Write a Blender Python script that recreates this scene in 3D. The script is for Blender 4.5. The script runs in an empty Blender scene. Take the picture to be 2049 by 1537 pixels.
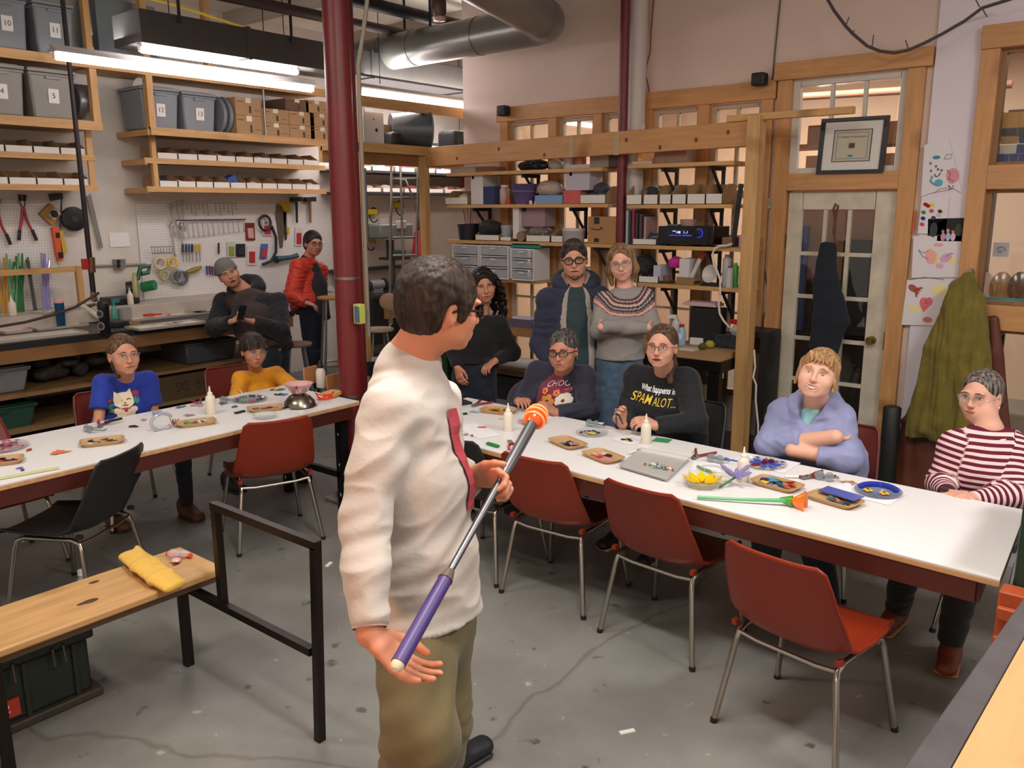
import bpy, math, random
import numpy as np
from mathutils import Vector, Matrix, Quaternion
from mathutils.bvhtree import BVHTree
random.seed(7); rng=np.random.RandomState(5)
S=bpy.context.scene
COL=S.collection
# ---------------------------------------------------------------- camera
YAW,PITCH,ROLL,FPX,CH=math.radians(39.10),math.radians(11.81),math.radians(-.207),1681.0,1.9
_cy,_sy,_cp,_sp=math.cos(YAW),math.sin(YAW),math.cos(PITCH),math.sin(PITCH)
FW=Vector((-_sy*_cp,_cy*_cp,-_sp)); RT=Vector((_cy,_sy,0)); UP=RT.cross(FW)
RT,UP=RT*math.cos(ROLL)+UP*math.sin(ROLL),UP*math.cos(ROLL)-RT*math.sin(ROLL)
CC=Vector((0,0,CH))
cam=bpy.data.cameras.new('camera'); co=bpy.data.objects.new('camera',cam); COL.objects.link(co)
cam.sensor_width=36; cam.lens=FPX/2049*36; cam.clip_start=.05
m=Matrix((RT,UP,-FW)).transposed().to_4x4(); m.translation=CC; co.matrix_world=m
S.camera=co
# ---------------------------------------------------------------- light
S.view_settings.view_transform='Standard'; S.view_settings.look='None'
S.view_settings.gamma=1; S.view_settings.use_curve_mapping=False; S.view_settings.exposure=0.1
W=bpy.data.worlds.new('world'); S.world=W; W.use_nodes=True
W.node_tree.nodes['Background'].inputs[0].default_value=(1,.93,.86,1)
W.node_tree.nodes['Background'].inputs[1].default_value=.5
def area(name,loc,target,sx,sy,power,col):
    l=bpy.data.lights.new(name,'AREA'); l.shape='RECTANGLE'; l.size=sx; l.size_y=sy; l.energy=power; l.color=col
    o=bpy.data.objects.new(name,l); COL.objects.link(o); o.location=loc
    o.rotation_euler=(Vector(target)-Vector(loc)).to_track_quat('-Z','Y').to_euler(); return o
area('ceiling_lamp_table',(-1.2,1.6,3.6),(-1.2,1.6,0),1.3,.35,74,(1,.95,.9))
area('ceiling_lamp_right',(1.2,3.0,3.6),(.7,3.2,0),1.3,.35,80,(1,.95,.92))
area('ceiling_lamp_bench',(-3.9,.4,3.6),(-4,.8,0),1.3,.35,44,(1,.93,.84))
area('furnace_glow',(-.9,-1.3,1.5),(-1.8,1.6,1.0),.6,.6,24,(1,.42,.2))
area('lamp_uplight_left',(-6.45,3.9,3.14),(-6.45,3.9,5),.2,2.0,16,(1,.98,.95))
area('lamp_uplight_frame',(-6.05,6.2,3.1),(-6.05,6.2,5),.2,1.6,12,(1,.98,.95))
area('ceiling_fill_uplight',(-2.2,2.2,3.3),(-2.2,2.2,5),1.3,.35,30,(1,.96,.92))  # added fill aimed upward to brighten the ceiling, no fixture hangs here
area('next_room_lamp',(-3.2,7.9,3.3),(-3.2,7.9,0),2.4,.4,150,(1,.82,.68))
area('next_room_lamp_right',(-.8,7.9,3.3),(-.8,7.9,0),1.6,.4,26,(1,.88,.8))
# ---------------------------------------------------------------- pixel -> world on a real plane
def ray(px,py): return FW+RT*((px-1024.5)/FPX)-UP*((py-768.5)/FPX)
def at(px,py,x=None,y=None,z=None,d=None):
    r=ray(px,py)
    s=d if d is not None else (x/r.x if x is not None else (y/r.y if y is not None else (z-CH)/r.z))
    return CC+r*s
# ---------------------------------------------------------------- materials
def lin(c):
    if isinstance(c,int): c=((c>>16)/255,(c>>8&255)/255,(c&255)/255)
    return tuple((v/12.92 if v<=.04045 else ((v+.055)/1.055)**2.4) for v in c)
_m={}
def M(c,rough=.6,metal=0.0,kind='plain',axis='x',amt=.12,scale=8.0,emit=0,alpha=None,spec=.5):
    key=(c if isinstance(c,int) else tuple(c),rough,metal,kind,axis,amt,scale,emit,alpha,spec)
    if key in _m: return _m[key]
    m=bpy.data.materials.new('m_%s_%d'%(kind,len(_m))); m.use_nodes=True; nt=m.node_tree; N=nt.nodes; L=nt.links
    b=N['Principled BSDF']; rgb=lin(c); b.inputs['Base Color'].default_value=(*rgb,1)
    b.inputs['Roughness'].default_value=rough; b.inputs['Metallic'].default_value=metal
    b.inputs['Specular IOR Level'].default_value=spec
    def noise(sc,det=3,vec=None,rgh=.5):
        n=N.new('ShaderNodeTexNoise'); n.inputs['Scale'].default_value=sc; n.inputs['Detail'].default_value=det; n.inputs['Roughness'].default_value=rgh
        if vec: L.new(vec,n.inputs['Vector'])
        return n
    def coords(s=(1,1,1)):
        t=N.new('ShaderNodeTexCoord'); mp=N.new('ShaderNodeMapping'); mp.inputs['Scale'].default_value=s
        L.new(t.outputs['Object'],mp.inputs[0]); return mp.outputs[0]
    def vary(fac,lo,hi):
        r=N.new('ShaderNodeValToRGB'); r.color_ramp.elements[0].position=.3; r.color_ramp.elements[1].position=.7
        r.color_ramp.elements[0].color=(*[v*lo for v in rgb],1); r.color_ramp.elements[1].color=(*[min(1,v*hi) for v in rgb],1)
        L.new(fac,r.inputs[0]); L.new(r.outputs[0],b.inputs['Base Color']); return r
    def bump(fac,st,dist=.01):
        bp=N.new('ShaderNodeBump'); bp.inputs['Strength'].default_value=st; bp.inputs['Distance'].default_value=dist
        L.new(fac,bp.inputs['Height']); L.new(bp.outputs[0],b.inputs['Normal'])
    if kind=='wood':
        s={'x':(1,9,9),'y':(9,1,9),'z':(9,9,1)}[axis]
        v=coords(s); n=noise(scale/3,4,v,.6); r=vary(n.outputs['Fac'],1-amt*1.6,1+amt)
        n2=noise(scale*.35,1,coords((1,1,1))); mx=N.new('ShaderNodeMixRGB'); mx.blend_type='MULTIPLY'
        rr=N.new('ShaderNodeValToRGB'); rr.color_ramp.elements[0].position=.25; rr.color_ramp.elements[0].color=(.45,.33,.22,1); rr.color_ramp.elements[1].position=.36; rr.color_ramp.elements[1].color=(1,1,1,1)
        L.new(n2.outputs['Fac'],rr.inputs[0]); mx.inputs[0].default_value=.7; L.new(r.outputs[0],mx.inputs[1]); L.new(rr.outputs[0],mx.inputs[2]); L.new(mx.outputs[0],b.inputs['Base Color'])
        bump(n.outputs['Fac'],.15,.003)
    elif kind=='cloth':
        v=coords(); n=noise(scale,3,v); vary(n.outputs['Fac'],1-amt,1+amt)
        n2=noise(scale*2.2,4,v,.6); bump(n2.outputs['Fac'],.3,.007)
        b.inputs['Sheen Weight'].default_value=.12
    elif kind=='noise':
        v=coords(); n=noise(scale,5,v,.6); vary(n.outputs['Fac'],1-amt,1+amt); bump(n.outputs['Fac'],.15,.004)
    elif kind=='glass':
        N.remove(b); tr=N.new('ShaderNodeBsdfTransparent'); tr.inputs[0].default_value=(*rgb,1); gl=N.new('ShaderNodeBsdfGlossy'); gl.inputs['Roughness'].default_value=rough
        f=N.new('ShaderNodeFresnel'); f.inputs[0].default_value=1.5; mx=N.new('ShaderNodeMixShader')
        L.new(f.outputs[0],mx.inputs[0]); L.new(tr.outputs[0],mx.inputs[1]); L.new(gl.outputs[0],mx.inputs[2]); L.new(mx.outputs[0],N['Material Output'].inputs[0])
    elif kind=='frost':
        N.remove(b); tr=N.new('ShaderNodeBsdfTransparent'); tr.inputs[0].default_value=(.9,.9,.9,1); p=N.new('ShaderNodeBsdfPrincipled'); p.inputs['Base Color'].default_value=(*rgb,1); p.inputs['Roughness'].default_value=rough
        mx=N.new('ShaderNodeMixShader'); mx.inputs[0].default_value=amt; L.new(tr.outputs[0],mx.inputs[1]); L.new(p.outputs[0],mx.inputs[2]); L.new(mx.outputs[0],N['Material Output'].inputs[0])
    elif kind=='floor':
        v=coords(); n1=noise(.9,6,v,.65); r1=N.new('ShaderNodeValToRGB'); e=r1.color_ramp.elements
        e[0].position=.35; e[0].color=(*[x*.72 for x in rgb],1); e[1].position=.66; e[1].color=(*[x*1.2 for x in rgb],1)
        L.new(n1.outputs['Fac'],r1.inputs[0])
        n2=noise(9,3,v,.5); r2=N.new('ShaderNodeValToRGB'); e=r2.color_ramp.elements; e[0].position=.27; e[0].color=(.42,.38,.34,1); e[1].position=.33; e[1].color=(1,1,1,1); L.new(n2.outputs['Fac'],r2.inputs[0])
        n3=noise(14,2,v,.5); r3=N.new('ShaderNodeValToRGB'); e=r3.color_ramp.elements; e[0].position=.73; e[0].color=(1,1,1,1); e[1].position=.77; e[1].color=(1.7,1.65,1.55,1); L.new(n3.outputs['Fac'],r3.inputs[0])
        nw=noise(1.3,4,v); wm=N.new('ShaderNodeMixRGB'); wm.inputs[0].default_value=.35; L.new(v,wm.inputs[1]); L.new(nw.outputs['Color'],wm.inputs[2])
        vo=N.new('ShaderNodeTexVoronoi'); vo.feature='DISTANCE_TO_EDGE'; vo.inputs['Scale'].default_value=.33; L.new(wm.outputs[0],vo.inputs['Vector'])
        r4=N.new('ShaderNodeValToRGB'); e=r4.color_ramp.elements; e[0].position=0; e[0].color=(.72,.68,.62,1); e[1].position=.0018; e[1].color=(1,1,1,1); L.new(vo.outputs['Distance'],r4.inputs[0])
        a=r1.outputs[0]
        for rr in (r2,r3,r4):
            mx=N.new('ShaderNodeMixRGB'); mx.blend_type='MULTIPLY'; mx.inputs[0].default_value=1; L.new(a,mx.inputs[1]); L.new(rr.outputs[0],mx.inputs[2]); a=mx.outputs[0]
        L.new(a,b.inputs['Base Color']); bump(n2.outputs['Fac'],.08,.004)
        rm=N.new('ShaderNodeMapRange'); rm.inputs[3].default_value=.3; rm.inputs[4].default_value=.62; L.new(n1.outputs['Fac'],rm.inputs[0]); L.new(rm.outputs[0],b.inputs['Roughness'])
    elif kind=='peg':
        v=coords(); vo=N.new('ShaderNodeTexVoronoi'); vo.inputs['Scale'].default_value=39.4; vo.inputs['Randomness'].default_value=0; L.new(v,vo.inputs['Vector'])
        sp=N.new('ShaderNodeSeparateXYZ'); mp=N.new('ShaderNodeVectorMath'); mp.operation='MULTIPLY'; mp.inputs[1].default_value=(0,1,1); L.new(v,mp.inputs[0]); L.new(mp.outputs[0],vo.inputs['Vector'])
        r=N.new('ShaderNodeValToRGB'); e=r.color_ramp.elements; e[0].position=.12; e[0].color=(.33,.31,.29,1); e[1].position=.19; e[1].color=(*rgb,1); L.new(vo.outputs['Distance'],r.inputs[0]); L.new(r.outputs[0],b.inputs['Base Color'])
    elif kind=='block':
        v=coords(); n=noise(3,4,v); vary(n.outputs['Fac'],.93,1.05)
        sx=N.new('ShaderNodeSeparateXYZ'); L.new(v,sx.inputs[0]); cx=N.new('ShaderNodeCombineXYZ'); L.new(sx.outputs['Y'],cx.inputs[0]); L.new(sx.outputs['Z'],cx.inputs[1])
        br=N.new('ShaderNodeTexBrick'); br.inputs['Scale'].default_value=1; br.inputs['Brick Width'].default_value=.4; br.inputs['Row Height'].default_value=.2; br.inputs['Mortar Size'].default_value=.006; L.new(cx.outputs[0],br.inputs['Vector'])
        iv=N.new('ShaderNodeMath'); iv.operation='SUBTRACT'; iv.inputs[0].default_value=1; L.new(br.outputs['Fac'],iv.inputs[1]); bump(iv.outputs[0],.35,.006)
    if emit:
        b.inputs['Emission Color'].default_value=(*rgb,1); b.inputs['Emission Strength'].default_value=emit
    _m[key]=m; return m
PINE=lambda a='x',c=0xC79A62: M(c,.55,0,'wood',a)
PX,PY,PZ=PINE('x'),PINE('y'),PINE('z')
TRX,TRZ=M(0xC28D58,.5,0,'wood','x'),M(0xC28D58,.5,0,'wood','z')
CHROME=M(0xB8B0A4,.22,1.0); STEEL=M(0x8A8A88,.4,1.0); BLACK=M(0x17171A,.5); WHITE=M(0xE8E6E2,.5); DKSTEEL=M(0x2A2624,.4,.7)
CARD=M(0xB08C63,.8,0,'noise',amt=.06); WCARD=M(0xDAD6CE,.7); GLASS=M(0xF2F4F2,.03,0,'glass')
# ---------------------------------------------------------------- mesh builder
def basis(w,x=None):
    w=Vector(w).normalized(); x=Vector(x) if x is not None else (Vector((0,0,1)) if abs(w.z)<.9 else Vector((1,0,0)))
    u=(x-w*x.dot(w)).normalized(); return u,w.cross(u),w
class B:
    def __init__(s): s.v=[]; s.f=[]; s.m=[]; s.cm=0
    def add(s,vs,fs):
        o=len(s.v); s.v+=[Vector(p) for p in vs]; s.f+=[tuple(i+o for i in f) for f in fs]; s.m+=[s.cm]*len(fs); return s
    def box(s,c,size,R=None):
        hx,hy,hz=size[0]/2,size[1]/2,size[2]/2; c=Vector(c); vs=[]
        for z in (-hz,hz):
            for x,y in ((-hx,-hy),(hx,-hy),(hx,hy),(-hx,hy)):
                p=Vector((x,y,z)); vs.append(c+(R@p if R else p))
        return s.add(vs,[(3,2,1,0),(4,5,6,7),(0,1,5,4),(1,2,6,5),(2,3,7,6),(3,0,4,7)])
    def bb(s,x0,x1,y0,y1,z0,z1): e=.003*(len(s.f)//6%3); return s.box(((x0+x1)/2,(y0+y1)/2,(z0+z1)/2),(abs(x1-x0)-min(e,abs(x1-x0)*.2),abs(y1-y0)-min(e,abs(y1-y0)*.2),abs(z1-z0)-min(e,abs(z1-z0)*.2)))
    def xb(s,x0,x1,y0,y1,z0,z1): return s.box(((x0+x1)/2,(y0+y1)/2,(z0+z1)/2),(x1-x0,y1-y0,z1-z0))
    def bar(s,a,b_,w,h,up=None):
        a,b_=Vector(a),Vector(b_); u,v,n=basis(b_-a,up); R=Matrix((u,v,n)).transposed(); return s.box((a+b_)/2,(h,w,(b_-a).length),R)
    def tube(s,pts,r,n=8,cap=True):
        pts=[Vector(p) for p in pts]; rs=r if isinstance(r,(list,tuple)) else [r]*len(pts); vs=[];u=None
        for i,p in enumerate(pts):
            t=(pts[min(i+1,len(pts)-1)]-pts[max(i-1,0)]).normalized()
            u=basis(t,u)[0] if u is not None else basis(t)[0]; v=t.cross(u)
            vs+=[p+(u*math.cos(2*math.pi*k/n)+v*math.sin(2*math.pi*k/n))*rs[i] for k in range(n)]
        fs=[(i*n+k,i*n+(k+1)%n,(i+1)*n+(k+1)%n,(i+1)*n+k) for i in range(len(pts)-1) for k in range(n)]
        if cap: fs+=[tuple(reversed(range(n))),tuple((len(pts)-1)*n+k for k in range(n))]
        return s.add(vs,fs)
    def lathe(s,prof,c=(0,0,0),n=16,ax=(0,0,1),sx=1,sy=1):
        u,v,w=basis(ax); c=Vector(c); vs=[c+u*(r*sx*math.cos(2*math.pi*k/n))+v*(r*sy*math.sin(2*math.pi*k/n))+w*z for r,z in prof for k in range(n)]
        L_=len(prof); fs=[(i*n+k,i*n+(k+1)%n,(i+1)*n+(k+1)%n,(i+1)*n+k) for i in range(L_-1) for k in range(n)]
        if prof[0][0]>1e-5: fs.append(tuple(reversed(range(n))))
        if prof[-1][0]>1e-5: fs.append(tuple((L_-1)*n+k for k in range(n)))
        return s.add(vs,fs)
    def ball(s,c,r,n=10,sc=(1,1,1)):
        c=Vector(c); vs=[c+Vector((0,0,-r*sc[2]))]; fs=[]; m_=n//2
        for i in range(1,m_):
            t=-math.pi/2+math.pi*i/m_
            vs+=[c+Vector((r*sc[0]*math.cos(t)*math.cos(2*math.pi*k/n),r*sc[1]*math.cos(t)*math.sin(2*math.pi*k/n),r*sc[2]*math.sin(t))) for k in range(n)]
        vs.append(c+Vector((0,0,r*sc[2]))); e=len(vs)-1
        for k in range(n): fs.append((0,1+(k+1)%n,1+k))
        for i in range(m_-2):
            for k in range(n): a=1+i*n; fs.append((a+k,a+(k+1)%n,a+n+(k+1)%n,a+n+k))
        for k in range(n): fs.append((1+(m_-2)*n+k,1+(m_-2)*n+(k+1)%n,e))
        return s.add(vs,fs)
    def prism(s,poly,h,M4=None):
        n=len(poly); vs=[Vector((x,y,0)) for x,y in poly]+[Vector((x,y,h)) for x,y in poly]
        if M4: vs=[M4@p for p in vs]
        return s.add(vs,[tuple(reversed(range(n))),tuple(range(n,2*n))]+[(i,(i+1)%n,(i+1)%n+n,i+n) for i in range(n)])
    def mesh(s,name,mats,off=None,smooth=False):
        me=bpy.data.meshes.new(name); off=off or Vector((0,0,0))
        me.from_pydata([tuple(p-off) for p in s.v],[],s.f)
        for mt in (mats if isinstance(mats,(list,tuple)) else [mats]): me.materials.append(mt)
        if isinstance(mats,(list,tuple)): me.polygons.foreach_set('material_index',s.m)
        if smooth: me.polygons.foreach_set('use_smooth',[True]*len(me.polygons)); me.set_sharp_from_angle(angle=math.radians(40))
        me.update(); return me
def part(b,name,mat,parent=None,bev=0,smooth=True,label=None,origin=None):
    """one mesh object; parent: thing/part whose root sits at a known world place (b is in world coordinates if parent['_w'])"""
    off=Vector((0,0,0)); loc=Vector((0,0,0))
    if parent is None:
        xs=[p.x for p in b.v]; ys=[p.y for p in b.v]; zs=[p.z for p in b.v]
        off=Vector(origin) if origin else Vector(((min(xs)+max(xs))/2,(min(ys)+max(ys))/2,min(zs))); loc=off
    elif parent.get('_w') is not None: off=Vector(parent['_w'])
    o=bpy.data.objects.new(name,b.mesh(name,mat,off,smooth)); COL.objects.link(o); o.location=loc
    if parent is not None:
        o.parent=parent
        if parent.get('_w') is not None: o['_w']=parent['_w']
    else: o['_w']=list(loc)
    if bev:
        md=o.modifiers.new('bevel','BEVEL'); md.width=bev; md.segments=2; md.limit_method='ANGLE'
    if label: o['label']=label
    return o
def tag(o,label=None,cat=None,group=None,kind=None):
    if label: o['label']=label
    if cat: o['category']=cat
    if group: o['group']=group
    if kind: o['kind']=kind
    return o
def thing(name,label,cat,loc=(0,0,0),rz=0,group=None,world=False):
    o=bpy.data.objects.new(name,None); COL.objects.link(o); o.location=loc; o.rotation_euler=(0,0,rz); o.empty_display_size=.1
    if world: o['_w']=list(loc)
    return tag(o,label,cat,group)
def one(b,name,mat,label,cat,group=None,bev=0,smooth=True): return tag(part(b,name,mat,None,bev,smooth),label,cat,group)
def struct(b,name,mat,parent=None,bev=0,smooth=False):
    o=part(b,name,mat,parent,bev,smooth)
    if parent is None: o['kind']='structure'
    return o
def dup(o,parent=None,label=None,group=None,loc=None,rz=None):
    c=o.copy(); COL.objects.link(c)
    if parent is not None: c.parent=parent
    if label: c['label']=label
    if group: c['group']=group
    if loc is not None: c.location=loc
    if rz is not None: c.rotation_euler=(0,0,rz)
    for ch in o.children: dup(ch,c)
    return c
def setmat(o,mat): 
    o.data=o.data.copy(); o.data.materials.clear(); o.data.materials.append(mat)
def text_mesh(txt,size,ext=.001,bold=0,font_scale=1,align='CENTER'):
    c=bpy.data.curves.new('t','FONT'); c.body=txt; c.size=size; c.align_x=align; c.align_y='CENTER'; c.offset=bold; c.resolution_u=3
    o=bpy.data.objects.new('t',c); COL.objects.link(o); dg=bpy.context.evaluated_depsgraph_get(); me=bpy.data.meshes.new_from_object(o.evaluated_get(dg)); bpy.data.objects.remove(o); bpy.data.curves.remove(c)
    vs=[v.co.copy() for v in me.vertices]; fs=[tuple(p.vertices) for p in me.polygons]; bpy.data.meshes.remove(me); return vs,fs
def text_part(txt,size,mat,parent,origin,xdir,ydir,name='lettering',bold=0,shear=0):
    vs,fs=text_mesh(txt,size,bold=bold); b=B(); X=Vector(xdir).normalized(); Y=Vector(ydir).normalized()
    b.add([Vector(origin)+X*(v.x+shear*v.y)+Y*v.y for v in vs],fs); return part(b,name,mat,parent,smooth=False)
ORD=['leftmost','second from the left','third from the left','fourth from the left','fifth from the left','sixth from the left','seventh from the left','eighth from the left','ninth from the left','tenth from the left','eleventh from the left','twelfth from the left','thirteenth from the left','fourteenth from the left','fifteenth from the left','sixteenth from the left']
# ================================================================ ROOM
WX,WY,CZ=-8.2,6.25,3.9
struct(B().bb(WX,3,-3,9.6,-.1,0),'floor',M(0x7A7974,.5,0,'floor'))
struct(B().bb(WX,3,-3,9.6,CZ,CZ+.1),'ceiling',M(0xDDD6CA,.8,0,'noise',amt=.08,scale=1.5))
struct(B().bb(WX-.1,WX,-3,9.6,0,CZ),'wall_left',M(0xD6CFC4,.7,0,'block'))
struct(B().bb(WX,3,9.6,9.7,0,CZ),'wall_far',M(0xD6BCA8,.8))
PINK=M(0xD3BDB0,.75,0,'noise',amt=.04,scale=2)
ox0,ox1=-5.14,-2.62       # window group
dl,dr=-2.44,-1.66         # door opening
b=B()
b.xb(-5.67,-1.5,WY,WY+.12,2.92,CZ).xb(-5.67,ox0,WY,WY+.12,0,2.92).xb(ox0,ox1,WY,WY+.12,2.8,2.92).xb(ox0,ox1,WY,WY+.12,0,.42).xb(ox1,dl-.11,WY,WY+.12,0,2.92).xb(dr+.11,-1.5,WY,WY+.12,0,2.92)
struct(b,'wall_back',PINK)
b=B(); rx0,rz0=-1.14,.42
b.xb(-1.5,rx0,WY-.03,WY+.12,0,CZ).xb(rx0,.9,WY-.03,WY+.12,2.93,CZ).xb(rx0,.9,WY-.03,WY+.12,0,rz0).xb(.9,3,WY-.03,WY+.12,0,CZ)
struct(b,'wall_right',M(0xDCD2DA,.7,0,'noise',amt=.03,scale=2))
struct(B().bb(-5.67,-5.55,WY+.12,9.6,0,CZ),'wall_partition',M(0xD6BCA8,.8))
# window group -------------------------------------------------
struct(B().bb(ox0-.09,ox1+.06,WY-.04,WY+.02,2.68,2.81),'trim_1',TRX,bev=.004)
edges=[ox0]+[at(p,300,y=WY).x for p in (1109,1198,1296,1409)]+[ox1]
for i,xx in enumerate(edges):
    struct(B().bb(xx-.045,xx+.045,WY-.035,WY+.1,.42,2.68),'trim_%d'%(i+2),TRZ,bev=.003)
zrows=[.46,.78,1.08,1.38,1.68,1.98,2.06,2.36,2.66]
SASH=M(0xB9A48C,.6,0,'noise',amt=.1)
for i in range(5):
    x0,x1=edges[i]+.045,edges[i+1]-.045; w=bpy.data.objects.new('window_%d'%(i+1),None); COL.objects.link(w); w.location=((x0+x1)/2,WY,.42); w['_w']=list(w.location); w['kind']='structure'
    f=B(); f.bb(x0,x0+.04,WY+.02,WY+.07,.44,2.68).bb(x1-.04,x1,WY+.02,WY+.07,.44,2.68)
    for z in (.42,1.99,2.64): f.bb(x0+.04,x1-.04,WY+.02,WY+.07,z,z+.04)
    part(f,'sash',SASH,w)
    xm=(x0+x1)/2
    part(B().bb(xm-.011,xm+.011,WY+.025,WY+.06,.46,2.66),'muntin',SASH,w)
    for z in zrows[1:-1]: part(B().bb(x0,x1,WY+.03,WY+.055,z-.01,z+.01),'muntin',SASH,w)
    for k in range(8):
        if k==5: continue
        for (a,c) in ((x0+.03,xm),(xm,x1-.03)):
            part(B().bb(a,c,WY+.04,WY+.044,zrows[k]+.008,zrows[k+1]-.008),'pane',GLASS,w)
# door frame, transom, door -------------------------------------
DB=WY-.04
struct(B().bb(dl-.13,dr+.15,DB-.02,WY+.02,2.80,2.92),'trim_8',TRX,bev=.004)
struct(B().bb(dl-.105,dl,DB,WY+.12,0,2.8),'trim_9',TRZ,bev=.004)
struct(B().bb(dr,dr+.11,DB,WY+.12,0,2.8),'trim_10',TRZ,bev=.004)
struct(B().bb(dl,dr,DB,WY+.12,2.02,2.14),'trim_11',TRX,bev=.004)
w=bpy.data.objects.new('window_6',None); COL.objects.link(w); w.location=((dl+dr)/2,WY,2.14); w['_w']=list(w.location); w['kind']='structure'
GW=M(0xC9C2B8,.6,0,'noise',amt=.08)
f=B().bb(dl,dl+.05,WY,WY+.05,2.14,2.8).bb(dr-.05,dr,WY,WY+.05,2.14,2.8).bb(dl+.05,dr-.05,WY,WY+.05,2.75,2.8).bb(dl+.05,dr-.05,WY,WY+.05,2.14,2.18); part(f,'sash',GW,w)
for t in (1/3,2/3):
    xm=dl+.05+(dr-dl-.1)*t; part(B().bb(xm-.012,xm+.012,WY+.005,WY+.04,2.18,2.75),'muntin',GW,w)
for k in range(3):
    a=dl+.05+(dr-dl-.1)*k/3; part(B().bb(a+.012,a+(dr-dl-.1)/3-.012,WY+.02,WY+.024,2.18,2.75),'pane',GLASS,w)
DW=M(0xC6BCA8,.55,0,'noise',amt=.18,scale=6)
d=bpy.data.objects.new('door_1',None); COL.objects.link(d); d.location=((dl+dr)/2,WY,0); d['_w']=list(d.location); d['kind']='structure'
y0,y1=WY+.01,WY+.05; g0,g1=dl+.115,dr-.15
f=B().bb(dl+.01,g0,y0,y1,.01,2.01).bb(g1,dr-.01,y0,y1,.01,2.01).bb(g0,g1,y0,y1,1.88,2.01).bb(g0,g1,y0,y1,.01,.3); part(f,'leaf_frame',DW,d,bev=.003)
gz=[.3+(1.88-.3)/5*k for k in range(6)]
for t in (1/3,2/3): xm=g0+(g1-g0)*t; part(B().bb(xm-.013,xm+.013,y0+.004,y1-.004,.3,1.88),'muntin',DW,d)
for z in gz[1:-1]: part(B().bb(g0,g1,y0+.006,y1-.006,z-.013,z+.013),'muntin',DW,d)
for k in range(5):
    for j in range(3):
        a=g0+(g1-g0)*j/3; part(B().bb(a+.01,a+(g1-g0)/3-.01,y0+.018,y0+.022,gz[k]+.01,gz[k+1]-.01),'pane',GLASS,d)
kn=at(1741,682,y=WY-.03); kz=kn.z; kx=kn.x
part(B().lathe([(0,0),(.022,.0),(.03,.012),(.03,.03),(.012,.04),(.01,.06),(.032,.062),(.032,.068)],(kx,WY-.06,kz),14,(0,1,0)),'knob',M(0xA98E5A,.3,1),d)
part(B().bb(dl-.003,dl+.008,y0-.004,y0+.012,1.6,1.7).bb(dl-.003,dl+.008,y0-.004,y0+.012,.3,.4),'hinge',M(0x6b5a40,.5,.8),d)
part(B().bb(dr-.018,dr-.011,y0-.004,y0+.002,.9,1.03),'latch_plate',M(0x6b5a40,.5,.8),d)
# right-hand window ---------------------------------------------
w=bpy.data.objects.new('window_7',None); COL.objects.link(w); w.location=(-.1,WY,rz0); w['_w']=list(w.location); w['kind']='structure'
TY=WY-.09
struct(B().bb(rx0-.09,.95,TY,WY,2.86,3.0),'trim_12',TRX,bev=.004)
struct(B().bb(rx0-.085,rx0+.02,TY+.01,WY,rz0,2.86),'trim_13',TRZ,bev=.004)
zA=at(2020,329,y=TY).z; zB=at(2020,378,y=TY).z; zC=at(2000,612,y=TY).z; zD=at(2000,662,y=TY).z
struct(B().bb(rx0+.02,.95,TY+.01,WY+.05,zB,zA),'trim_14',TRX,bev=.004)
struct(B().bb(rx0+.02,.95,TY+.01,WY+.05,zD,zC),'trim_15',TRX,bev=.004)
DKW=M(0x8A6238,.5,0,'wood','z')
for (a,c,nm) in ((zA,2.86,1),(zC,zB,2),(rz0,zD,3)):
    part(B().bb(rx0+.02,rx0+.05,WY-.02,WY+.06,a,c).bb(rx0+.05,.9,WY-.02,WY+.06,c-.025,c).bb(rx0+.05,.9,WY-.02,WY+.06,a,a+.02),'sash',DKW,w)
    part(B().bb(rx0+.05,.9,WY+.02,WY+.024,a+.02,c-.025),'pane',GLASS,w)
# things seen through the right window: stained panel, sign, plates on a shelf
for k,(z0,z1,c) in enumerate([(0,.09,0x2C2A86),(.09,.16,0x3C8ED8),(.16,.22,0xC48A3A),(.22,.40,0xE0A92C)]): pass
sp=thing('stained_glass_panel','blue and amber stained glass panel standing behind the upper right window','glass panel',(-.72,WY+.12,zA+.0),0,None,True)
bz=zA+.004; x0,x1=-1.1,-.4
part(B().bb(x0,x1,WY+.11,WY+.13,bz,bz+.02),'frame',BLACK,sp)
zz=bz+.02; rs=random.Random(3)
for row,(h,cols) in enumerate([(.05,(0x7FC4E8,0x9ad6ee,0x2C2A86)),(.06,(0x2C2A86,0x241f72,0xe8e4dc)),(.05,(0x2C2A86,0xC48A3A,0x241f72)),(.05,(0xC48A3A,0xe8c46a,0x3a2414)),(.10,(0xE0A92C,0xE6B53A,0xD89a20))]):
    xx=x0
    while xx<x1-.02:
        wd=min(rs.uniform(.04,.13),x1-xx); part(B().bb(xx+.002,xx+wd-.002,WY+.115,WY+.125,zz+.002,zz+h-.002),'glass_piece',M(rs.choice(cols),.1,0,spec=.8),sp); xx+=wd
    zz+=h
s=thing('helmet_logo_sign','white square sign with grey helmet emblem in right window','sign',at(2003,500,y=WY+.09),0,None,True)
p=at(2003,500,y=WY+.09); u=.045
part(B().bb(p.x-u,p.x+u,WY+.088,WY+.092,p.z-u,p.z+u*1.05),'card',M(0xE6DCEC,.6),s)
hb=B(); arc=[(math.cos(t)*.030,math.sin(t)*.028) for t in [math.radians(a) for a in range(-10,185,15)]]; arc2=[(x*.55+.0,y*.5) for x,y in reversed(arc)]
hb.prism([(x,y) for x,y in arc+arc2],.001,Matrix.Translation((p.x,WY+.087,p.z-.003))@Matrix.Rotation(math.pi/2,4,'X'))
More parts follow.
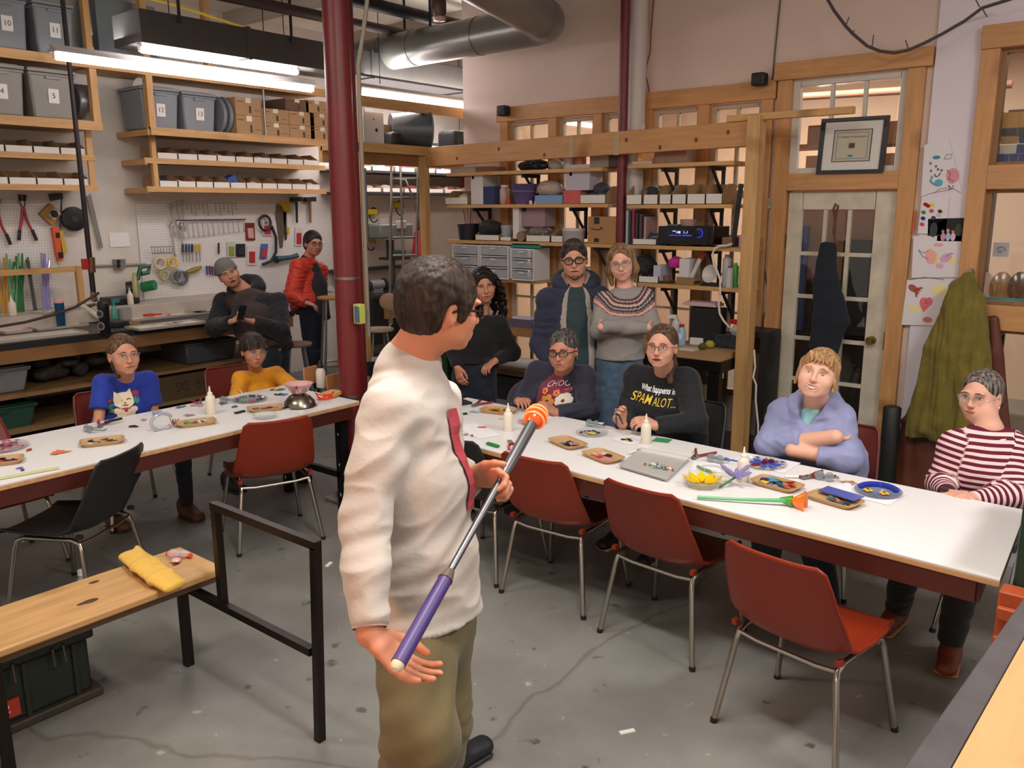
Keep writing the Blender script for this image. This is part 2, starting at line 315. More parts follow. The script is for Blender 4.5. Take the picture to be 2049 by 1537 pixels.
hb.prism([(-.016,-.008),(.012,-.01),(.006,-.022),(.010,-.034),(-.004,-.026),(-.012,-.034),(-.02,-.024)],.001,Matrix.Translation((p.x,WY+.087,p.z+.008))@Matrix.Rotation(math.pi/2,4,'X'))
part(hb,'emblem',M(0xA8A2AC,.6),s)
pz=at(2000,605,y=WY+.2).z
struct(B().bb(-1.2,.8,WY+.13,WY+.5,pz-.05,pz-.02),'trim_16',BLACK)
for k,(px,c,lb) in enumerate([(1968,0xD8C8B8,'pale oval glass platter leaning in right window, leftmost'),(2003,0xB98E5E,'tan oval glass platter leaning in right window, middle'),(2040,0x7C5A44,'brown oval glass platter leaning in right window, rightmost')]):
    q=at(px,578,y=WY+.24); one(B().lathe([(0,0),(.05,.004),(.085,.02),(.088,.024),(.05,.01),(0,.006)],q,18,(.1,-1,.5),1.3,.8),'glass_platter',M(c,.15,spec=.8),lb,'platter')
one(B().bb(-1.1,-.3,WY+.15,WY+.3,pz-.02,pz+.035),'turquoise_glass_slab',M(0x74C4D0,.2,0,'noise',amt=.2),'turquoise glass slab lying under the platters in right window','glass slab')
# next room: shelves, ceiling pipes seen through the panes
for k,(x,z,h) in enumerate([(-2.6,2.40,.17),(-2.6,2.15,.12)]):
    b=B().bb(-3.0,-1.2,7.4,7.8,z,z+.03); one(b,'storage_shelf',M(0x9A7A62,.7,0,'wood','x'),['upper','lower'][k]+' brown shelf in next room seen through the transom','shelf')
rs=random.Random(8)
for k in range(6):
    x=-2.55+k*.3; x-=.2; h=rs.uniform(.14,.2); one(B().bb(x,x+.26,7.42,7.75,2.43,2.43+h),'brown_storage_box',M(rs.choice((0xA8815F,0x8C6A55,0x9C7C66)),.8),'brown storage box on upper shelf behind the transom, '+ORD[k],'box')
    one(B().bb(x,x+.26,7.42,7.75,2.18,2.18+h),'brown_storage_box',M(rs.choice((0x9a7a62,0x7f6356)),.8),'brown storage box on lower shelf behind the transom, '+ORD[k],'box')
one(B().tube([(-3.3,8.3,2.94),(-1.4,8.35,2.90)],.035,10),'rusty_ceiling_pipe',M(0x8a6250,.6,0,'noise'),'rusty ceiling pipe in the next room above the transom','pipe')
cb=thing('next_room_workbench','dark workbench in the next room behind the glazed door','workbench',(-2.2,8.0,0),0,None,True)
part(B().bb(-3.2,-1.2,7.45,8.6,.85,.9),'top',M(0x4a3a30,.6),cb)
for x in (-3.1,-1.3):
    for y in (7.5,8.55): part(B().bb(x-.03,x+.03,y-.03,y+.03,0,.85),'leg',M(0x3a2e28,.6),cb)
rs=random.Random(4)
for k in range(5):
    x=-3.0+k*.35; one(B().bb(x,x+.25,8.0,8.4,.9,.9+rs.uniform(.15,.45)),'equipment_box',M(rs.choice((0x3a3a44,0x55382c,0x26262c,0x5a5a66)),.6),'dark equipment box on bench behind the glazed door, '+ORD[k],'box')
pj=at(1700,460,y=7.6); one(B().bb(-2.62,-2.5,6.88,6.94,.9,1.75),'blue_towel',M(0x2B4C8C,.8,0,'cloth'),'blue towel hanging in next room behind the door','towel')
one(B().bb(-2.2,-1.95,6.86,6.93,.9,1.65),'dark_work_jacket',M(0x20242c,.8,0,'cloth'),'dark jacket hanging in next room behind the door','jacket')
one(B().bb(-3.1,-1.2,6.98,7.35,0,1.3),'dark_backing_block',M(0x241E1C,.6,0,'noise',amt=.3),'dark low cabinet in next room right behind the glazed door','cabinet',bev=.01)  # plain block added to darken what shows through the lower door panes
one(B().bb(-3.0,-1.25,7.1,7.35,1.3,2.12),'mauve_backing_block',M(0x8A7066,.7),'mauve-brown cupboard standing on the dark cabinet behind the door','cupboard',bev=.01)  # added as well, tones down the bright room behind the middle panes
# baseboard heaters / wall bits
struct(B().bb(ox0-.5,dl-.12,WY-.015,WY,.0,.12),'baseboard_back',M(0x7A6A58,.7))
# ceiling beams and pipes --------------------------------------
CP=M(0x1B191C,.6)
def ypipe(name,x,z,r,y0,y1,mat,lab,cat='pipe'): return one(B().tube([(x,y0,z),(x,y1,z)],r,12),name,mat,lab,cat)
ypipe('black_ceiling_pipe',-5.8,3.62,.055,-1,9,CP,'thick black pipe running under ceiling above the grey duct')
ypipe('brown_ceiling_pipe',-6.05,3.5,.045,-1,9,M(0x4a3c38,.6),'brown pipe running just below the thick black ceiling pipe')
b=B(); pts=[]
for i in range(40):
    y=1.5+i*.15; pts.append((-6.9,y,3.52+.06*math.sin(y*2.1)))
one(b.tube(pts,.012,6),'yellow_cable',M(0xC9A93A,.5),'yellow cable sagging along the ceiling behind the grey duct','cable')
for k,y in enumerate((-.6,.9,2.4,3.9,5.4,6.9,8.2)): struct(B().bb(WX,2.9,y-.05,y+.05,CZ-.14,CZ),'trim_%d'%(20+k),M(0xB4AA9C,.7))
# rectangular duct
gd=thing('rectangular_duct','dark grey rectangular duct hanging above left workbench','duct',(-6.3,5,3.1),0,None,True)
DG=M(0x5a5654,.45,.35,'noise',amt=.08)
part(B().bb(-6.5,-6.1,3.30,9.3,3.08,3.31),'duct_body',DG,gd,bev=.006)
for y in (4.2,5.5,6.8): part(B().bb(-6.51,-6.09,y-.015,y+.015,3.07,3.32),'joint_flange',DG,gd)
for y in (3.6,4.6,5.9,7.2): part(B().tube([(-6.08,y,3.25),(-6.08,y,3.9)],.012,6),'hanger_rod',CP,gd)
# round duct
rd=thing('round_duct','large round grey duct bending over toward camera near the pink wall','duct',(-4,5.8,3.3),0,None,True)
RDM=M(0x84827E,.33,.45,'noise',amt=.08)
A0=at(690,116,y=5.75); A1=at(1070,52,y=5.75); zD_=A1.z; A0.z=zD_-.02
el=[]; r=.155
cx=A1.x; dirB=Vector((.22,-1,.05)).normalized()
for t in range(0,10):
    a=math.pi/2*t/9; el.append(Vector((cx+.22*math.sin(a),5.75-.22*(1-math.cos(a)),zD_)))
end=el[-1]
b=B().tube([A0,A1]+el[1:]+[end+dirB*1.2,end+dirB*3.4],r,28); part(b,'duct_body',RDM,rd)
for t in (.25,.42,.75): 
    p=A0.lerp(A1,t); part(B().tube([p-Vector((.01,0,0)),p+Vector((.01,0,0))],r+.004,28),'seam_band',RDM,rd)
part(B().tube([end+Vector((0,.02,0)),end-Vector((0,.02,0))],r+.006,28),'seam_band',RDM,rd)
part(B().tube([A0.lerp(A1,.5)+Vector((0,0,.1)),A0.lerp(A1,.5)+Vector((0,0,.6))],.012,6),'hanger_rod',CP,rd)
hl=at(878,20,y=5.2); hl2=thing('ceiling_spotlight','small rusty glass spotlight hanging from ceiling above the round duct','lamp',hl,0,None,True)
part(B().lathe([(.045,0),(.06,.03),(.06,.12),(.03,.2),(.02,.3)],hl-Vector((0,0,.05)),14),'lamp_body',M(0x6b5a52,.4,.5),hl2)
part(B().lathe([(0,0),(.05,.005),(.058,.03),(.05,.04)],hl-Vector((0,0,.09)),14),'lens',M(0xd8b8b0,.1,spec=.9),hl2)
one(B().bb(-5.0,-4.6,3.0,6.2,3.72,3.85),'ceiling_joist',M(0x2c2826,.7),'black beam under the ceiling near the pink wall','beam')
# columns and upright pipes -------------------------------------
RED=M(0x6A1617,.42,0,'noise',amt=.14,scale=5,spec=.6); MAR=M(0x6A2028,.45,0,'noise',amt=.15)
cb=thing('red_steel_column','large dark red round steel column between the two tables','column',(-4.18,3.49,0),0,None,True)
part(B().tube([(-4.18,3.49,0.02),(-4.18,3.49,CZ)],.079,28),'shaft',RED,cb)
part(B().bb(-4.33,-4.03,3.34,3.64,0,.03).bb(-4.28,-4.08,3.39,3.59,.03,.07),'base_plate',M(0x8c877c,.7),cb,bev=.01)
for py in (555,790):
    z=at(703,py,x=-4.18).z; part(B().tube([(-4.18,3.49,z-.008),(-4.18,3.49,z+.008)],.082,28),'clamp_band',STEEL,cb)
cn=thing('wiring_conduit','grey conduit with green edged switch box fixed to red column','conduit',(-4.08,3.56,0),0,None,True)
part(B().tube([(-4.02,3.60,CZ),(-4.02,3.60,3.1),(-4.05,3.58,2.9),(-4.08,3.565,2.75),(-4.08,3.565,1.1)],.013,8),'conduit_pipe',M(0x8C8274,.5,.3),cn)
bp=at(719,628,x=-4.05)
part(B().box(bp,(.06,.05,.125)),'switch_box',M(0xB9C25A,.5),cn,bev=.006)
part(B().box(bp+Vector((.012,-.03,0)),(.045,.006,.1)),'switch_face',M(0x4f6a7c,.4),cn,bev=.003)
q=at(708,420,d=6.1); one(B().tube([(q.x,q.y,0),(q.x,q.y,CZ)],.05,20),'maroon_pipe_behind_column',MAR,'slimmer maroon pipe standing right behind the red column','pipe')
q=at(1243,400,y=5.98); one(B().tube([(q.x,5.98,0),(q.x,5.98,CZ)],.038,18),'maroon_riser_pipe',MAR,'maroon riser pipe in front of the white pipe at window wall','pipe')
q=at(1268,300,y=6.1); one(B().tube([(q.x,6.12,1.3),(q.x,6.12,CZ)],.075,24),'white_riser_pipe',M(0xC4BAB4,.5),'thick white riser pipe beside the maroon pipe','pipe')
pts=[at(px,py,y=WY-.012) for px,py in ((1308,0),(1303,60),(1301,105),(1294,130),(1292,150),(1298,175),(1303,235),(1290,250),(1282,262))]
one(B().tube(pts,.006,6),'red_wire',M(0x8c3a30,.5),'red wire hanging down the pink wall beside the white pipe','wire')
pts=[at(px,py,y=WY-.01) for px,py in ((1561,0),(1551,100),(1547,145),(1540,190),(1536,230),(1528,400),(1527,520),(1538,600),(1526,640),(1528,700))]
one(B().tube(pts,.006,6),'grey_wall_cable',M(0x5c524c,.5),'thin dark cable down the pale wall beside door frame','cable')
# bare vine/cable draped in front
pts=[at(px,py,y=WY-.25) for px,py in ((1650,-12),(1668,20),(1692,52),(1707,68),(1735,92),(1760,102),(1790,106),(1818,100),(1850,86),(1885,68),(1930,42),(1965,16),(2010,2),(2060,-14))]
vt=thing('draped_vine','bare dark vine draped over the door frame under the ceiling','vine',at(1790,100,y=WY-.25),0,None,True)
sm=[]
for i in range(len(pts)-1):
    for t in (0,.5): sm.append(pts[i].lerp(pts[i+1],t))
part(B().tube(sm,.010,6),'stem',M(0x4a3e40,.7),vt)
for (a,b_) in (((1692,52),(1699,34)),((1745,96),(1748,70)),((1818,100),(1812,80)),((1707,68),(1709,60)),((1965,16),(1975,34)),((1960,14),(1950,-5))):
    part(B().tube([at(*a,y=WY-.25),at(*b_,y=WY-.25)],.004,5),'twig',M(0x5a4a44,.7),vt)
# black speakers
for k,(px,py,lb) in enumerate(((1520,159,'small black speaker at top right corner of window frame'),(1007,222,'small black speaker at top left corner of window frame'))):
    p=at(px,py,y=WY-.1); t=thing('wall_speaker',lb,'speaker',p,0,None,True)
    part(B().box(p,(.10,.09,.09)),'cabinet',BLACK,t,bev=.012); part(B().lathe([(0,0),(.03,.001),(.034,.006)],p+Vector((0,-.05,0)),16,(0,1,0)),'grille',M(0x222226,.7),t); part(B().tube([p,p+Vector((0,.1,.02))],.01,6),'bracket',BLACK,t)
p=at(1536,408,y=WY-.01); t=thing('thermostat','small beige thermostat on the wall left of the door','thermostat',p,0,None,True)
part(B().box(p,(.06,.02,.075)),'housing',M(0xB8AFA6,.5),t,bev=.004); part(B().box(p+Vector((0,-.011,.01)),(.035,.003,.03)),'display',M(0x8c8c84,.3),t)
# fluorescent lamps ----------------------------------------------
TUBE=M(0xFFF6F8,.5,emit=24); TUBE2=M(0xF6F4FF,.5,emit=9)
def fluo(lab,x,y0,y1,z,tubes=((-.05,0),(.05,0)),hood=True):
    t=thing('fluorescent_lamp',lab,'lamp',(x,(y0+y1)/2,z),0,None,True)
    if hood: part(B().bb(x-.06,x+.06,y0,y1,z+.03,z+.05).bb(x-.03,x+.03,y0,y1,z+.05,z+.08),'housing',M(0xB0ACA8,.5),t,bev=.004)
    for dx,dz in tubes:
        part(B().tube([(x+dx,y0+.03,z+dz),(x+dx,y1-.03,z+dz)],.024,10),'tube',TUBE,t)
        for yy in (y0+.02,y1-.02): part(B().box((x+dx,yy,z+dz+.01),(.03,.02,.05)),'socket',WHITE,t)
    for yy in (y0+.3,y1-.3): part(B().tube([(x,yy,z+.1),(x,yy,CZ)],.004,5),'hanger',CP,t)
    return t
fluo('long fluorescent lamp over the left workbench, nearest the pegboard',-6.45,2.82,5.1,2.96,tubes=((0,0),))
fluo('fluorescent lamp tucked under the grey rectangular duct',-6.25,3.32,4.75,3.045,tubes=((.05,0),),hood=False)
a=at(718,178,x=-6.0); fluo('fluorescent lamp on top of the wooden storage frame beyond the column',-6.05,a.y,a.y+1.9,a.z-.02,)
fluo('fluorescent lamp behind the storage frame over the drill press',-7.6,6.4,8.6,2.62)
# ================================================================ TABLES
def poly_table(name,lab,corners,zt,legs,group=None):
    c=sum((Vector((*p,0)) for p in corners),Vector())/4
    t=thing(name,lab,'table',(c.x,c.y,0),0,group,True)
    ply=B().prism([tuple(p) for p in corners],.022,Matrix.Translation((0,0,zt-.028))); part(ply,'plywood_edge',M(0xC79B6B,.6,0,'wood','x'),t,bev=.003)
    part(B().prism([tuple(Vector((*p,0)).lerp(c,.001)[:2]) for p in corners],.0055,Matrix.Translation((0,0,zt-.0058))),'white_top',M(0xE4E3E3,.35,0,spec=.4),t)
    ins=[Vector((*p,0))+(c-Vector((*p,0))).normalized()*.07 for p in corners]
    for i in range(4):
        a,b_=ins[i].copy(),ins[(i+1)%4].copy(); a.z=b_.z=zt-.065; part(B().bar(a,b_,.025,.075,(0,0,1)),'apron',M(0x4A1A10,.5,0,'noise'),t)
    for (x,y) in legs:
        part(B().bb(x-.022,x+.022,y-.022,y+.022,0,zt-.03),'leg',M(0x1c1c1e,.5,.3),t)
    return t
RTT=.72
rt_c=[(-3.57,3.105),(-.37,2.95),(-.41,3.74),(-3.52,3.88)]
poly_table('white_worktable','long white-topped plywood worktable on the right with four people behind',rt_c,RTT,[(-3.46,3.2),(-3.42,3.78)])
lt_c=[(-3.95,.4),(-3.985,3.385),(-4.765,3.385),(-4.74,.4)]
poly_table('white_worktable','long white-topped plywood worktable on the left in front of two children',lt_c,RTT,[(-4.65,.6),(-4.05,.6)])
tl=thing('slotted_angle_leg','black slotted steel end leg of left table beside the red column','table leg',(-4.15,3.33,0),0,None,True)
for x in (-4.08,-4.66):
    part(B().bb(x-.03,x+.03,3.28,3.285,0,.655).bb(x+.025,x+.03,3.28,3.34,0,.655),'angle_post',M(0x151517,.5,.4),tl)
    part(B().bb(x-.005,x+.005,3.277,3.28,.1,.12).bb(x-.005,x+.005,3.277,3.28,.3,.32).bb(x-.005,x+.005,3.277,3.28,.5,.52),'slot_holes',M(0xb8b4ac,.7),tl)
part(B().bb(-4.66,-4.08,3.28,3.31,.22,.26),'brace',M(0x151517,.5,.4),tl)
# orange + green stand at the right end of the right table
gs=thing('green_steel_stand','dark green steel stand with rusty orange bracket at right table end','stand',(-.25,3.2,0),0,None,True)
part(B().bb(-.36,-.28,3.12,3.2,0,.66),'post',M(0x16261c,.5),gs); part(B().bb(-.335,-.2,2.95,3.66,.62,1.06),'green_panel',M(0x143322,.5,0,'noise'),gs,bev=.01)
part(B().tube([(-.345,3.02,.66),(-.345,3.55,1.08)],.012,8),'grey_tube',STEEL,gs)
part(B().bb(-.36,-.24,2.86,2.94,.44,.72).bb(-.36,-.22,2.83,2.86,.52,.58).bb(-.36,-.22,2.83,2.86,.63,.68),'orange_bracket',M(0xA0451E,.5,0,'noise'),gs,bev=.006)
# foreground right worktable
fx=thing('plywood_bench','plywood-topped bench with worn grey steel edge in the right foreground','bench',(.4,1.4,0),0,None,True)
part(B().prism([(-.26,.9),(.7,.9),(.7,2.44),(-.20,2.44)],.037,Matrix.Translation((0,0,.86))),'plywood_top',M(0xC9A06C,.5,0,'wood','y',amt=.05),fx)
part(B().prism([(-.34,.9),(-.262,.9),(-.202,2.44),(-.245,2.44)],.06,Matrix.Translation((0,0,.84))),'steel_edge',M(0x5E5A5C,.5,.45,'noise',amt=.25,scale=5),fx,bev=.003)
part(B().bb(-.26,-.2,2.36,2.42,0,.84),'leg',DKSTEEL,fx); part(B().bb(.6,.66,2.36,2.42,0,.84),'leg',DKSTEEL,fx)
# ================================================================ CHAIRS
ORG=M(0x84290F,.42,0,'noise',amt=.06,scale=5,spec=.5); BLK=M(0x1B1B1D,.5,0,'noise',amt=.1); DRD=M(0x6A221A,.5,0,'noise'); GRY=M(0x9A9CA2,.5)
def shell_b():
    prof=[(.235,.415,.195,.02),(.225,.435,.205,.012),(.12,.435,.225,.012),(0,.425,.232,.02),(-.12,.425,.232,.03),(-.19,.445,.232,.04),(-.225,.49,.235,.04),(-.25,.56,.228,.03),(-.28,.64,.215,.022),(-.31,.72,.205,.02),(-.335,.785,.19,.02),(-.342,.805,.165,.015)]
    n=12; b=B(); P=[]
    for i,(y,z,w,cv) in enumerate(prof):
        t=Vector((0,prof[min(i+1,11)][0]-prof[max(i-1,0)][0],prof[min(i+1,11)][1]-prof[max(i-1,0)][1])).normalized()
        nrm=Vector((0,-t.z,t.y)) if False else Vector((0,t.z,-t.y)) # toward sitter
        row=[]
        for k in range(n+1):
            s=k/n*2-1; up=cv*abs(s)**3; row.append((Vector((s*w,y,z))+nrm*up,nrm))
        P.append(row)
    th=.007; vs=[]; m=len(prof)
    for side in (0,1):
        for row in P: vs+=[p-nn*(th*side) for p,nn in row]
    o=m*(n+1); fs=[]
    for i in range(m-1):
        for k in range(n):
            a=i*(n+1)+k; fs.append((a,a+1,a+n+2,a+n+1)); fs.append((o+a,o+a+n+1,o+a+n+2,o+a+1))
    for i in range(m-1):
        a=i*(n+1); fs.append((a,a+n+1,o+a+n+1,o+a)); a+=n; fs.append((a,o+a,o+a+n+1,a+n+1))
    for k in range(n): fs.append((k,o+k,o+k+1,k+1)); a=(m-1)*(n+1)+k; fs.append((a,a+1,o+a+1,o+a))
    # rolled rim
    b.add(vs,fs)
    rim=[P[i][n][0] for i in range(m)][::1]; top=[P[m-1][k][0] for k in range(n,-1,-1)]; left=[P[i][0][0] for i in range(m-1,-1,-1)]
    b.tube(rim+top[1:]+left[1:],.0085,6)
    # back corner stiffeners
    for s in (-1,1): b.box((s*.21,-.2,.435),(.02,.03,.02))
    return b
def make_chair(loc,rz,shell,label,group=None):
    t=thing('stacking_chair',label,'chair',loc,rz,group)
    part(shell_b(),'shell',shell,t)
    for s in (-1,1):
        x0,x1=s*.20,s*.255
        part(B().tube([(x1,.22,0),(x0+s*.005,.165,.36),(x0,.15,.392),(x0,.11,.41),(x0,0,.41)],.0125,10),'leg',CHROME,t)
        part(B().tube([(x1,-.25,0),(x0+s*.005,-.2,.36),(x0,-.19,.392),(x0,-.15,.41),(x0,0,.41)],.0125,10),'leg',CHROME,t)
        for y in (.22,-.25): part(B().tube([(x1,y,0),(x1-s*.002,y*.995,.02)],.0145,10),'foot_cap',BLACK,t)
    for y in (-.19,.12): part(B().tube([(-.205,y,.395),(-.12,y,.385),(.12,y,.385),(.205,y,.395)],.009,8),'cross_bar',CHROME,t)
    t.scale=(.95,.95,.95)
    return t
ch0=make_chair((-2.30,3.27,0),math.radians(3),ORG,'rust orange stacking chair at near side of right table, nearest the standing man')
def chair(x,y,deg,mat,label,group=None):
    c=dup(ch0,None,label,group,(x,y,0),math.radians(deg))
    for k in c.children:
        if k.name.startswith('shell') and mat is not ORG: setmat(k,mat)
    return c
chair(-1.66,3.21,-4,ORG,'rust orange stacking chair at right table, middle of the three empty orange ones')
chair(-.93,2.88,-9,ORG,'rust orange stacking chair pulled out in the right foreground, nearest the camera')
chair(-2.83,3.29,0,BLK,'black stacking chair at right table behind the standing man')
chair(-4.10,2.76,70,ORG,'rust orange stacking chair at near side of left table')
chair(-4.14,1.66,120,BLK,'black stacking chair at near side of left table above the wooden bench')
chair(-4.85,1.58,-88,DRD,'dark red stacking chair across left table at left edge of photo')
CH_GIRL=chair(-5.05,2.42,-92,DRD,'dark red stacking chair under girl in blue shirt')
chair(-5.16,3.38,-95,DRD,'dark red stacking chair under boy in yellow shirt')
chair(-3.25,4.26,176,BLK,'black stacking chair under woman in navy cardigan')
chair(-2.25,4.22,176,BLK,'black stacking chair under woman in black printed sweatshirt')
chair(-1.38,4.2,178,DRD,'dark red stacking chair under woman in lilac hoodie')
chair(-.50,4.16,182,GRY,'light grey stacking chair under woman in striped top')
# ================================================================ LEFT FOREGROUND BENCH
TUB=M(0x2E2722,.38,.75,'noise',amt=.2)
bt=thing('wooden_bench','low bench of one worn plank on black steel frame, left foreground','bench',(-3.13,1,0),0,None,True)
part(B().bb(-3.32,-2.97,.1,1.77,.42,.452),'plank',M(0xBE9460,.45,0,'wood','y',amt=.14),bt,bev=.008)
part(B().bb(-3.30,-2.985,.12,1.75,.395,.42),'under_rail',M(0x5b4636,.5,.4),bt)
for (x,y) in ((-3.13,1.66),(-2.985,.9),(-3.30,.9)): part(B().bb(x-.017,x+.017,y-.017,y+.017,0,.40),'leg',TUB,bt)
part(B().bb(-3.3,-2.99,.885,.915,.375,.405),'cross_bar',TUB,bt)
for px,py,r in ((188,1165,.012),(180,1203,.018),(165,1208,.012),(352,1130,.009)): part(B().lathe([(r,0),(r*.5,.0008),(0,.001)],at(px,py,z=.452),12,(0,0,1),1,1.8),'knot',M(0x4a2e18,.6),bt)
gr=thing('steel_rail_frame','black square tube steel guard frame standing beside end of wooden bench','frame',(-2.7,1.7,0),0,None,True)
part(B().bb(-3.11,-2.29,1.665,1.695,.335,.365),'lower_bar',TUB,gr); part(B().bb(-2.875,-2.225,1.665,1.695,.755,.785),'top_bar',TUB,gr)
part(B().bb(-2.87,-2.84,1.665,1.695,.365,.755),'post',TUB,gr); part(B().bar((-2.24,1.68,.76),(-2.275,1.68,0),.03,.03,(0,1,0)),'post',TUB,gr)
cr=thing('storage_crate','dark green lidded storage crate with red label under wooden bench','crate',(-3.4,1.05,0),0,None,True)
GRN=M(0x1E2A20,.5,0,'noise')
part(B().bb(-3.6,-3.215,.72,1.30,.03,.25),'body',GRN,cr,bev=.015); part(B().bb(-3.62,-3.2,.70,1.32,.25,.30),'lid',M(0x1a211b,.5),cr,bev=.012)
part(B().bb(-3.62,-3.19,.69,1.33,0,.035),'base_rim',M(0x3a3228,.6),cr,bev=.008)
for y in (.86,1.0,1.18):
    part(B().tube([(-3.195,y-.02,.27),(-3.185,y-.02,.20),(-3.185,y+.02,.20),(-3.195,y+.02,.27)],.005,6),'latch',M(0x5c5648,.4,.6),cr)
for y in (.8,.92,1.06,1.24): part(B().bb(-3.217,-3.205,y-.008,y+.008,.035,.25),'rib',GRN,cr)
part(B().bb(-3.213,-3.203,.96,1.03,.06,.13),'red_label',M(0xB03A2A,.6),cr)
text_part('2',.05,M(0xE8E0D8,.6),cr,(-3.2025,.985,.098),(0,1,0),(0,0,1),'label_digit')
wb=thing('water_bottle','clear plastic water bottle with white cap behind wooden bench','bottle',(-4.12,1.62,0),0,None,True)
wp=Vector((-3.95,1.60,0)); wb.location=wp; wb['_w']=list(wp)
part(B().lathe([(.028,0),(.032,.01),(.031,.08),(.033,.13),(.025,.165),(.012,.19),(.012,.2)],wp,16),'bottle_body',M(0xE8EEF0,.08,0,'frost',amt=.35),wb)
part(B().lathe([(.015,.198),(.015,.222),(.0,.222)],wp,14),'cap',WHITE,wb)
# ================================================================ LEFT WALL WORKBENCH
wbn=thing('workbench','long dark-topped wooden workbench under the pegboard','workbench',(-7.55,2.5,0),0,None,True)
part(B().bb(-8.19,-6.97,-1.0,5.12,.865,.9),'bench_top',M(0x3B3634,.45,0,'noise',amt=.15),wbn); part(B().bb(-6.972,-6.955,-1.0,5.12,.855,.905),'black_edge',M(0x1a1a1e,.5),wbn)
part(B().bb(-7.0,-6.96,-1.0,5.1,.75,.856),'fascia',M(0x8C6238,.6,0,'wood','y'),wbn)
for y in (0.2,2.1,3.4,5.0): part(B().bb(-7.06,-6.98,y-.045,y+.045,0,.75),'leg',M(0x6a4c30,.6,0,'wood','z'),wbn)
for z in (.19,.47): part(B().bb(-8.1,-6.99,-1.0,5.0,z,z+.03),'under_shelf',M(0x8C6C44,.6,0,'wood','y'),wbn)
def tote(cx,cy,z,sx,sy,h,c,lab,num=None,face=1,lid=True,group=None,rz=0):
    t=thing('storage_tote',lab,'tote',(cx,cy,z),rz,group); col=M(c,.5,0,'noise',amt=.05,scale=3)
    P=[(-.5,-.5),(.5,-.5),(.5,.5),(-.5,.5)]; k=.86; b=B()
    vs=[(x*sx*k,y*sy*k,0) for x,y in P]+[(x*sx*.97,y*sy*.97,h*.9) for x,y in P]
    b.add(vs,[(3,2,1,0),(4,5,6,7),(0,1,5,4),(1,2,6,5),(2,3,7,6),(3,0,4,7)])
    part(b,'body',col,t,bev=.02)
    part(B().bb(-sx/2,sx/2,-sy/2,sy/2,h*.86,h*.92),'rim',col,t,bev=.008)
    if lid: part(B().bb(-sx/2-.004,sx/2+.004,-sy/2-.004,sy/2+.004,h*.93,h).bb(-sx/2+.03,sx/2-.03,-sy/2+.03,sy/2-.03,h,h+.012),'lid',col,t,bev=.008)
    part(B().bb(sx/2-.01,sx/2+.012,-sy*.16,sy*.16,h*.80,h*.86),'handle',col,t,bev=.004)
    if num:
        x=sx*.5*(.86+.11*.45/.9)+.004; b2=B().box((x+.002,0,h*.47),(.003,.085,.115),Matrix.Rotation(math.atan(.055*sx/h),3,'Y')); part(b2,'number_label',WHITE,t)
        text_part(num,.06,BLACK,t,(x+.0055,0,h*.47),(0,1,0),(.06,0,1),'number')
    return t
TG=0x84898F; TGW=0x8E8C84
zt=at(0,96,x=-7.6).z+.02
tote(-7.87,3.03,3.17,.44,.32,.42,TG,'grey storage tote numbered 10 at the top left corner of the photo','10')
tote(-7.87,3.40,3.17,.44,.33,.42,TG,'grey storage tote numbered 11 beside the top pine post','11')
tote(-7.87,2.93,2.65,.44,.36,.40,TGW,'warm grey storage tote numbered 4 on left shelf at photo edge','4')
tote(-7.87,3.33,2.65,.44,.38,.40,TGW,'warm grey storage tote numbered 5 on left shelf','5')
tote(-7.90,4.30,2.63,.42,.38,.38,TG,'blue-grey storage tote numbered 12 on the middle shelf behind the post','12')
tote(-7.90,4.70,2.63,.42,.36,.37,TG,'blue-grey storage tote numbered 13 on the middle shelf','13')
# shelf units on left wall
su=thing('wall_shelf_unit','pine wall shelf unit at far left holding totes and white bins','shelf unit',(-7.9,2,2.08),0,None,True)
part(B().bb(-8.19,-7.6,-1,3.66,2.59,2.64),'shelf',PY,su); part(B().bb(-7.615,-7.58,-1,3.68,2.575,2.65),'front_edge',PY,su)
part(B().bb(-8.19,-7.6,-1,3.66,3.12,3.165),'shelf',PY,su); part(B().bb(-7.615,-7.58,-1,6.2,3.09,3.165),'front_edge',PY,su)
for z in (2.34,2.08): part(B().bb(-8.19,-7.76,-1,3.64,z,z+.025),'shelf',PY,su); part(B().bb(-7.775,-7.74,-1,3.66,z-.015,z+.035),'front_edge',PY,su)
part(B().bb(-7.66,-7.6,3.62,3.68,2.58,3.9),'post',PZ,su); part(B().bb(-7.77,-7.747,3.6,3.652,2.08,2.6),'post',PZ,su)
su2=thing('wall_shelf_unit','pine wall shelf unit beside red column holding totes, cartons and white bins','shelf unit',(-7.9,5.2,2.08),0,None,True)
part(B().bb(-8.19,-7.6,4.2,6.22,2.59,2.63),'shelf',PY,su2); part(B().bb(-7.615,-7.58,4.12,6.24,2.57,2.64),'front_edge',PY,su2)
part(B().bb(-8.19,-7.6,3.7,6.22,3.12,3.165),'shelf',PY,su2)
for z in (2.34,2.08): part(B().bb(-8.19,-7.76,4.14,6.2,z,z+.025),'shelf',PY,su2); part(B().bb(-7.775,-7.74,4.12,6.22,z-.015,z+.035),'front_edge',PY,su2)
part(B().bb(-8.19,-7.6,4.1,4.14,2.57,2.62).bb(-8.19,-7.75,4.12,4.15,2.31,2.36).bb(-8.19,-7.75,4.12,4.15,2.05,2.10),'side_batten',PX,su2)
part(B().bb(-7.66,-7.59,4.12,4.18,2.60,3.9),'post',PZ,su2); part(B().bb(-7.79,-7.747,4.2,4.245,2.08,2.6),'post',PZ,su2)
part(B().tube([(-7.62,5.38,2.62),(-7.62,5.38,3.1)],.012,6),'steel_rod',STEEL,su2)
one(B().bb(-7.66,-7.59,4.75,4.81,3.17,3.9),'wall_stud',PZ,'pine stud rising above the middle shelf unit','stud')
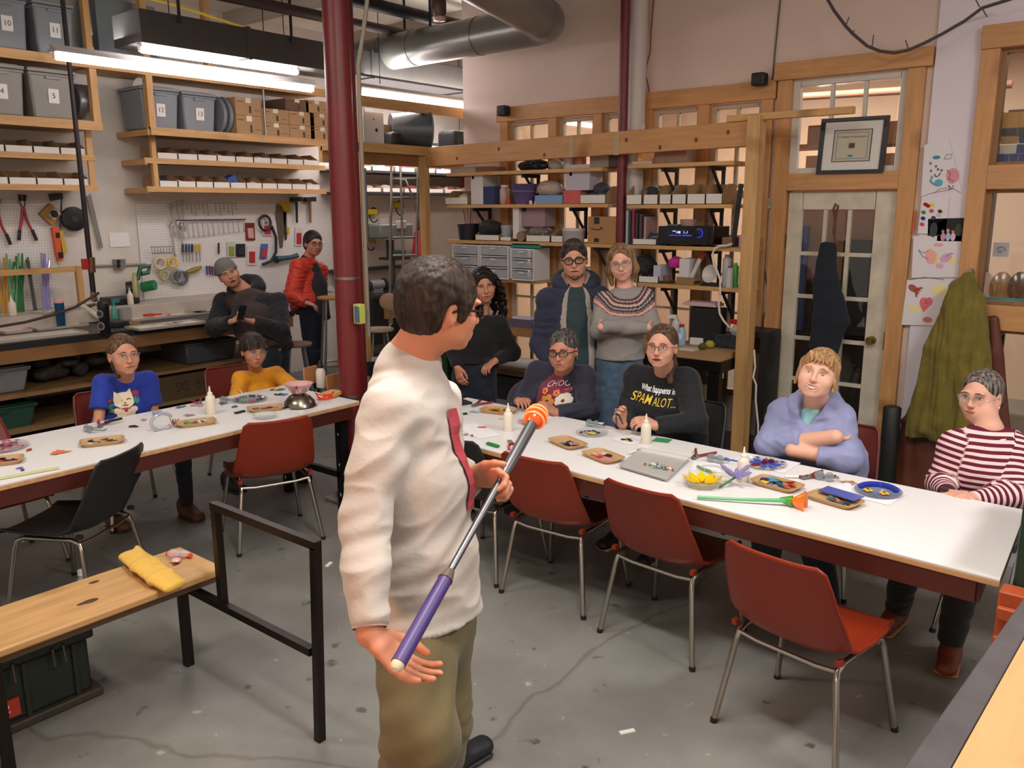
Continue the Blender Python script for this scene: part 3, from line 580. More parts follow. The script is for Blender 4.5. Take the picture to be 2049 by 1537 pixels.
# pegboards
PEG=M(0xDBD8D2,.6,0,'peg')
tagpeg=one(B().bb(-8.197,-8.18,.5,3.42,.92,1.96),'pegboard',PEG,'white pegboard with bolt cutters on left wall','pegboard')
one(B().bb(-8.197,-8.18,4.22,6.6,.92,1.96),'pegboard',PEG,'white pegboard with spanners and saws right of the socket','pegboard')
# mezzanine frame beyond the column
mz=thing('timber_rack','pine storage frame with high deck beyond the red column','storage frame',(-5.9,6,0),0,None,True)
part(B().bb(-5.9,-5.8,5.04,5.09,0,3.02),'post',PZ,mz); part(B().bb(-5.88,-5.8,5.84,5.90,0,2.46),'post',PZ,mz)
part(B().bb(-5.82,-5.78,5.04,6.9,2.39,2.47),'lower_beam',PY,mz); part(B().bb(-5.83,-5.79,5.04,7.2,2.77,2.86),'upper_beam',PY,mz)
part(B().bb(-6.35,-5.82,5.06,7.2,2.42,2.46),'deck',M(0xA88252,.6,0,'wood','y'),mz); part(B().bb(-6.38,-6.33,5.06,7.2,2.32,2.46),'rear_beam',PY,mz)
part(B().bb(-6.4,-6.33,7.1,7.16,0,2.4),'post',PZ,mz)
part(B().tube([(-5.77,5.06,1.6),(-5.77,5.06,2.25)],.02,8),'grey_angle_strip',M(0x6b7176,.4,.7),mz)
sb=thing('beam_frame','pine post and beam frame in front of the window shelves','beam frame',(-4.1,5.9,0),0,None,True)
part(B().bar((-5.79,5.88,2.376),(-2.58,5.88,2.415),.045,.175,(0,0,1)),'beam',TRX,sb,bev=.004)
part(B().bb(-2.585,-2.49,5.80,5.92,0,2.53),'post',PZ,sb,bev=.004)
part(B().bb(-2.76,-1.88,5.84,5.90,2.50,2.545),'top_batten',PX,sb)
for px in (1142,1232): 
    p=at(px,300,y=5.853); part(B().bb(p.x-.02,p.x+.03,5.85,5.857,2.31,2.475),'tape_strip',M(0xE2CFA8,.15,0,'frost',amt=.4),sb)
for kx,kz in ((-2.75,2.44),(-3.0,2.40),(-3.3,2.36),(-3.6,2.43),(-4.4,2.35),(-4.9,2.42),(-5.4,2.36)): part(B().lathe([(0,0),(.007,.001),(.014,.0)],(kx,5.8565,kz-.01),12,(0,-1,0),1.3,1),'knot',M(0x6b3f20,.6),sb)
# window wall shelves
def wshelf(x0,x1,z,y0=5.92,lab='',back=WY-.04,steps=()):
    t=thing('wall_shelf',lab,'shelf',((x0+x1)/2,6.1,z),0,None,True)
    part(B().bb(x0,x1,y0,back,z-.03,z),'board',PX,t,bev=.002)
    for x in steps: part(B().bb(x-.012,x+.012,y0+.04,back,z-.06,z-.03).bb(x-.012,x+.012,back-.03,back,z-.3,z-.03).bar((x,y0+.08,z-.045),(x,back-.02,z-.24),.016,.02),'bracket',M(0x26201e,.5),t)
    return t
wshelf(-5.6,-3.86,2.225,lab='upper pine shelf left of the maroon riser pipe',steps=(-5.3,-4.72,-4.2))
wshelf(-5.6,-3.80,1.935,lab='middle pine shelf left of the maroon riser pipe',steps=(-5.3,-4.72,-4.2))
wshelf(-5.6,-3.70,1.61,lab='lower pine shelf left of the maroon riser pipe, above the drawers',steps=(-4.3,-3.95))
wshelf(-3.62,-2.72,2.235,lab='upper pine shelf between riser pipes and right post',steps=(-3.33,-2.93))
wshelf(-3.62,-2.72,1.925,lab='pine shelf holding white parts bins right of the riser pipes',steps=(-3.33,-2.93))
wshelf(-3.60,-2.60,1.61,lab='pine shelf holding the stereo receiver',steps=(-3.33,-2.93))
wshelf(-3.50,-2.60,1.31,lab='lowest pine shelf with spray cans right of the riser pipes',steps=(-3.3,-2.8))
dk=thing('side_workbench','small plywood-topped workbench with black steel legs under window shelves','workbench',(-3,5.8,0),0,None,True)
part(B().bb(-3.45,-2.62,5.62,6.16,.80,.84),'top',M(0xB89466,.5,0,'wood','x'),dk); part(B().bb(-3.45,-2.60,5.60,6.16,.72,.80),'frame',DKSTEEL,dk)
for x,y in ((-2.66,5.64),(-3.42,5.64),(-2.66,6.12),(-3.42,6.12)): part(B().bb(x-.045,x+.045,y-.03,y+.03,0,.72),'leg',DKSTEEL,dk)
one(B().bb(-3.3,-2.8,5.72,6.1,.3,.58),'cardboard_carton',M(0x8f7c6a,.8),'pale cardboard carton under the small side workbench','carton')
one(B().bb(-3.3,-2.8,5.72,6.1,0,.3),'black_crate',M(0x1c1c1e,.6),'black plastic crate under carton at the small side workbench','crate')
one(B().bb(-2.46,-2.40,5.95,6.2,0,.95).bb(-2.62,-2.40,5.95,6.2,.95,1.0),'black_metal_stand',M(0x141418,.5),'black metal stand left of the glazed door','stand')
bm=thing('butcher_block_bench','butcher block bench behind the curly-haired woman','workbench',(-4.6,5.9,0),0,None,True)
part(B().bb(-5.5,-3.7,5.6,6.18,.82,.88),'top',M(0x9C7040,.5,0,'wood','x'),bm)
for x in (-5.4,-3.8): part(B().bb(x-.04,x+.04,5.64,5.72,0,.82),'leg',DKSTEEL,bm)
part(B().bb(-5.4,-3.7,5.66,6.1,.45,.49),'under_shelf',M(0x6c4c2c,.6,0,'wood','x'),bm)
one(B().tube([(-5.2,5.55,.60),(-3.75,5.55,.60)],.05,16),'white_pipe_roll',M(0xB9B2AC,.5),'long pale cardboard roll lying under the butcher block bench','roll')
one(B().bb(-5.0,-4.3,5.7,6.1,0,.42),'dark_storage_bin',M(0x1a1a1c,.6),'dark bin under the butcher block bench','bin')
one(B().bb(-3.98,-3.62,4.25,4.65,.0,.52),'grey_tool_case',M(0x55555a,.5,.3,'noise'),'grey metal tool case standing behind left end of right table','case')
# ================================================================ SDF SCULPTING
def nets(F,org,h):
    ins=F<0; nx,ny,nz=F.shape; c=np.zeros((nx-1,ny-1,nz-1),np.int8)
    for dx in (0,1):
        for dy in (0,1):
            for dz in (0,1): c+=ins[dx:nx-1+dx,dy:ny-1+dy,dz:nz-1+dz]
    act=(c>0)&(c<8); I=np.argwhere(act); n=len(I); idx=np.full(act.shape,-1,np.int32); idx[act]=np.arange(n)
    V={}
    for dx in (0,1):
        for dy in (0,1):
            for dz in (0,1): V[dx,dy,dz]=F[I[:,0]+dx,I[:,1]+dy,I[:,2]+dz]
    acc=np.zeros((n,3)); cnt=np.zeros(n)
    for ax in range(3):
        for a in (0,1):
            for b_ in (0,1):
                k0=[a,b_]; k0.insert(ax,0); k1=[a,b_]; k1.insert(ax,1); f0,f1=V[tuple(k0)],V[tuple(k1)]
                m_=(f0<0)!=(f1<0); t=np.where(m_,f0/(f0-f1+1e-20),0)
                p=np.tile(np.array(k0,float),(n,1)); p[:,ax]=t; acc+=p*m_[:,None]; cnt+=m_
    P=(I+acc/np.maximum(cnt,1)[:,None])*h+org
    Q=[]
    for ax in range(3):
        sl0=[slice(1,-1)]*3; sl0[ax]=slice(0,-1); sl1=list(sl0); sl1[ax]=slice(1,None)
        s0,s1=ins[tuple(sl0)],ins[tuple(sl1)]; d=s0!=s1; E=np.argwhere(d)
        off=[1,1,1]; off[ax]=0; E=E+off; fl=s0[d]
        o1,o2=[i for i in range(3) if i!=ax]; u=np.zeros(3,int); v=np.zeros(3,int); u[o1]=1; v[o2]=1
        q=np.stack([idx[tuple((E-u-v).T)],idx[tuple((E-v).T)],idx[tuple(E.T)],idx[tuple((E-u).T)]],1)
        if ax==1: fl=~fl
        q=np.where(fl[:,None],q,q[:,::-1]); Q.append(q)
    return P,np.concatenate(Q)
def A(v): return np.array(v,float)
class SDF:
    def __init__(s): s.p=[]
    def limb(s,a,b,ra,rb=None,x=None,k=.02,op='+',cut=(0,0)):
        """tapered limb; radii scalar or (rx,ry) with rx along x"""
        rb=ra if rb is None else rb; f=lambda r:(r,r) if not isinstance(r,(tuple,list)) else tuple(r)
        s.p.append(('l',A(a),A(b),f(ra),f(rb),None if x is None else A(x),k,op,cut)); return s
    def ell(s,c,r,R=None,k=.02,op='+'): s.p.append(('e',A(c),A(r),np.eye(3) if R is None else np.array(R),k,op)); return s
    def chain(s,pts,rs,x=None,k=.02,cut=(0,0)):
        for i in range(len(pts)-1): s.limb(pts[i],pts[i+1],rs[i],rs[i+1],x,k,'+',(cut[0] if i==0 else 0,cut[1] if i==len(pts)-2 else 0))
        return s
    def plane(s,c,n,k=.004): s.p.append(('p',A(c),A(n)/np.linalg.norm(A(n)),k)); return s
    def bounds(s):
        lo=np.full(3,1e9); hi=-lo
        for q in s.p:
            if q[0]=='l' and q[7]=='+':
                r=max(q[3]+q[4]); lo=np.minimum(lo,np.minimum(q[1],q[2])-r); hi=np.maximum(hi,np.maximum(q[1],q[2])+r)
            if q[0]=='e' and q[5]=='+': r=q[2].max(); lo=np.minimum(lo,q[1]-r); hi=np.maximum(hi,q[1]+r)
        return lo,hi
    def mesh(s,h):
        lo,hi=s.bounds(); lo=lo-3*h; hi=hi+3*h; n=np.ceil((hi-lo)/h).astype(int)+1
        F=np.full(n,.06,np.float32); ax=[(lo[i]+np.arange(n[i])*h).astype(np.float32) for i in range(3)]
        for q in s.p:
            if q[0]=='p':
                d=(ax[0]-q[1][0])[:,None,None]*q[2][0]+(ax[1]-q[1][1])[None,:,None]*q[2][1]+(ax[2]-q[1][2])[None,None,:]*q[2][2]
                F=np.maximum(F,d.astype(np.float32)); continue
            if q[0]=='l': r=max(q[3]+q[4]); l2,h2=np.minimum(q[1],q[2])-r,np.maximum(q[1],q[2])+r; k,op=q[6],q[7]
            else: r=q[2].max(); l2,h2=q[1]-r,q[1]+r; k,op=q[4],q[5]
            m_=k+2.5*h; i0=np.clip(np.floor((l2-m_-lo)/h).astype(int),0,n); i1=np.clip(np.ceil((h2+m_-lo)/h).astype(int)+1,0,n)
            if (i1<=i0).any(): continue
            X=(ax[0][i0[0]:i1[0]]-np.float32(q[1][0]))[:,None,None]; Y=(ax[1][i0[1]:i1[1]]-np.float32(q[1][1]))[None,:,None]; Z=(ax[2][i0[2]:i1[2]]-np.float32(q[1][2]))[None,None,:]
            dot=lambda v:X*np.float32(v[0])+Y*np.float32(v[1])+Z*np.float32(v[2])
            if q[0]=='l':
                w=q[2]-q[1]; L_=max(np.linalg.norm(w),1e-6); w=w/L_
                x=q[5] if q[5] is not None else (A((0,0,1)) if abs(w[2])<.9 else A((1,0,0)))
                u=x-w*x.dot(w); nu=np.linalg.norm(u)
                if nu<1e-4: u=np.cross(w,A((.3,.7,.2))); nu=np.linalg.norm(u)
                u=u/nu; v=np.cross(w,u); pu,pv,pw=dot(u),dot(v),dot(w); t=np.clip(pw/L_,0,1); e=pw-t*L_
                rx=q[3][0]+(q[4][0]-q[3][0])*t; ry=q[3][1]+(q[4][1]-q[3][1])*t; rz=np.minimum(rx,ry)
                k0=np.sqrt((pu/rx)**2+(pv/ry)**2+(e/rz)**2); k1=np.sqrt((pu/rx**2)**2+(pv/ry**2)**2+(e/rz**2)**2)+1e-6; d=k0*(k0-1)/k1
                if q[8][0]: d=np.maximum(d,-pw)
                if q[8][1]: d=np.maximum(d,pw-L_)
            else:
                R=q[3]; a=[dot(R[:,i])/q[2][i] for i in range(3)]; k0=np.sqrt(a[0]**2+a[1]**2+a[2]**2)
                k1=np.sqrt(sum((a[i]/q[2][i])**2 for i in range(3)))+1e-6; d=k0*(k0-1)/k1
            d=d.astype(np.float32); sl=tuple(slice(i0[i],i1[i]) for i in range(3)); f=F[sl]
            if op=='+': hh=np.maximum(k-np.abs(f-d),0)/k; F[sl]=np.minimum(f,d)-hh*hh*k/4
            else: d=-d; hh=np.maximum(k-np.abs(f-d),0)/k; F[sl]=np.maximum(f,d)+hh*hh*k/4
        return nets(F,lo,h)
def vnorm(P,Q):
    n=np.cross(P[Q[:,2]]-P[Q[:,0]],P[Q[:,3]]-P[Q[:,1]]); N=np.zeros_like(P)
    for i in range(4): np.add.at(N,Q[:,i],n)
    return N/(np.linalg.norm(N,axis=1)[:,None]+1e-12)
def folds(P,amp,f=9,seed=0,stretch=(1,1,2.2)):
    r=np.random.RandomState(seed); p=P*np.array(stretch); o=np.zeros(len(P)); a=1;tot=0
    for i in range(4):
        k1,k2=r.randn(3),r.randn(3); k1/=np.linalg.norm(k1); k2/=np.linalg.norm(k2)
        o+=a*np.sin((p@k1)*f*1.7**i*2+2.2*np.sin((p@k2)*f*1.3**i+r.rand()*6)+r.rand()*6); tot+=a; a*=.62
    o=o/tot; return amp*(1-np.abs(o))*1.2-amp*.6
def npmesh(name,P,Q,mat,parent,smooth=True,attr=None):
    off=np.array(parent['_w']) if parent is not None and parent.get('_w') is not None else P.mean(0)
    me=bpy.data.meshes.new(name); n=len(P); me.vertices.add(n); me.vertices.foreach_set('co',(P-off).astype(np.float32).ravel())
    f=len(Q); me.loops.add(f*4); me.loops.foreach_set('vertex_index',Q.ravel().astype(np.int32)); me.polygons.add(f)
    me.polygons.foreach_set('loop_start',np.arange(0,4*f,4,dtype=np.int32)); me.polygons.foreach_set('loop_total',np.full(f,4,np.int32))
    me.update(calc_edges=True); me.validate(); me.polygons.foreach_set('use_smooth',[smooth]*len(me.polygons))
    if attr is not None:
        for k_,v in attr.items(): a=me.attributes.new(k_,'FLOAT','POINT'); a.data.foreach_set('value',v.astype(np.float32))
    me.materials.append(mat); o=bpy.data.objects.new(name,me); COL.objects.link(o)
    if parent is not None: o.parent=parent; o['_w']=parent['_w']
    else: o.location=off; o['_w']=list(off)
    return o
def sculpt(s,name,mat,parent,h=.006,amp=0,f=9,seed=0,attrf=None,stretch=(1,1,2.2)):
    P,Q=s.mesh(h)
    if amp: P=P+vnorm(P,Q)*folds(P,amp,f,seed,stretch)[:,None]
    o=npmesh(name,P,Q,mat,parent,attr=attrf(P) if attrf else None); o_data[o.name]=(P,Q); return o
o_data={}
# ---------------------------------------------------------------- people
def skinmat(c): 
    m=M(c,.5,0,'plain',spec=.35); b=m.node_tree.nodes['Principled BSDF']; b.inputs['Subsurface Weight'].default_value=.12; b.inputs['Subsurface Radius'].default_value=(.012,.005,.003); b.inputs['Subsurface Scale'].default_value=1.0
    return m
def hairmat(c,c2=None):
    m=M(c,.55,0,'plain',spec=.3,scale=c%97+.5); nt=m.node_tree; N=nt.nodes; L=nt.links
    if 'hairn' in N: return m
    b=N['Principled BSDF']; t=N.new('ShaderNodeTexCoord'); mp=N.new('ShaderNodeMapping'); mp.inputs['Scale'].default_value=(90,90,12); n=N.new('ShaderNodeTexNoise'); n.name='hairn'; n.inputs['Scale'].default_value=1; n.inputs['Detail'].default_value=3
    L.new(t.outputs['Object'],mp.inputs[0]); L.new(mp.outputs[0],n.inputs['Vector']); r=N.new('ShaderNodeValToRGB'); a=lin(c); b2=lin(c2) if c2 else tuple(min(1,v*2.0) for v in a)
    r.color_ramp.elements[0].position=.38; r.color_ramp.elements[0].color=(*[v*.55 for v in a],1); r.color_ramp.elements[1].position=.68; r.color_ramp.elements[1].color=(*b2,1)
    L.new(n.outputs['Fac'],r.inputs[0]); L.new(r.outputs[0],b.inputs['Base Color']); bp=N.new('ShaderNodeBump'); bp.inputs['Strength'].default_value=.5; bp.inputs['Distance'].default_value=.004; L.new(n.outputs['Fac'],bp.inputs['Height']); L.new(bp.outputs[0],b.inputs['Normal']); return m
def frame(yaw,pitch=0,roll=0):
    """head frame from camera-relative angles: yaw 0 looks at camera, + towards image right; pitch + looks up; roll + tilts top of head to image right"""
    back=-Vector((FW.x,FW.y,0)).normalized(); r=Vector((RT.x,RT.y,0)).normalized(); a=math.radians(yaw)
    f=(back*math.cos(a)+r*math.sin(a)); up=Vector((0,0,1)); p=math.radians(pitch); f2=f*math.cos(p)+up*math.sin(p); u2=up*math.cos(p)-f*math.sin(p)
    q=Quaternion(-FW.normalized(),-math.radians(roll)); f2=q@f2; u2=q@u2; s_=f2.cross(u2) # person's right
    return Matrix((s_,f2,u2)).transposed()   # columns: right, forward, up
class Person:
    def __init__(s,_n,label,skin,head,look,size=1.0,h=.0045,group=None,base=None):
        s.H=at(head[0],head[1],d=head[2]); s.R=frame(*look); s.sz=size; s.h=h; s.skin=skin
        bl=base or (s.H.x,s.H.y,0); s.t=thing('person',label,'person',bl,0,group,True); s.S=SDF(); s.N=np.array(s.R)
    def L(s,x,y,z): return s.H+s.R@(Vector((x,y,z))*s.sz)
    def head(s,neck,nose=1.0,jaw=1.0,smile=0,brow=0x4a3424,lip=0xA8645A,eye=0x3a2c22,mouth_open=0,face=True,nr=.052,cheek=1.0):
        S_,z=s.S,s.sz; R=s.N; e=lambda c,r,k=.02,op='+':S_.ell(s.L(*c),[v*z for v in r],R,k*z,op)
        e((0,-.018,.03),(.077,.096,.087)); e((0,.026,-.022),(.067*cheek,.062,.078),.03); e((0,.03,-.068),(.057*jaw,.046,.034),.03); e((0,.066,-.094),(.024*jaw,.016,.014),.028)
        for q in (-1,1):
            e((q*.042,.058,-.028),(.024*cheek,.022,.024),.025); e((q*.031,.1,.004),(.019,.014,.011),.014,'-')
            e((q*.078,-.008,-.008),(.009,.017,.031),.008); e((q*.086,.0,-.004),(.006,.009,.018),.006,'-'); e((q*.0105,.098,-.032),(.0075,.009,.007),.008)
            e((q*.03,.085,.026),(.024,.012,.008),.02)
        S_.limb(s.L(0,.088,.012),s.L(0,.106+.003*nose,-.028),.0065*z,.0092*z,k=.014*z)
        S_.limb(s.L(-.018,.084,-.059),s.L(.018,.084,-.059),.009*z,k=.014*z); S_.limb(s.L(-.015,.082,-.071),s.L(.015,.082,-.071),.009*z,k=.012*z)
        if mouth_open: e((0,.097,-.065),(.021,.016,.005*mouth_open),.006,'-')
        S_.limb(s.L(0,-.03,-.05),neck,nr*z,(nr+.006)*z,k=.035)
        s.F=dict(smile=smile,brow=brow,lip=lip,eye=eye,mo=mouth_open) if face else None
    def features(s):
        z=s.sz; t=s.t; P,Q=o_data[s.body.name]; loc=(P-np.array(s.H))@s.N/z; m=(np.abs(loc[Q[:,0]])<(.1,.16,.13)).all(1)&(loc[Q[:,0],1]>0)
        bv=BVHTree.FromPolygons([tuple(v) for v in loc],[tuple(q) for q in Q[m]])
        def sf(x,zz,o=.0):
            h=bv.ray_cast(Vector((x,.2,zz)),Vector((0,-1,0)),.25); y=h[0].y if h[0] is not None else .07; return s.L(x,y+o,zz)
        F=s.F; W_=M(0xDAD0C8,.3,spec=.5); I_=M(F['eye'],.2,spec=.7); LID=M(F['brow'],.6); mo,sm0=F['mo'],F['smile']
        for q in (-1,1):
            ring=[]
            for i in range(12):
                a=i*math.pi/6; x=q*.031+math.cos(a)*.0128; ring.append(sf(x,.002+math.sin(a)*(.0047 if math.sin(a)>0 else .0036)*(1-.3*sm0*(math.sin(a)<0)),.0012))
            c=sf(q*.031,.002,.0045); part(B().add(ring+[c],[(i,(i+1)%12,12) for i in range(12)]),'eye',W_,t)
            u,v,w=basis(s.R@Vector((0,1,0))); c=sf(q*.031,.0022,.0034); part(B().add([c+(u*math.cos(a)+v*math.sin(a))*.0043*z for a in [i*math.pi/6 for i in range(12)]]+[c+w*.0016],[(i,(i+1)%12,12) for i in range(12)]),'iris',I_,t)
            part(B().tube([sf(q*(.0165+.0072*i),.0035+.0036*math.sin((i+.4)/4.4*math.pi),.0012) for i in range(5)],[.0007*z,.0013*z,.0014*z,.0013*z,.0008*z],5),'eyelid',LID,t)
            part(B().tube([sf(q*(.014+.0085*i),.0225+.0055*math.sin((i+.5)/4.6*math.pi),.0004) for i in range(5)],[.0018*z,.0027*z,.0028*z,.0023*z,.001*z],6),'eyebrow',hairmat(F['brow']),t)
        n=10; up=[];lo=[]; ww=.024+.004*min(sm0,1.4)
        for i in range(n+1):
            u=i/n*2-1; sm=sm0*.007*u*u; g=.0026*mo*(1-u*u); up.append(sf(u*ww,-.0600+sm+g*.7+.0012*(1-abs(u)),.0003)); lo.append(sf(u*ww*.96,-.0665+sm*1.15-g*1.6+.004*u*u*(1 if mo<.5 else .2),.0003))
        LM=M(F['lip'],.45,spec=.4); b=B(); pr=lambda k:[(.0008+k*(1-(i/n*2-1)**2))*z for i in range(n+1)]
        b.tube(up,pr(.0022),6); b.tube(lo,pr(.0030),6); part(b,'lips',LM,t)
        if mo or sm0>1:
            off=(s.R@Vector((0,1,0)))*.0008; part(B().add([p_+off for p_ in up]+[p_+off for p_ in lo],[(i,i+1,n+2+i,n+1+i) for i in range(n)]),'teeth' if sm0>.9 else 'mouth_cavity',M(0xE6DCCC,.35) if sm0>.9 else M(0x3a1614,.6),t)
    def hand(s,wr,tip,palm,side,curl=.5,sz=1.0,thumb=.6,spread=.1,grip=None):
        """wr wrist point, tip: point the fingers head for, palm: palm normal, side=+1 thumb towards u"""
        wr=Vector(wr); w=(Vector(tip)-wr).normalized(); n=Vector(palm); n=(n-w*n.dot(w)).normalized(); u=w.cross(n)*side; S_=s.S; z=sz
        S_.limb(wr,wr+w*.03*z,(.026*z,.019*z),(.03*z,.017*z),x=u,k=.012)
        S_.limb(wr+w*.03*z,wr+w*.078*z,(.034*z,.0155*z),(.04*z,.0135*z),x=u,k=.012)
        for i,(o,L_) in enumerate(((.030,.070),(.0105,.078),(-.0095,.072),(-.029,.056))):
            p=wr+w*(.078 if i<3 else .072)*z+u*o*z; d=(w+u*(o*spread*22)).normalized(); c=curl if not isinstance(curl,(list,tuple)) else curl[i]; ang=0
            for j,(sg,r0,r1) in enumerate(((.45,.0092,.0086),(.31,.0086,.0078),(.24,.0078,.0066))):
                ang+=c*(1.1 if j else .8); dd=(d*math.cos(ang)+n*math.sin(ang)).normalized(); q=p+dd*L_*sg*z*1.05; S_.limb(p,q,r0*z,r1*z,k=.004); p=q
        p=wr+w*.02*z+u*.026*z; d=(w*.75+u*.6+n*.25*thumb).normalized(); q=p+d*.042*z; S_.limb(p,q,.0145*z,.0115*z,k=.01)
        d=(w*.85+u*(.45-.7*thumb)+n*.55*thumb).normalized(); p=q; q=p+d*.032*z; S_.limb(p,q,.0105*z,.0095*z,k=.005); d=(w*.95+u*(.2-.8*thumb)+n*.6*thumb).normalized(); S_.limb(q,q+d*.026*z,.0095*z,.0078*z,k=.004)
    def arm(s,sh,el,wr,r=(.042,.036,.026)):
        s.S.limb(sh,el,r[0],r[1],k=.02); s.S.limb(el,wr,r[1],r[2],k=.02)
    def core(s,neck,shL,shR,pel,w=1.0):
        m_=(Vector(shL)+Vector(shR))/2; x=(Vector(shR)-Vector(shL)).normalized(); s.S.limb(Vector(neck),m_-Vector((0,0,.04)),(.05,.05),(.075*w,.04),x=x,k=.03); s.S.limb(shL,shR,.040,k=.03); s.S.limb(m_-Vector((0,0,.04)),pel,(.08*w,.035),(.1*w,.05),x=x,k=.03)
    def build(s): s.body=sculpt(s.S,'body',skinmat(s.skin),s.t,s.h); s.F and s.features(); return s.body
    def hair(s,S_,mat,h=.0045,amp=.002,f=40,seed=1,name='hair',stretch=(1,1,.35)): return sculpt(S_,name,mat,s.t,h,amp,f,seed,stretch=stretch)
    def facecut(s,S_,x=.07,top=.078,y=.088,ry=.058,k=.012):
        rz=.105; S_.ell(s.L(0,y,top-rz),(x,ry,rz),s.N,k,'-')
    def skull_hair(s,grow=1.0,front=.5,fz=-.02,back=0,x=1.0):
        S_=SDF(); z=s.sz; S_.ell(s.L(0,-.022,.036),[.083*z*grow*x,.102*z*grow,.092*z*grow],s.N)
        S_.ell(s.L(0,-.055,-.02),[.07*z*grow*x,.06*z*grow,.07*z],s.N,k=.03)
        return S_
    def glasses(s,mat,wire=.0022,w=.024,hgt=.017,lens=None,name='glasses',rnd=1,yo=0):
        g=B(); z=s.sz; L_=s.L; y=.106+yo
        for q in (-1,1):
            pts=[]
            for i in range(17):
                a=2*math.pi*i/16; ca,sa=math.cos(a),math.sin(a); e_=.55 if rnd<1 else 1
                pts.append(L_(q*.032+w*math.copysign(abs(ca)**e_,ca),y-.010*abs((q*.032+w*ca)/.055)**2,.003+hgt*math.copysign(abs(sa)**e_,sa)))
            g.tube(pts,wire*z,6,cap=False)
            g.tube([L_(q*.056,y-.010,.006),L_(q*.074,y-.03,.006),L_(q*.082,.01,.004),L_(q*.082,-.01,-.004)],wire*z,6)
        g.tube([L_(-.01,y,.006),L_(0,y+.003,.009),L_(.01,y,.006)],wire*z,6)
        fr=part(g,name,mat,s.t)
        if lens:
            for q in (-1,1):
                b=B(); c=L_(q*.032,y-.002,.003); ring=[L_(q*.032+w*math.cos(i*math.pi/8),y-.010*abs((q*.032+w*math.cos(i*math.pi/8))/.055)**2,.003+hgt*math.sin(i*math.pi/8)) for i in range(16)]
                b.add(ring+[c],[(i,(i+1)%16,16) for i in range(16)]); part(b,'lens',lens,fr)
        return fr
def project_onto(obj,vs,origin,xd,yd,raydir,off=.003,start=.4):
    P,Q=o_data[obj.name]; 
    if not hasattr(project_onto,'c'): project_onto.c={}
    if obj.name not in project_onto.c: project_onto.c[obj.name]=BVHTree.FromPolygons([tuple(p) for p in P],[tuple(q) for q in Q])
    bv=project_onto.c[obj.name]; out=[]; rd=Vector(raydir).normalized()
    for v in vs:
        p=Vector(origin)+Vector(xd)*v[0]+Vector(yd)*v[1]; h_=bv.ray_cast(p-rd*start,rd,start*2.2); out.append((h_[0]-rd*(off+.0015)) if h_[0] is not None else p)
    return out
def decal(obj,shapes,mat,origin,xd,yd,raydir,parent,name='print',off=.005,sub=True):
    """flat shapes [(verts2d,faces)] printed onto a garment surface"""
    b=B()
    for vs,fs in shapes: b.add(project_onto(obj,vs,origin,xd,yd,raydir,off),fs)
    return part(b,name,mat,parent,smooth=False)
def disc2(cx,cy,rx,ry,n=14,a0=0): return ([(cx+rx*math.cos(a0+2*math.pi*i/n),cy+ry*math.sin(a0+2*math.pi*i/n)) for i in range(n)]+[(cx,cy)],[(i,(i+1)%n,n) for i in range(n)])
def garment(p,name,mat,sh,arms,torso,xdir,h=.007,amp=.006,f=9,seed=0,k=.03,extra=None,attrf=None,cutz=None,stretch=(1,1,2.0)):
    """sh=(L,R) shoulder points with radius; arms=[[(pt,r),...]..]; torso=[(pt,(rx,ry)),...]"""
    S_=SDF(); (a,ra),(b_,rb)=sh; S_.limb(a,b_,ra,rb,k=.05)
    S_.chain([t[0] for t in torso],[t[1] for t in torso],x=xdir,k=.045,cut=(0,1))
    for ar in arms: S_.chain([q[0] for q in ar],[q[1] for q in ar],k=k,cut=(0,1))
    if extra: extra(S_)
    return sculpt(S_,name,mat,p.t,h,amp,f,seed,attrf,stretch)
def legs(p,name,mat,chains,h=.009,amp=.006,f=7,seed=3,pelvis=None,cut=1):
    S_=SDF()
    if pelvis: S_.limb(*pelvis[:2],pelvis[2],pelvis[2],k=.04)
    for c in chains: S_.chain([q[0] for q in c],[q[1] for q in c],k=.04,cut=(0,cut))
    return sculpt(S_,name,mat,p.t,h,amp,f,seed)
def shoe(p,heel,toe,mat,sole,r=.045,name='shoe'):
    heel,toe=Vector(heel),Vector(toe); S_=SDF(); up=Vector((0,0,1)); m_=heel.lerp(toe,.45)
    S_.limb(heel+up*.045,toe+up*.035,(.04,.042),(.042,.03),x=(toe-heel).cross(up),k=.02); S_.limb(heel+up*.09,m_+up*.05,.04,.038,k=.03); S_.plane(heel+up*.012,(0,0,-1))
    o=sculpt(S_,name,mat,p.t,.007); S2=SDF(); S2.limb(heel+up*.012,toe+up*.012,(.045,.012),(.048,.012),x=(toe-heel).cross(up)); S2.plane(heel+up*.002,(0,0,-1)); sculpt(S2,'sole',sole,o,.006); return o
def P3(px,py,d): return at(px,py,d=d)
SKIN=0xD9A488; PALE=0xE0AE96
SAFE=M(0xEFF4F4,.04,0,'glass')
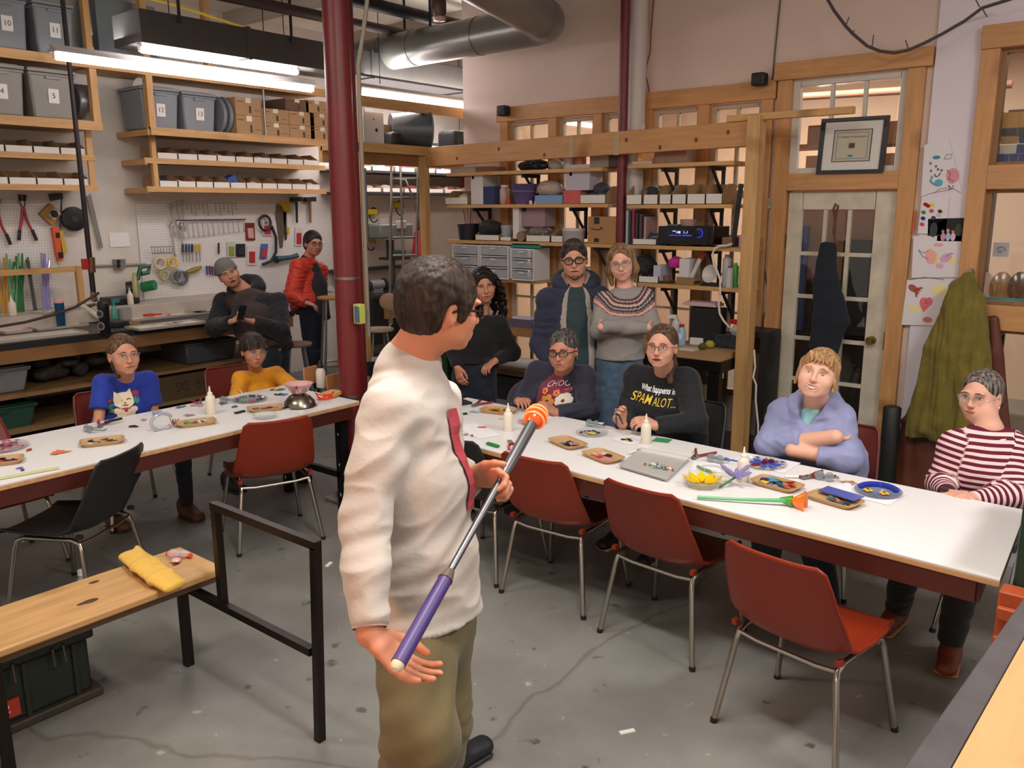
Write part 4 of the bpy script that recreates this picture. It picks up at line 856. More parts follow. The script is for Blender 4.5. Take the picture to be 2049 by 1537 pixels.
def stripes(colA,colB,attr,freq,duty=.5,rough=.75):
    m=bpy.data.materials.new('striped_knit'); m.use_nodes=True; N=m.node_tree.nodes; L=m.node_tree.links; b=N['Principled BSDF']; b.inputs['Roughness'].default_value=rough; b.inputs['Specular IOR Level'].default_value=.2
    a=N.new('ShaderNodeAttribute'); a.attribute_name=attr; mu=N.new('ShaderNodeMath'); mu.operation='MULTIPLY'; mu.inputs[1].default_value=freq; fr=N.new('ShaderNodeMath'); fr.operation='FRACT'; gt=N.new('ShaderNodeMath'); gt.operation='GREATER_THAN'; gt.inputs[1].default_value=duty
    mx=N.new('ShaderNodeMixRGB'); mx.inputs[1].default_value=(*lin(colA),1); mx.inputs[2].default_value=(*lin(colB),1)
    L.new(a.outputs['Fac'],mu.inputs[0]); L.new(mu.outputs[0],fr.inputs[0]); L.new(fr.outputs[0],gt.inputs[0]); L.new(gt.outputs[0],mx.inputs[0]); L.new(mx.outputs[0],b.inputs['Base Color']); return m
def armattr(arms,x0=0):
    def f(P):
        best=P[:,2].copy(); bd=np.full(len(P),1e9)
        for ar in arms:
            L0=0
            for i in range(len(ar)-1):
                a,b_=A(ar[i][0]),A(ar[i+1][0]); w=b_-a; L_=np.linalg.norm(w); w/=L_; t=np.clip((P-a)@w,0,L_); d=np.linalg.norm(P-a-t[:,None]*w,axis=1)
                m_=(d<bd)&(d<ar[i][1]*1.12+.004); best=np.where(m_,x0-(L0+(P-a)@w),best); bd=np.where(m_,d,bd); L0+=L_
        return {'run':best}
    return f
# ================================================================ PEOPLE
def V(*a): return Vector(a)
def Yp(px,py,y): return at(px,py,y=y)
def Xp(px,py,x): return at(px,py,x=x)
JEAN=M(0x34455A,.8,0,'cloth',scale=30); DKJEAN=M(0x171F2E,.85,0,'cloth',scale=30); BLUEJ=M(0x4A6078,.8,0,'cloth',scale=22,amt=.2)
def seated_legs(p,mat,pel,feet,knee_y,spread=.11,toe=None,shoes=None,r=.075):
    ch=[]
    for i,(fx,fy) in enumerate(feet):
        s_=(-1,1)[i]; hp=pel+V(s_*.09,0,-.01); kn=V((pel.x+fx)/2+s_*spread*.4,knee_y,.50); an=V(fx,fy,.09); ch.append([(hp,r+.01),(kn,r-.012),(an,r-.027)])
    legs(p,'trousers',mat,ch)
    if shoes:
        for i,(fx,fy) in enumerate(feet): shoe(p,V(fx,fy+.04,0),V(fx+(-.02,.02)[i],fy-.15,0),shoes[0],shoes[1])
def ponytail(p,pts,rs,mat,parent=None):
    S_=SDF(); S_.chain(pts,rs,k=.02); return sculpt(S_,'ponytail',mat,p.t,.005,.004,30,2,stretch=(1,1,.3))
# ---- woman in navy cardigan, maroon shirt ------------------------------
p=Person(0,'seated woman with short dark hair in navy cardigan over maroon flower print shirt',0xB98068,(1127,702,4.93),(-22,-2,-3),1.0)
shL,shR=Yp(1076,746,4.12),Yp(1168,754,4.12); nk=Yp(1128,746,4.11); pel=V(-3.2,4.22,.50)
p.head(nk,brow=0x2e2420,lip=0x8e5648,jaw=1.08,cheek=1.06); elL,wrL=Yp(1042,812,4.0),Yp(1037,803,3.86); elR,wrR=Yp(1178,822,4.02),Yp(1112,826,3.84)
p.core(nk,shL,shR,pel); p.arm(shL,elL,wrL); p.arm(shR,elR,wrR)
p.hand(wrL,Yp(1052,797,3.74),(0,.2,-1),1,.55,.95); p.hand(wrR,Yp(1082,806,3.76),(0,.6,-1),-1,.7,.95); p.build()
hb=hairmat(0x2B2624,0x6A6360); S_=p.skull_hair(1.0); p.facecut(S_,.07,.07); p.hair(S_,hb,amp=.004,f=45)
for q in (-1,1): part(B().ball(p.L(q*.083,-.002,-.045),.006,8),'earring',STEEL,p.t)
p.glasses(M(0x1C1614,.3),.0028,.026,.0185,SAFE)
MAR2=M(0x7A2442,.8,0,'cloth',scale=20); xd=shR-shL
tee=garment(p,'shirt',MAR2,((shL.lerp(shR,.12),.055),(shL.lerp(shR,.88),.055)),[],[(nk+V(0,0,-.06),(.11,.08)),(nk+V(0,-.02,-.18),(.165,.125)),(pel+V(0,-.02,.12),(.17,.14)),(pel,(.17,.14))],xd,amp=.004,seed=2)
NAVY=M(0x24263A,.85,0,'cloth',scale=20)
ax=xd.normalized(); fr=V(0,-1,0)
def cut_v(S_):
    c=nk+V(-.03,-.22,-.30); S_.limb(nk+V(0,-.17,.0),c+V(0,0,-.1),(.078,.13),(.135,.15),x=ax,k=.01,op='-')
garment(p,'cardigan',NAVY,((shL,.068),(shR,.068)),[[(shL,.066),(elL,.056),(wrL.lerp(elL,.12),.042)],[(shR,.066),(elR,.058),(wrR.lerp(elR,.05),.042)]],[(nk+V(0,.01,-.07),(.12,.085)),(nk+V(0,0,-.2),(.20,.145)),(pel+V(0,0,.16),(.215,.165)),(pel+V(0,0,-.02),(.22,.17))],xd,amp=.009,seed=4,extra=cut_v,h=.0065)
uu=ax; vv=Vector((0,0,1)); c0=Yp(1104,789,3.93)
vs,fs=text_mesh('CHOOSE',.046,bold=-.0002); decal(tee,[([(v.x*.9+.01,v.y+.052-.8*v.x**2) for v in vs],fs)],M(0xE8DCD8,.7),c0,uu,vv,(0,1,0),p.t,'lettering')
def flower(cx,cy,r,n=6): return [disc2(cx+r*.6*math.cos(2*math.pi*i/n),cy+r*.6*math.sin(2*math.pi*i/n),r*.42,r*.42,8) for i in range(n)]
decal(tee,flower(-.045,-.05,.045,5),M(0xC98A34,.7),c0,uu,vv,(0,1,0),p.t,'flower_print'); decal(tee,flower(.045,-.045,.045,9),M(0xE0D4C4,.7),c0,uu,vv,(0,1,0),p.t,'flower_print',.0035)
decal(tee,flower(-.07,.01,.022,5)+flower(.0,.0,.02,5)+flower(.07,.02,.015,5),M(0xD87850,.7),c0,uu,vv,(0,1,0),p.t,'flower_print',.004)
seated_legs(p,DKJEAN,pel,[(-3.3,3.7),(-3.05,3.75)],3.75)
# ---- woman in black SPAMALOT sweatshirt --------------------------------
p=Person(0,'seated woman with ponytail in black sweatshirt with white and yellow lettering',0xCF9880,(1324,694,4.47),(-25,4,0),.97)
shL,shR=Yp(1274,756,4.1),Yp(1374,762,4.1); nk=Yp(1330,752,4.11); pel=V(-2.2,4.18,.50)
p.head(nk,brow=0x6a5040,lip=0x9c4a44,mouth_open=.9,cheek=.98); elL,wrL=Yp(1252,838,3.98),Yp(1246,850,3.82); elR,wrR=Yp(1392,846,3.98),Yp(1312,852,3.80)
p.core(nk,shL,shR,pel); p.arm(shL,elL,wrL); p.arm(shR,elR,wrR)
p.hand(wrL,Yp(1228,818,3.75),(1,0,-.3),1,.6,.98); p.hand(wrR,Yp(1280,842,3.74),(-.2,.4,-1),-1,.6,.98); p.build()
hb=hairmat(0x3E2C22,0x6B4E3C); S_=p.skull_hair(1.0); p.facecut(S_,.074,.084); S_.ell(p.L(0,-.12,.03),(.04,.04,.04),p.N,.02); p.hair(S_,hb)
ponytail(p,[p.L(0,-.12,.04),p.L(.0,-.15,-.03),p.L(-.02,-.14,-.12),p.L(-.03,-.12,-.2)],[.03,.04,.035,.02],hb)
p.glasses(M(0x6b4a34,.3,.5),.0016,.023,.014,SAFE,rnd=.6)
BSW=M(0x0E1016,.85,0,'cloth',scale=25); xd=shR-shL
sw=garment(p,'sweatshirt',BSW,((shL,.070),(shR,.070)),[[(shL,.068),(elL,.058),(wrL,.040)],[(shR,.070),(elR,.062),(wrR.lerp(elR,.03),.042)]],[(nk+V(0,0,-.055),(.10,.08)),(nk+V(0,-.02,-.19),(.18,.14)),(pel+V(0,-.02,.14),(.19,.155)),(pel,(.2,.16))],xd,amp=.007,seed=6,h=.0065)
ax=xd.normalized(); c0=Yp(1296,799,3.93); vv=V(0,0,1); uu=V(1,-.03,-.03).normalized()
vs,fs=text_mesh('What happens in',.047,bold=.0012); decal(sw,[([(v.x*.66+.018,v.y*.95+.044) for v in vs],fs)],M(0xE8E8EC,.7),c0,uu,vv,(0,1,0),p.t,'lettering')
vs,fs=text_mesh('SPAM',.076,bold=.0003); decal(sw,[([(v.x*.80-.062+v.y*.1,v.y*.9-.012) for v in vs],fs)],M(0xE8C63C,.7),c0,uu,vv,(0,1,0),p.t,'lettering')
vs,fs=text_mesh('ALOT...',.072,bold=-.0004); decal(sw,[([(v.x*.52+.08,v.y*.9-.016) for v in vs],fs)],M(0xE8C63C,.7),c0,uu,vv,(0,1,0),p.t,'lettering')
B_=at(1210,1105,z=0); B2=at(1280,1135,z=0)
seated_legs(p,DKJEAN,pel,[(B_.x,B_.y+.16),(B2.x,B2.y+.16)],3.72,shoes=(M(0x1a1a1e,.6),M(0xC8A880,.6)))
# ---- woman in lilac hoodie ----------------------------------------------
p=Person(0,'smiling seated woman with blond hair in lilac hoodie with folded arms',PALE,(1637,750,4.0),(-28,8,11),1.03)
shL,shR=Yp(1570,830,4.1),Yp(1674,840,4.1); nk=Yp(1634,808,4.1); pel=V(-1.36,4.2,.50)
p.head(nk,brow=0xA07850,lip=0xA85A50,smile=1.2,mouth_open=1.4,cheek=1.12,jaw=1.08,eye=0x4a5a60); elL,wrL=Yp(1542,892,3.96),Yp(1672,874,3.90); elR,wrR=Yp(1690,918,3.95),Yp(1586,901,3.88)
p.core(nk,shL,shR,pel,1.1); p.arm(shL,elL,wrL,(.05,.045,.034)); p.arm(shR,elR,wrR,(.05,.045,.036))
p.hand(wrL,Yp(1698,880,4.12),(0,1,0),1,.05,.8); p.hand(wrR,Yp(1556,885,4.15),(.2,1,0),1,.05,.8); p.build()
hb=hairmat(0xA87C50,0xC09868); S_=p.skull_hair(1.04); p.facecut(S_,.07,.07,.094); S_.limb(p.L(.078,.01,.05),p.L(.085,.025,-.06),.014,.008); S_.limb(p.L(-.078,.01,.05),p.L(-.085,.025,-.06),.014,.008)
for i in range(7): S_.limb(p.L(-.05+i*.016,.07,.09),p.L(-.055+i*.018,.092-.00035*(i-3)**2*8,.05+.003*(i%2)),.011,.0045,k=.01)
p.hair(S_,hb,amp=.003)
LIL=M(0x8E94BC,.85,0,'cloth',scale=16); xd=shR-shL; fA=elL.lerp(wrL,.52); fB=elR.lerp(wrR,.5)
def hoodx(S_):
    c=nk+V(0,.02,0)
    pts=[c+V(.085*math.cos(a),-.03+.085*math.sin(a),.0+.045*math.sin(a)) for a in [math.pi*2*i/16 for i in range(17)]]
    S_.chain(pts,[.036]*17,k=.02); S_.limb(c+V(.09,-.06,.01),c+V(0,-.12,-.1),.034,.024,k=.02); S_.limb(c+V(-.09,-.06,.01),c+V(0,-.12,-.1),.034,.024,k=.02); S_.ell(c+V(0,-.09,.0),(.055,.08,.10),None,.02,'-')
garment(p,'hoodie',LIL,((shL,.08),(shR,.08)),[[(shL,.080),(elL,.072),(fA,.060)],[(shR,.082),(elR,.076),(fB,.062)]],[(nk+V(0,0,-.06),(.13,.1)),(nk+V(0,-.02,-.2),(.20,.15)),(pel+V(0,-.02,.14),(.205,.175)),(pel,(.215,.18))],xd,amp=.009,seed=9,extra=hoodx,h=.0065)
S_=SDF(); S_.limb(nk+V(0,-.05,-.05),nk+V(0,-.07,-.12),(.06,.045),(.05,.05),x=xd,k=.02); sculpt(S_,'undershirt',M(0x8CC4C4,.8),p.t,.006)
part(B().ball(p.L(-.083,-.002,-.045),.005,8),'earring',STEEL,p.t)
b1=at(1515,1250,z=0)
seated_legs(p,M(0x1C2436,.85,0,'cloth',scale=25),pel,[(b1.x-.02,b1.y+.18),(-1.15,3.75)],3.62,shoes=(M(0x22222a,.6),M(0xD8C8B0,.6)),r=.085)
# ---- woman in striped top ------------------------------------------------
p=Person(0,'seated woman with grey-brown ponytail in maroon and white striped top at right table end',0xD4A08A,(1962,793,3.83),(-52,2,-2),.98)
shL,shR=Yp(1912,892,4.02),Yp(2022,895,4.12); nk=Yp(1978,860,4.1); pel=V(-.53,4.17,.50)
p.head(nk,brow=0x5a4638,lip=0xA8645A,cheek=.98,smile=.4); elL,wrL=Yp(1882,968,3.98),Yp(1896,990,3.80); elR,wrR=Yp(2032,992,3.98),Yp(1935,1002,3.78)
p.core(nk,shL,shR,pel); p.arm(shL,elL,wrL); p.arm(shR,elR,wrR)
p.hand(wrL,Yp(1925,996,3.74),(0,.4,-1),1,.4,.95); p.hand(wrR,Yp(1898,998,3.74),(0,.5,-1),-1,.5,.95); p.build()
hb=hairmat(0x3A302C,0x8C8078); S_=p.skull_hair(1.0); p.facecut(S_,.078,.08); p.hair(S_,hb)
ponytail(p,[p.L(0,-.11,.0),p.L(0,-.14,-.04),p.L(.01,-.13,-.11),p.L(0,-.11,-.17)],[.03,.042,.034,.016],hairmat(0x2a2220,0x4a3c36))
p.glasses(M(0xB8BCBC,.2,0,'frost',amt=.5),.0012,.026,.016,SAFE,'safety_glasses',rnd=.7); part(B().ball(p.L(-.083,.0,-.042),.006,8),'earring',M(0xE8E0D8,.3),p.t)
xd=shR-shL; arms=[[(shL,.066),(elL,.057),(wrL.lerp(elL,.12),.037)],[(shR,.068),(elR,.062),(wrR.lerp(elR,.12),.037)]]
ST=stripes(0x641A34,0xE2CBC6,'run',36,.52)
st=garment(p,'striped_top',ST,((shL,.066),(shR,.066)),arms,[(nk+V(0,0,-.05),(.105,.08)),(nk+V(0,-.02,-.18),(.165,.135)),(pel+V(0,-.03,.2),(.165,.15)),(pel,(.18,.16))],xd,amp=.005,seed=11,attrf=armattr(arms,nk.z),h=.0065)
col=B().tube([nk+V(.088*math.cos(a),-.008+.082*math.sin(a),-.012+.02*math.cos(a)*0-.02*max(0,-math.sin(a))) for a in [2*math.pi*i/24 for i in range(25)]],.009,8,cap=False); part(col,'collar',M(0xE2D6CC,.8),p.t)
part(B().tube([wrL+V(.03*math.cos(a),.02*math.sin(a)*.6,.028*math.sin(a)) for a in [2*math.pi*i/16 for i in range(17)]],.006,8,cap=False).box(wrL+V(-.01,-.02,.028),(.03,.03,.012)),'watch',M(0x2a2a30,.3,.6),p.t)
b1=at(1775,1275,z=0); BOOT=M(0x6E3018,.6,0,'noise')
seated_legs(p,M(0x101218,.85,0,'cloth',scale=25),V(-.62,4.17,.5),[(b1.x,b1.y+.14),(-.62,3.72)],3.62,shoes=(BOOT,M(0xA8783C,.6)),r=.08)
# ---- girl in blue shirt --------------------------------------------------
p=Person(0,'girl in bright blue cat shirt sitting behind the left table',0xC88E72,(247,710,4.93),(42,0,-2),.99)
shL,shR=Xp(206,768,-5.02),Xp(296,760,-5.0); nk=Xp(250,760,-5.03); pel=V(-5.06,2.36,.50)
p.head(nk,brow=0x4a3626,lip=0x9a5a4c,nr=.046,cheek=1.0,jaw=.96); elL,wrL=Xp(196,852,-4.95),Xp(214,884,-4.82); elR,wrR=Xp(311,840,-4.95),Xp(318,842,-4.80)
p.core(nk,shL,shR,pel,.85); p.arm(shL,elL,wrL,(.036,.03,.022)); p.arm(shR,elR,wrR,(.036,.03,.022))
p.hand(wrL,wrL+V(.1,.05,-.02),(0,0,-1),-1,.4,.85); p.hand(wrR,wrR+V(.1,-.05,-.02),(0,0,-1),1,.4,.85); p.build()
hb=hairmat(0x4A3424,0x7A5A40); S_=p.skull_hair(1.0); p.facecut(S_,.076,.08); p.hair(S_,hb); ponytail(p,[p.L(0,-.1,-.02),p.L(.01,-.11,-.08),p.L(.02,-.09,-.14)],[.028,.03,.014],hb)
p.glasses(M(0xB8BCBC,.2,0,'frost',amt=.5),.0012,.026,.016,SAFE,'safety_glasses',rnd=.7)
xd=shR-shL; BL=M(0x1B36A0,.8,0,'cloth',scale=18)
ts=garment(p,'blue_t_shirt',BL,((shL,.052),(shR,.052)),[[(shL,.054),(shL.lerp(elL,.62),.058)],[(shR,.054),(shR.lerp(elR,.62),.058)]],[(nk+V(0,0,-.055),(.085,.066)),(nk+V(.01,0,-.17),(.135,.10)),(pel+V(0,0,.1),(.135,.115)),(pel,(.14,.12))],xd,amp=.005,seed=13,h=.006)
uu=xd.normalized(); uu.z=0; uu.normalize(); vv=V(0,0,1); rd=V(-1,.12,0); c0=Xp(260,814,-4.85)
CR=M(0xE2D4B8,.7)
head=([(-.058,.03),(-.05,.085),(-.025,.068),(0,.073),(.022,.072),(.045,.092),(.052,.035),(.05,.005),(.03,-.012),(-.03,-.016),(-.055,.0)],[tuple(range(11))]); 
decal(ts,[([(x+.0,y) for x,y in head[0]]+[(0,.03)],[(i,(i+1)%11,11) for i in range(11)]),disc2(0,-.055,.05,.045),disc2(-.04,-.085,.026,.02),disc2(.04,-.085,.026,.022),disc2(.045,-.03,.022,.018),disc2(-.045,-.035,.02,.018)],CR,c0,uu,vv,rd,p.t,'cat_print')
K=M(0x2a2420,.7)
def arcs(cx,cy,r,a0,a1,w=.0022,n=7):
    o=[(cx+(r+w)*math.cos(a0+(a1-a0)*i/n),cy+(r+w)*math.sin(a0+(a1-a0)*i/n)) for i in range(n+1)]+[(cx+(r-w)*math.cos(a0+(a1-a0)*i/n),cy+(r-w)*math.sin(a0+(a1-a0)*i/n)) for i in range(n+1)]
    return (o,[(i,i+1,n+2+i,n+1+i) for i in range(n)])
decal(ts,[arcs(-.024,.02,.011,.2,2.9),arcs(.024,.024,.011,.2,2.9),disc2(0,.012,.005,.004,8),arcs(-.006,.004,.007,3.3,6.1),arcs(.007,.004,.007,3.3,6.1)],K,c0,uu,vv,rd,p.t,'cat_face_print',.0045)
decal(ts,[disc2(0,-.022,.026,.005),disc2(0,-.034,.010,.010)],M(0xB83038,.7),c0,uu,vv,rd,p.t,'collar_print',.005)
for d_,c1 in ((disc2(.075,.06,.024,.014),0xA83850),(disc2(-.08,.035,.02,.01),0xA83850),(disc2(.07,.02,.02,.02),0x2E8C84),(disc2(-.08,-.0,.022,.018),0x2E8C84),(disc2(.075,.04,.02,.01),0x5C3C8C),(disc2(-.075,-.03,.018,.012),0x6C9C3C)): decal(ts,[d_],M(c1,.7),c0,uu,vv,rd,p.t,'swirl_print')
b1=at(240,1060,z=0)
def side_legs(p,mat,pel,feet,knee_x,shoes,r=.06,sz=1):
    ch=[]
    for i,(fx,fy) in enumerate(feet):
        s_=(-1,1)[i]; hp=pel+V(0,s_*.08,-.01); kn=V(knee_x,(pel.y+fy)/2+s_*.05,.48); ch.append([(hp,r+.01),(kn,r-.01),(V(fx,fy,.08),r-.022)])
    legs(p,'trousers',mat,ch)
    for fx,fy in feet: shoe(p,V(fx-.04,fy,0),V(fx+.13,fy,0),shoes[0],shoes[1])
side_legs(p,DKJEAN,pel,[(b1.x-.06,b1.y),(-4.75,2.6)],-4.62,(M(0x5a3420,.6),M(0x3a2418,.6)))
# ---- boy in yellow shirt ---------------------------------------------------
p=Person(0,'boy with dark hair in yellow shirt leaning his arm on the left table',0xC08468,(507,702,5.78),(38,-4,3),.95)
shL,shR=Xp(482,760,-5.12),Xp(552,750,-5.06); nk=Xp(514,748,-5.12); pel=V(-5.18,3.40,.50)
p.head(nk,brow=0x1e1612,lip=0x9a5a4c,nr=.042,cheek=1.02,jaw=.92); elL,wrL=Xp(472,806,-5.02),Xp(492,812,-4.84); elR,wrR=Xp(588,776,-4.86),Xp(532,796,-4.68)
p.core(nk,shL,shR,pel,.8); p.arm(shL,elL,wrL,(.036,.03,.022)); p.arm(shR,elR,wrR,(.036,.03,.022)); p.hand(wrR,Xp(500,800,-4.62),(0,0,-1),1,.3,.82); p.hand(wrL,wrL+V(.1,0,-.02),(0,0,-1),-1,.3,.82); p.build()
hb=hairmat(0x221A16,0x453228); S_=p.skull_hair(1.06); p.facecut(S_,.07,.06,.095)
for i in range(9): S_.limb(p.L(-.066+i*.0165,.055,.085),p.L(-.07+i*.0175,.09,.034),.014,.006,k=.01)
p.hair(S_,hb,amp=.004); p.glasses(M(0xB8BCBC,.2,0,'frost',amt=.5),.0012,.026,.016,SAFE,'safety_glasses',rnd=.7)
xd=shR-shL; YEL=M(0xDB9312,.8,0,'cloth',scale=18)
ts=garment(p,'yellow_shirt',YEL,((shL,.055),(shR,.055)),[[(shL,.056),(elL,.050),(wrL,.036)],[(shR,.058),(elR,.054),(wrR,.038)]],[(nk+V(0,0,-.05),(.08,.066)),(nk+V(.02,0,-.17),(.14,.11)),(pel+V(0,0,.1),(.14,.12)),(pel,(.14,.12))],xd,amp=.006,seed=15,h=.0065)
uu=xd.copy(); uu.z=0; uu.normalize(); c0=Xp(514,780,-4.9); vs,fs=text_mesh('I AmO!',.066,bold=.001); decal(ts,[([(v.x*.95,v.y+v.x*.12-.02) for v in vs],fs)],M(0xF0D8C8,.7),c0,uu,V(0,0,1),(-1,.25,0),p.t,'lettering')
b1=at(475,985,z=0); side_legs(p,M(0x14161c,.85),pel,[(b1.x-.08,b1.y),(-4.85,3.5)],-4.72,(M(0x16161a,.6),M(0x24242a,.6)))
# ---- curly haired woman standing ------------------------------------------
def D(px,py,d): return at(px,py,d=d)
p=Person(0,'standing woman with long dark curly hair in black sweater, hand in pocket',0xBE8468,(968,572,5.95),(8,-6,-8),.98)
base=D(948,720,6.0); base.z=0
shL,shR=D(925,655,5.95),D(998,650,6.0); nk=D(962,632,6.02); pel=D(948,722,6.0)
p.head(nk,brow=0x2a1c18,lip=0x9c3c40,cheek=.97,smile=.4); elL,wrL=D(908,700,6.0),D(915,735,5.9); elR,wrR=D(1026,706,6.06),D(992,722,5.92)
p.core(nk,shL,shR,pel); p.arm(shL,elL,wrL); p.arm(shR,elR,wrR); p.hand(wrR,D(968,738,5.86),(0,.3,-.6),-1,.5,.95); p.hand(wrL,D(922,765,5.88),(0,1,0),1,.4,.95); p.build()
hb=hairmat(0x16100E,0x2c201c); S_=p.skull_hair(1.08); p.facecut(S_,.064,.078,.095); p.hair(S_,hb,amp=.006,f=40)
b=B(); rs=random.Random(5)
for i in range(46):
    a=rs.uniform(.15,math.pi-.15)*(1 if i%2 else -1)+math.pi/2*0; a=rs.uniform(-.35,math.pi+.35); r0=.088; x0,y0=r0*math.cos(a),-.02-r0*math.sin(a)*.95; L0=rs.uniform(.20,.36); ph=rs.uniform(0,6); pts=[]
    for j in range(17):
        t=j/16; z=.06-L0*t; sp=1+.55*math.sin(t*2.2)
        pts.append(p.L(x0*sp+.011*math.cos(ph+t*26),y0*sp+.011*math.sin(ph+t*26),z))
    b.tube(pts,[.011+.004*math.sin(3*t) for t in [j/16 for j in range(17)]],6)
tag(part(b,'curls',hb,p.t),kind='stuff')
part(B().tube([p.L(-.06+.015*i,.052-.0006*(i-4)**2*1.0,.112-.0022*(i-4)**2) for i in range(9)],.006,6),'glasses_on_head',M(0x2a2a2e,.15,.6),p.t)
xd=shR-shL; BS2=M(0x0B0C12,.9,0,'cloth',scale=20)
garment(p,'black_sweater',BS2,((shL,.062),(shR,.062)),[[(shL,.06),(elL,.052),(wrL,.038)],[(shR,.062),(elR,.054),(wrR,.038)]],[(nk+V(0,0,-.05),(.09,.075)),(nk+V(0,0,-.17),(.155,.12)),(pel+V(0,0,.14),(.14,.11)),(pel+V(0,0,.0),(.165,.125))],xd,amp=.006,seed=17)
def stand_legs(p,mat,pel,feet,r=(.105,.075,.055),shoes=None,fd=None,knee=.0):
    ch=[]; 
    for i,f in enumerate(feet):
        hp=pel.lerp(V(f[0],f[1],pel.z),.55)+V(0,0,-.02); kn=(hp+V(f[0],f[1],0))/2+(fd*knee if fd else V(0,0,0)); ch.append([(hp,r[0]),(kn,r[1]),(V(f[0],f[1],.06),r[2])])
    o=legs(p,'jeans',mat,ch,amp=.007,f=6)
    for f in feet:
        if shoes: shoe(p,V(f[0],f[1],0)-(fd*.05),V(f[0],f[1],0)+fd*.17,shoes[0],shoes[1])
cf=-V(FW.x,FW.y,0).normalized(); rt=V(RT.x,RT.y,0)
stand_legs(p,DKJEAN,pel,[tuple((base-rt*.1)[:2]),tuple((base+rt*.11)[:2])],shoes=(BLACK,BLACK),fd=cf)
# ---- man in navy hoodie ----------------------------------------------------
p=Person(0,'standing bearded man with glasses in navy fleece-lined hoodie and teal shirt',0xC89078,(1149,519,5.62),(-6,-4,-4),1.06)
shL,shR=D(1096,598,5.68),D(1200,596,5.68); nk=D(1152,574,5.70); pel=D(1150,748,5.72); base=pel.copy(); base.z=0
p.head(nk,brow=0x2a1e1a,lip=0x9a5c50,jaw=1.12,nr=.058,mouth_open=.5); elL,wrL=D(1080,690,5.74),D(1108,738,5.62); elR,wrR=D(1212,690,5.78),D(1208,745,5.70)
p.core(nk,shL,shR,pel,1.1); p.arm(shL,elL,wrL); p.arm(shR,elR,wrR); p.hand(wrL,D(1130,760,5.6),(0,.5,-1),1,.6); p.hand(wrR,D(1205,785,5.7),(-1,0,0),-1,.4); p.build()
hb=hairmat(0x2A2220,0x4c4038); S_=p.skull_hair(1.02); p.facecut(S_,.075,.078,.09); S_.limb(p.L(-.04,.05,.098),p.L(.04,.055,.106),.022,.02,k=.03); p.hair(S_,hb,amp=.003,f=50)
S_=SDF(); S_.ell(p.L(0,.034,-.082),(.056,.05,.038),p.N); S_.ell(p.L(0,.07,-.104),(.026,.02,.018),p.N); S_.ell(p.L(0,.1,-.05),(.034,.05,.028),p.N,.01,'-'); bd=sculpt(S_,'beard',hairmat(0x6B4A3C,0x8a6450),p.t,.0045,.0015,60)
p.glasses(M(0x14100E,.3),.0034,.0255,.0175,SAFE,rnd=.7)
TEAL=M(0x24373C,.85,0,'cloth',scale=16); xd=shR-shL; ax=xd.normalized()
garment(p,'teal_t_shirt',TEAL,((shL.lerp(shR,.1),.058),(shL.lerp(shR,.9),.058)),[],[(nk+V(0,0,-.055),(.105,.085)),(nk+V(0,0,-.2),(.17,.138)),(pel+V(0,0,.1),(.165,.135)),(pel+V(0,0,-.1),(.175,.14))],xd,amp=.006,seed=19)
HN=M(0x262A40,.9,0,'cloth',scale=14); FL=M(0x9A9088,.95,0,'noise',scale=60,amt=.1)
TRS=[(nk+V(0,0,-.06),(.13,.1)),(nk+V(0,0,-.2),(.195,.15)),(pel+V(0,0,.1),(.19,.15)),(pel+V(0,0,-.12),(.205,.16))]
def vopen(w0,w1,w2):
    def f(S_):
        f_=cf*.24; S_.limb(nk+f_+V(0,0,.06),nk+f_+V(0,0,-.2),(w0,.2),(w1,.2),x=ax,k=.01,op='-'); S_.limb(nk+f_+V(0,0,-.2),pel+f_+V(0,0,-.4),(w1,.2),(w2,.2),x=ax,k=.01,op='-')
    return f
garment(p,'hoodie',HN,((shL,.074),(shR,.074)),[[(shL,.072),(elL,.064),(wrL,.046)],[(shR,.072),(elR,.064),(wrR,.046)]],TRS,xd,amp=.009,seed=21,extra=vopen(.115,.125,.125))
garment(p,'fleece_lining',FL,((shL,.062),(shR,.062)),[],[(a,(r[0]-.008,r[1]-.006)) for a,r in TRS],xd,amp=.003,f=30,seed=22,extra=vopen(.085,.078,.082))
def hoodring(mat,name,r0,rr,dz):
    S_=SDF(); pts=[nk+ax*(r0*math.cos(t))-cf*(.01+(r0-.02)*math.sin(t)-.0)+V(0,0,.035+dz+.04*math.sin(t)) for t in [math.pi*(-.22+1.44*i/12) for i in range(13)]]; S_.chain(pts,[rr*.8]+[rr]*11+[rr*.8],k=.03); sculpt(S_,name,mat,p.t,.0065,.004)
hoodring(HN,'hood',.122,.040,0); hoodring(FL,'hood_lining',.098,.030,.004)
stand_legs(p,DKJEAN,pel,[tuple((base-rt*.12)[:2]),tuple((base+rt*.12)[:2])],shoes=(BLACK,BLACK),fd=cf)
# ---- woman in patterned grey sweater -----------------------------------------
p=Person(0,'standing woman with blond bob, arms folded, in grey sweater with pink patterned yoke',0xDCA692,(1243,526,5.5),(-12,-3,-9),1.0)
shL,shR=D(1208,604,5.55),D(1288,595,5.55); nk=D(1251,578,5.56); pel=D(1240,716,5.58); base=pel.copy(); base.z=0
p.head(nk,brow=0x8a6848,lip=0xA8585A,smile=1.3,cheek=1.0,jaw=.95,nr=.046); elL,wrL=D(1196,662,5.48),D(1296,656,5.36); elR,wrR=D(1303,648,5.5),D(1203,655,5.33)
p.core(nk,shL,shR,pel,.95); p.arm(shL,elL,wrL); p.arm(shR,elR,wrR); p.hand(wrL,D(1308,640,5.6),(0,1,0),1,.1,.8); p.hand(wrR,D(1190,648,5.75),(0,1,0),-1,.1,.8); p.build()
hb=hairmat(0x7A5A3C,0xA07C58); S_=p.skull_hair(1.01); 
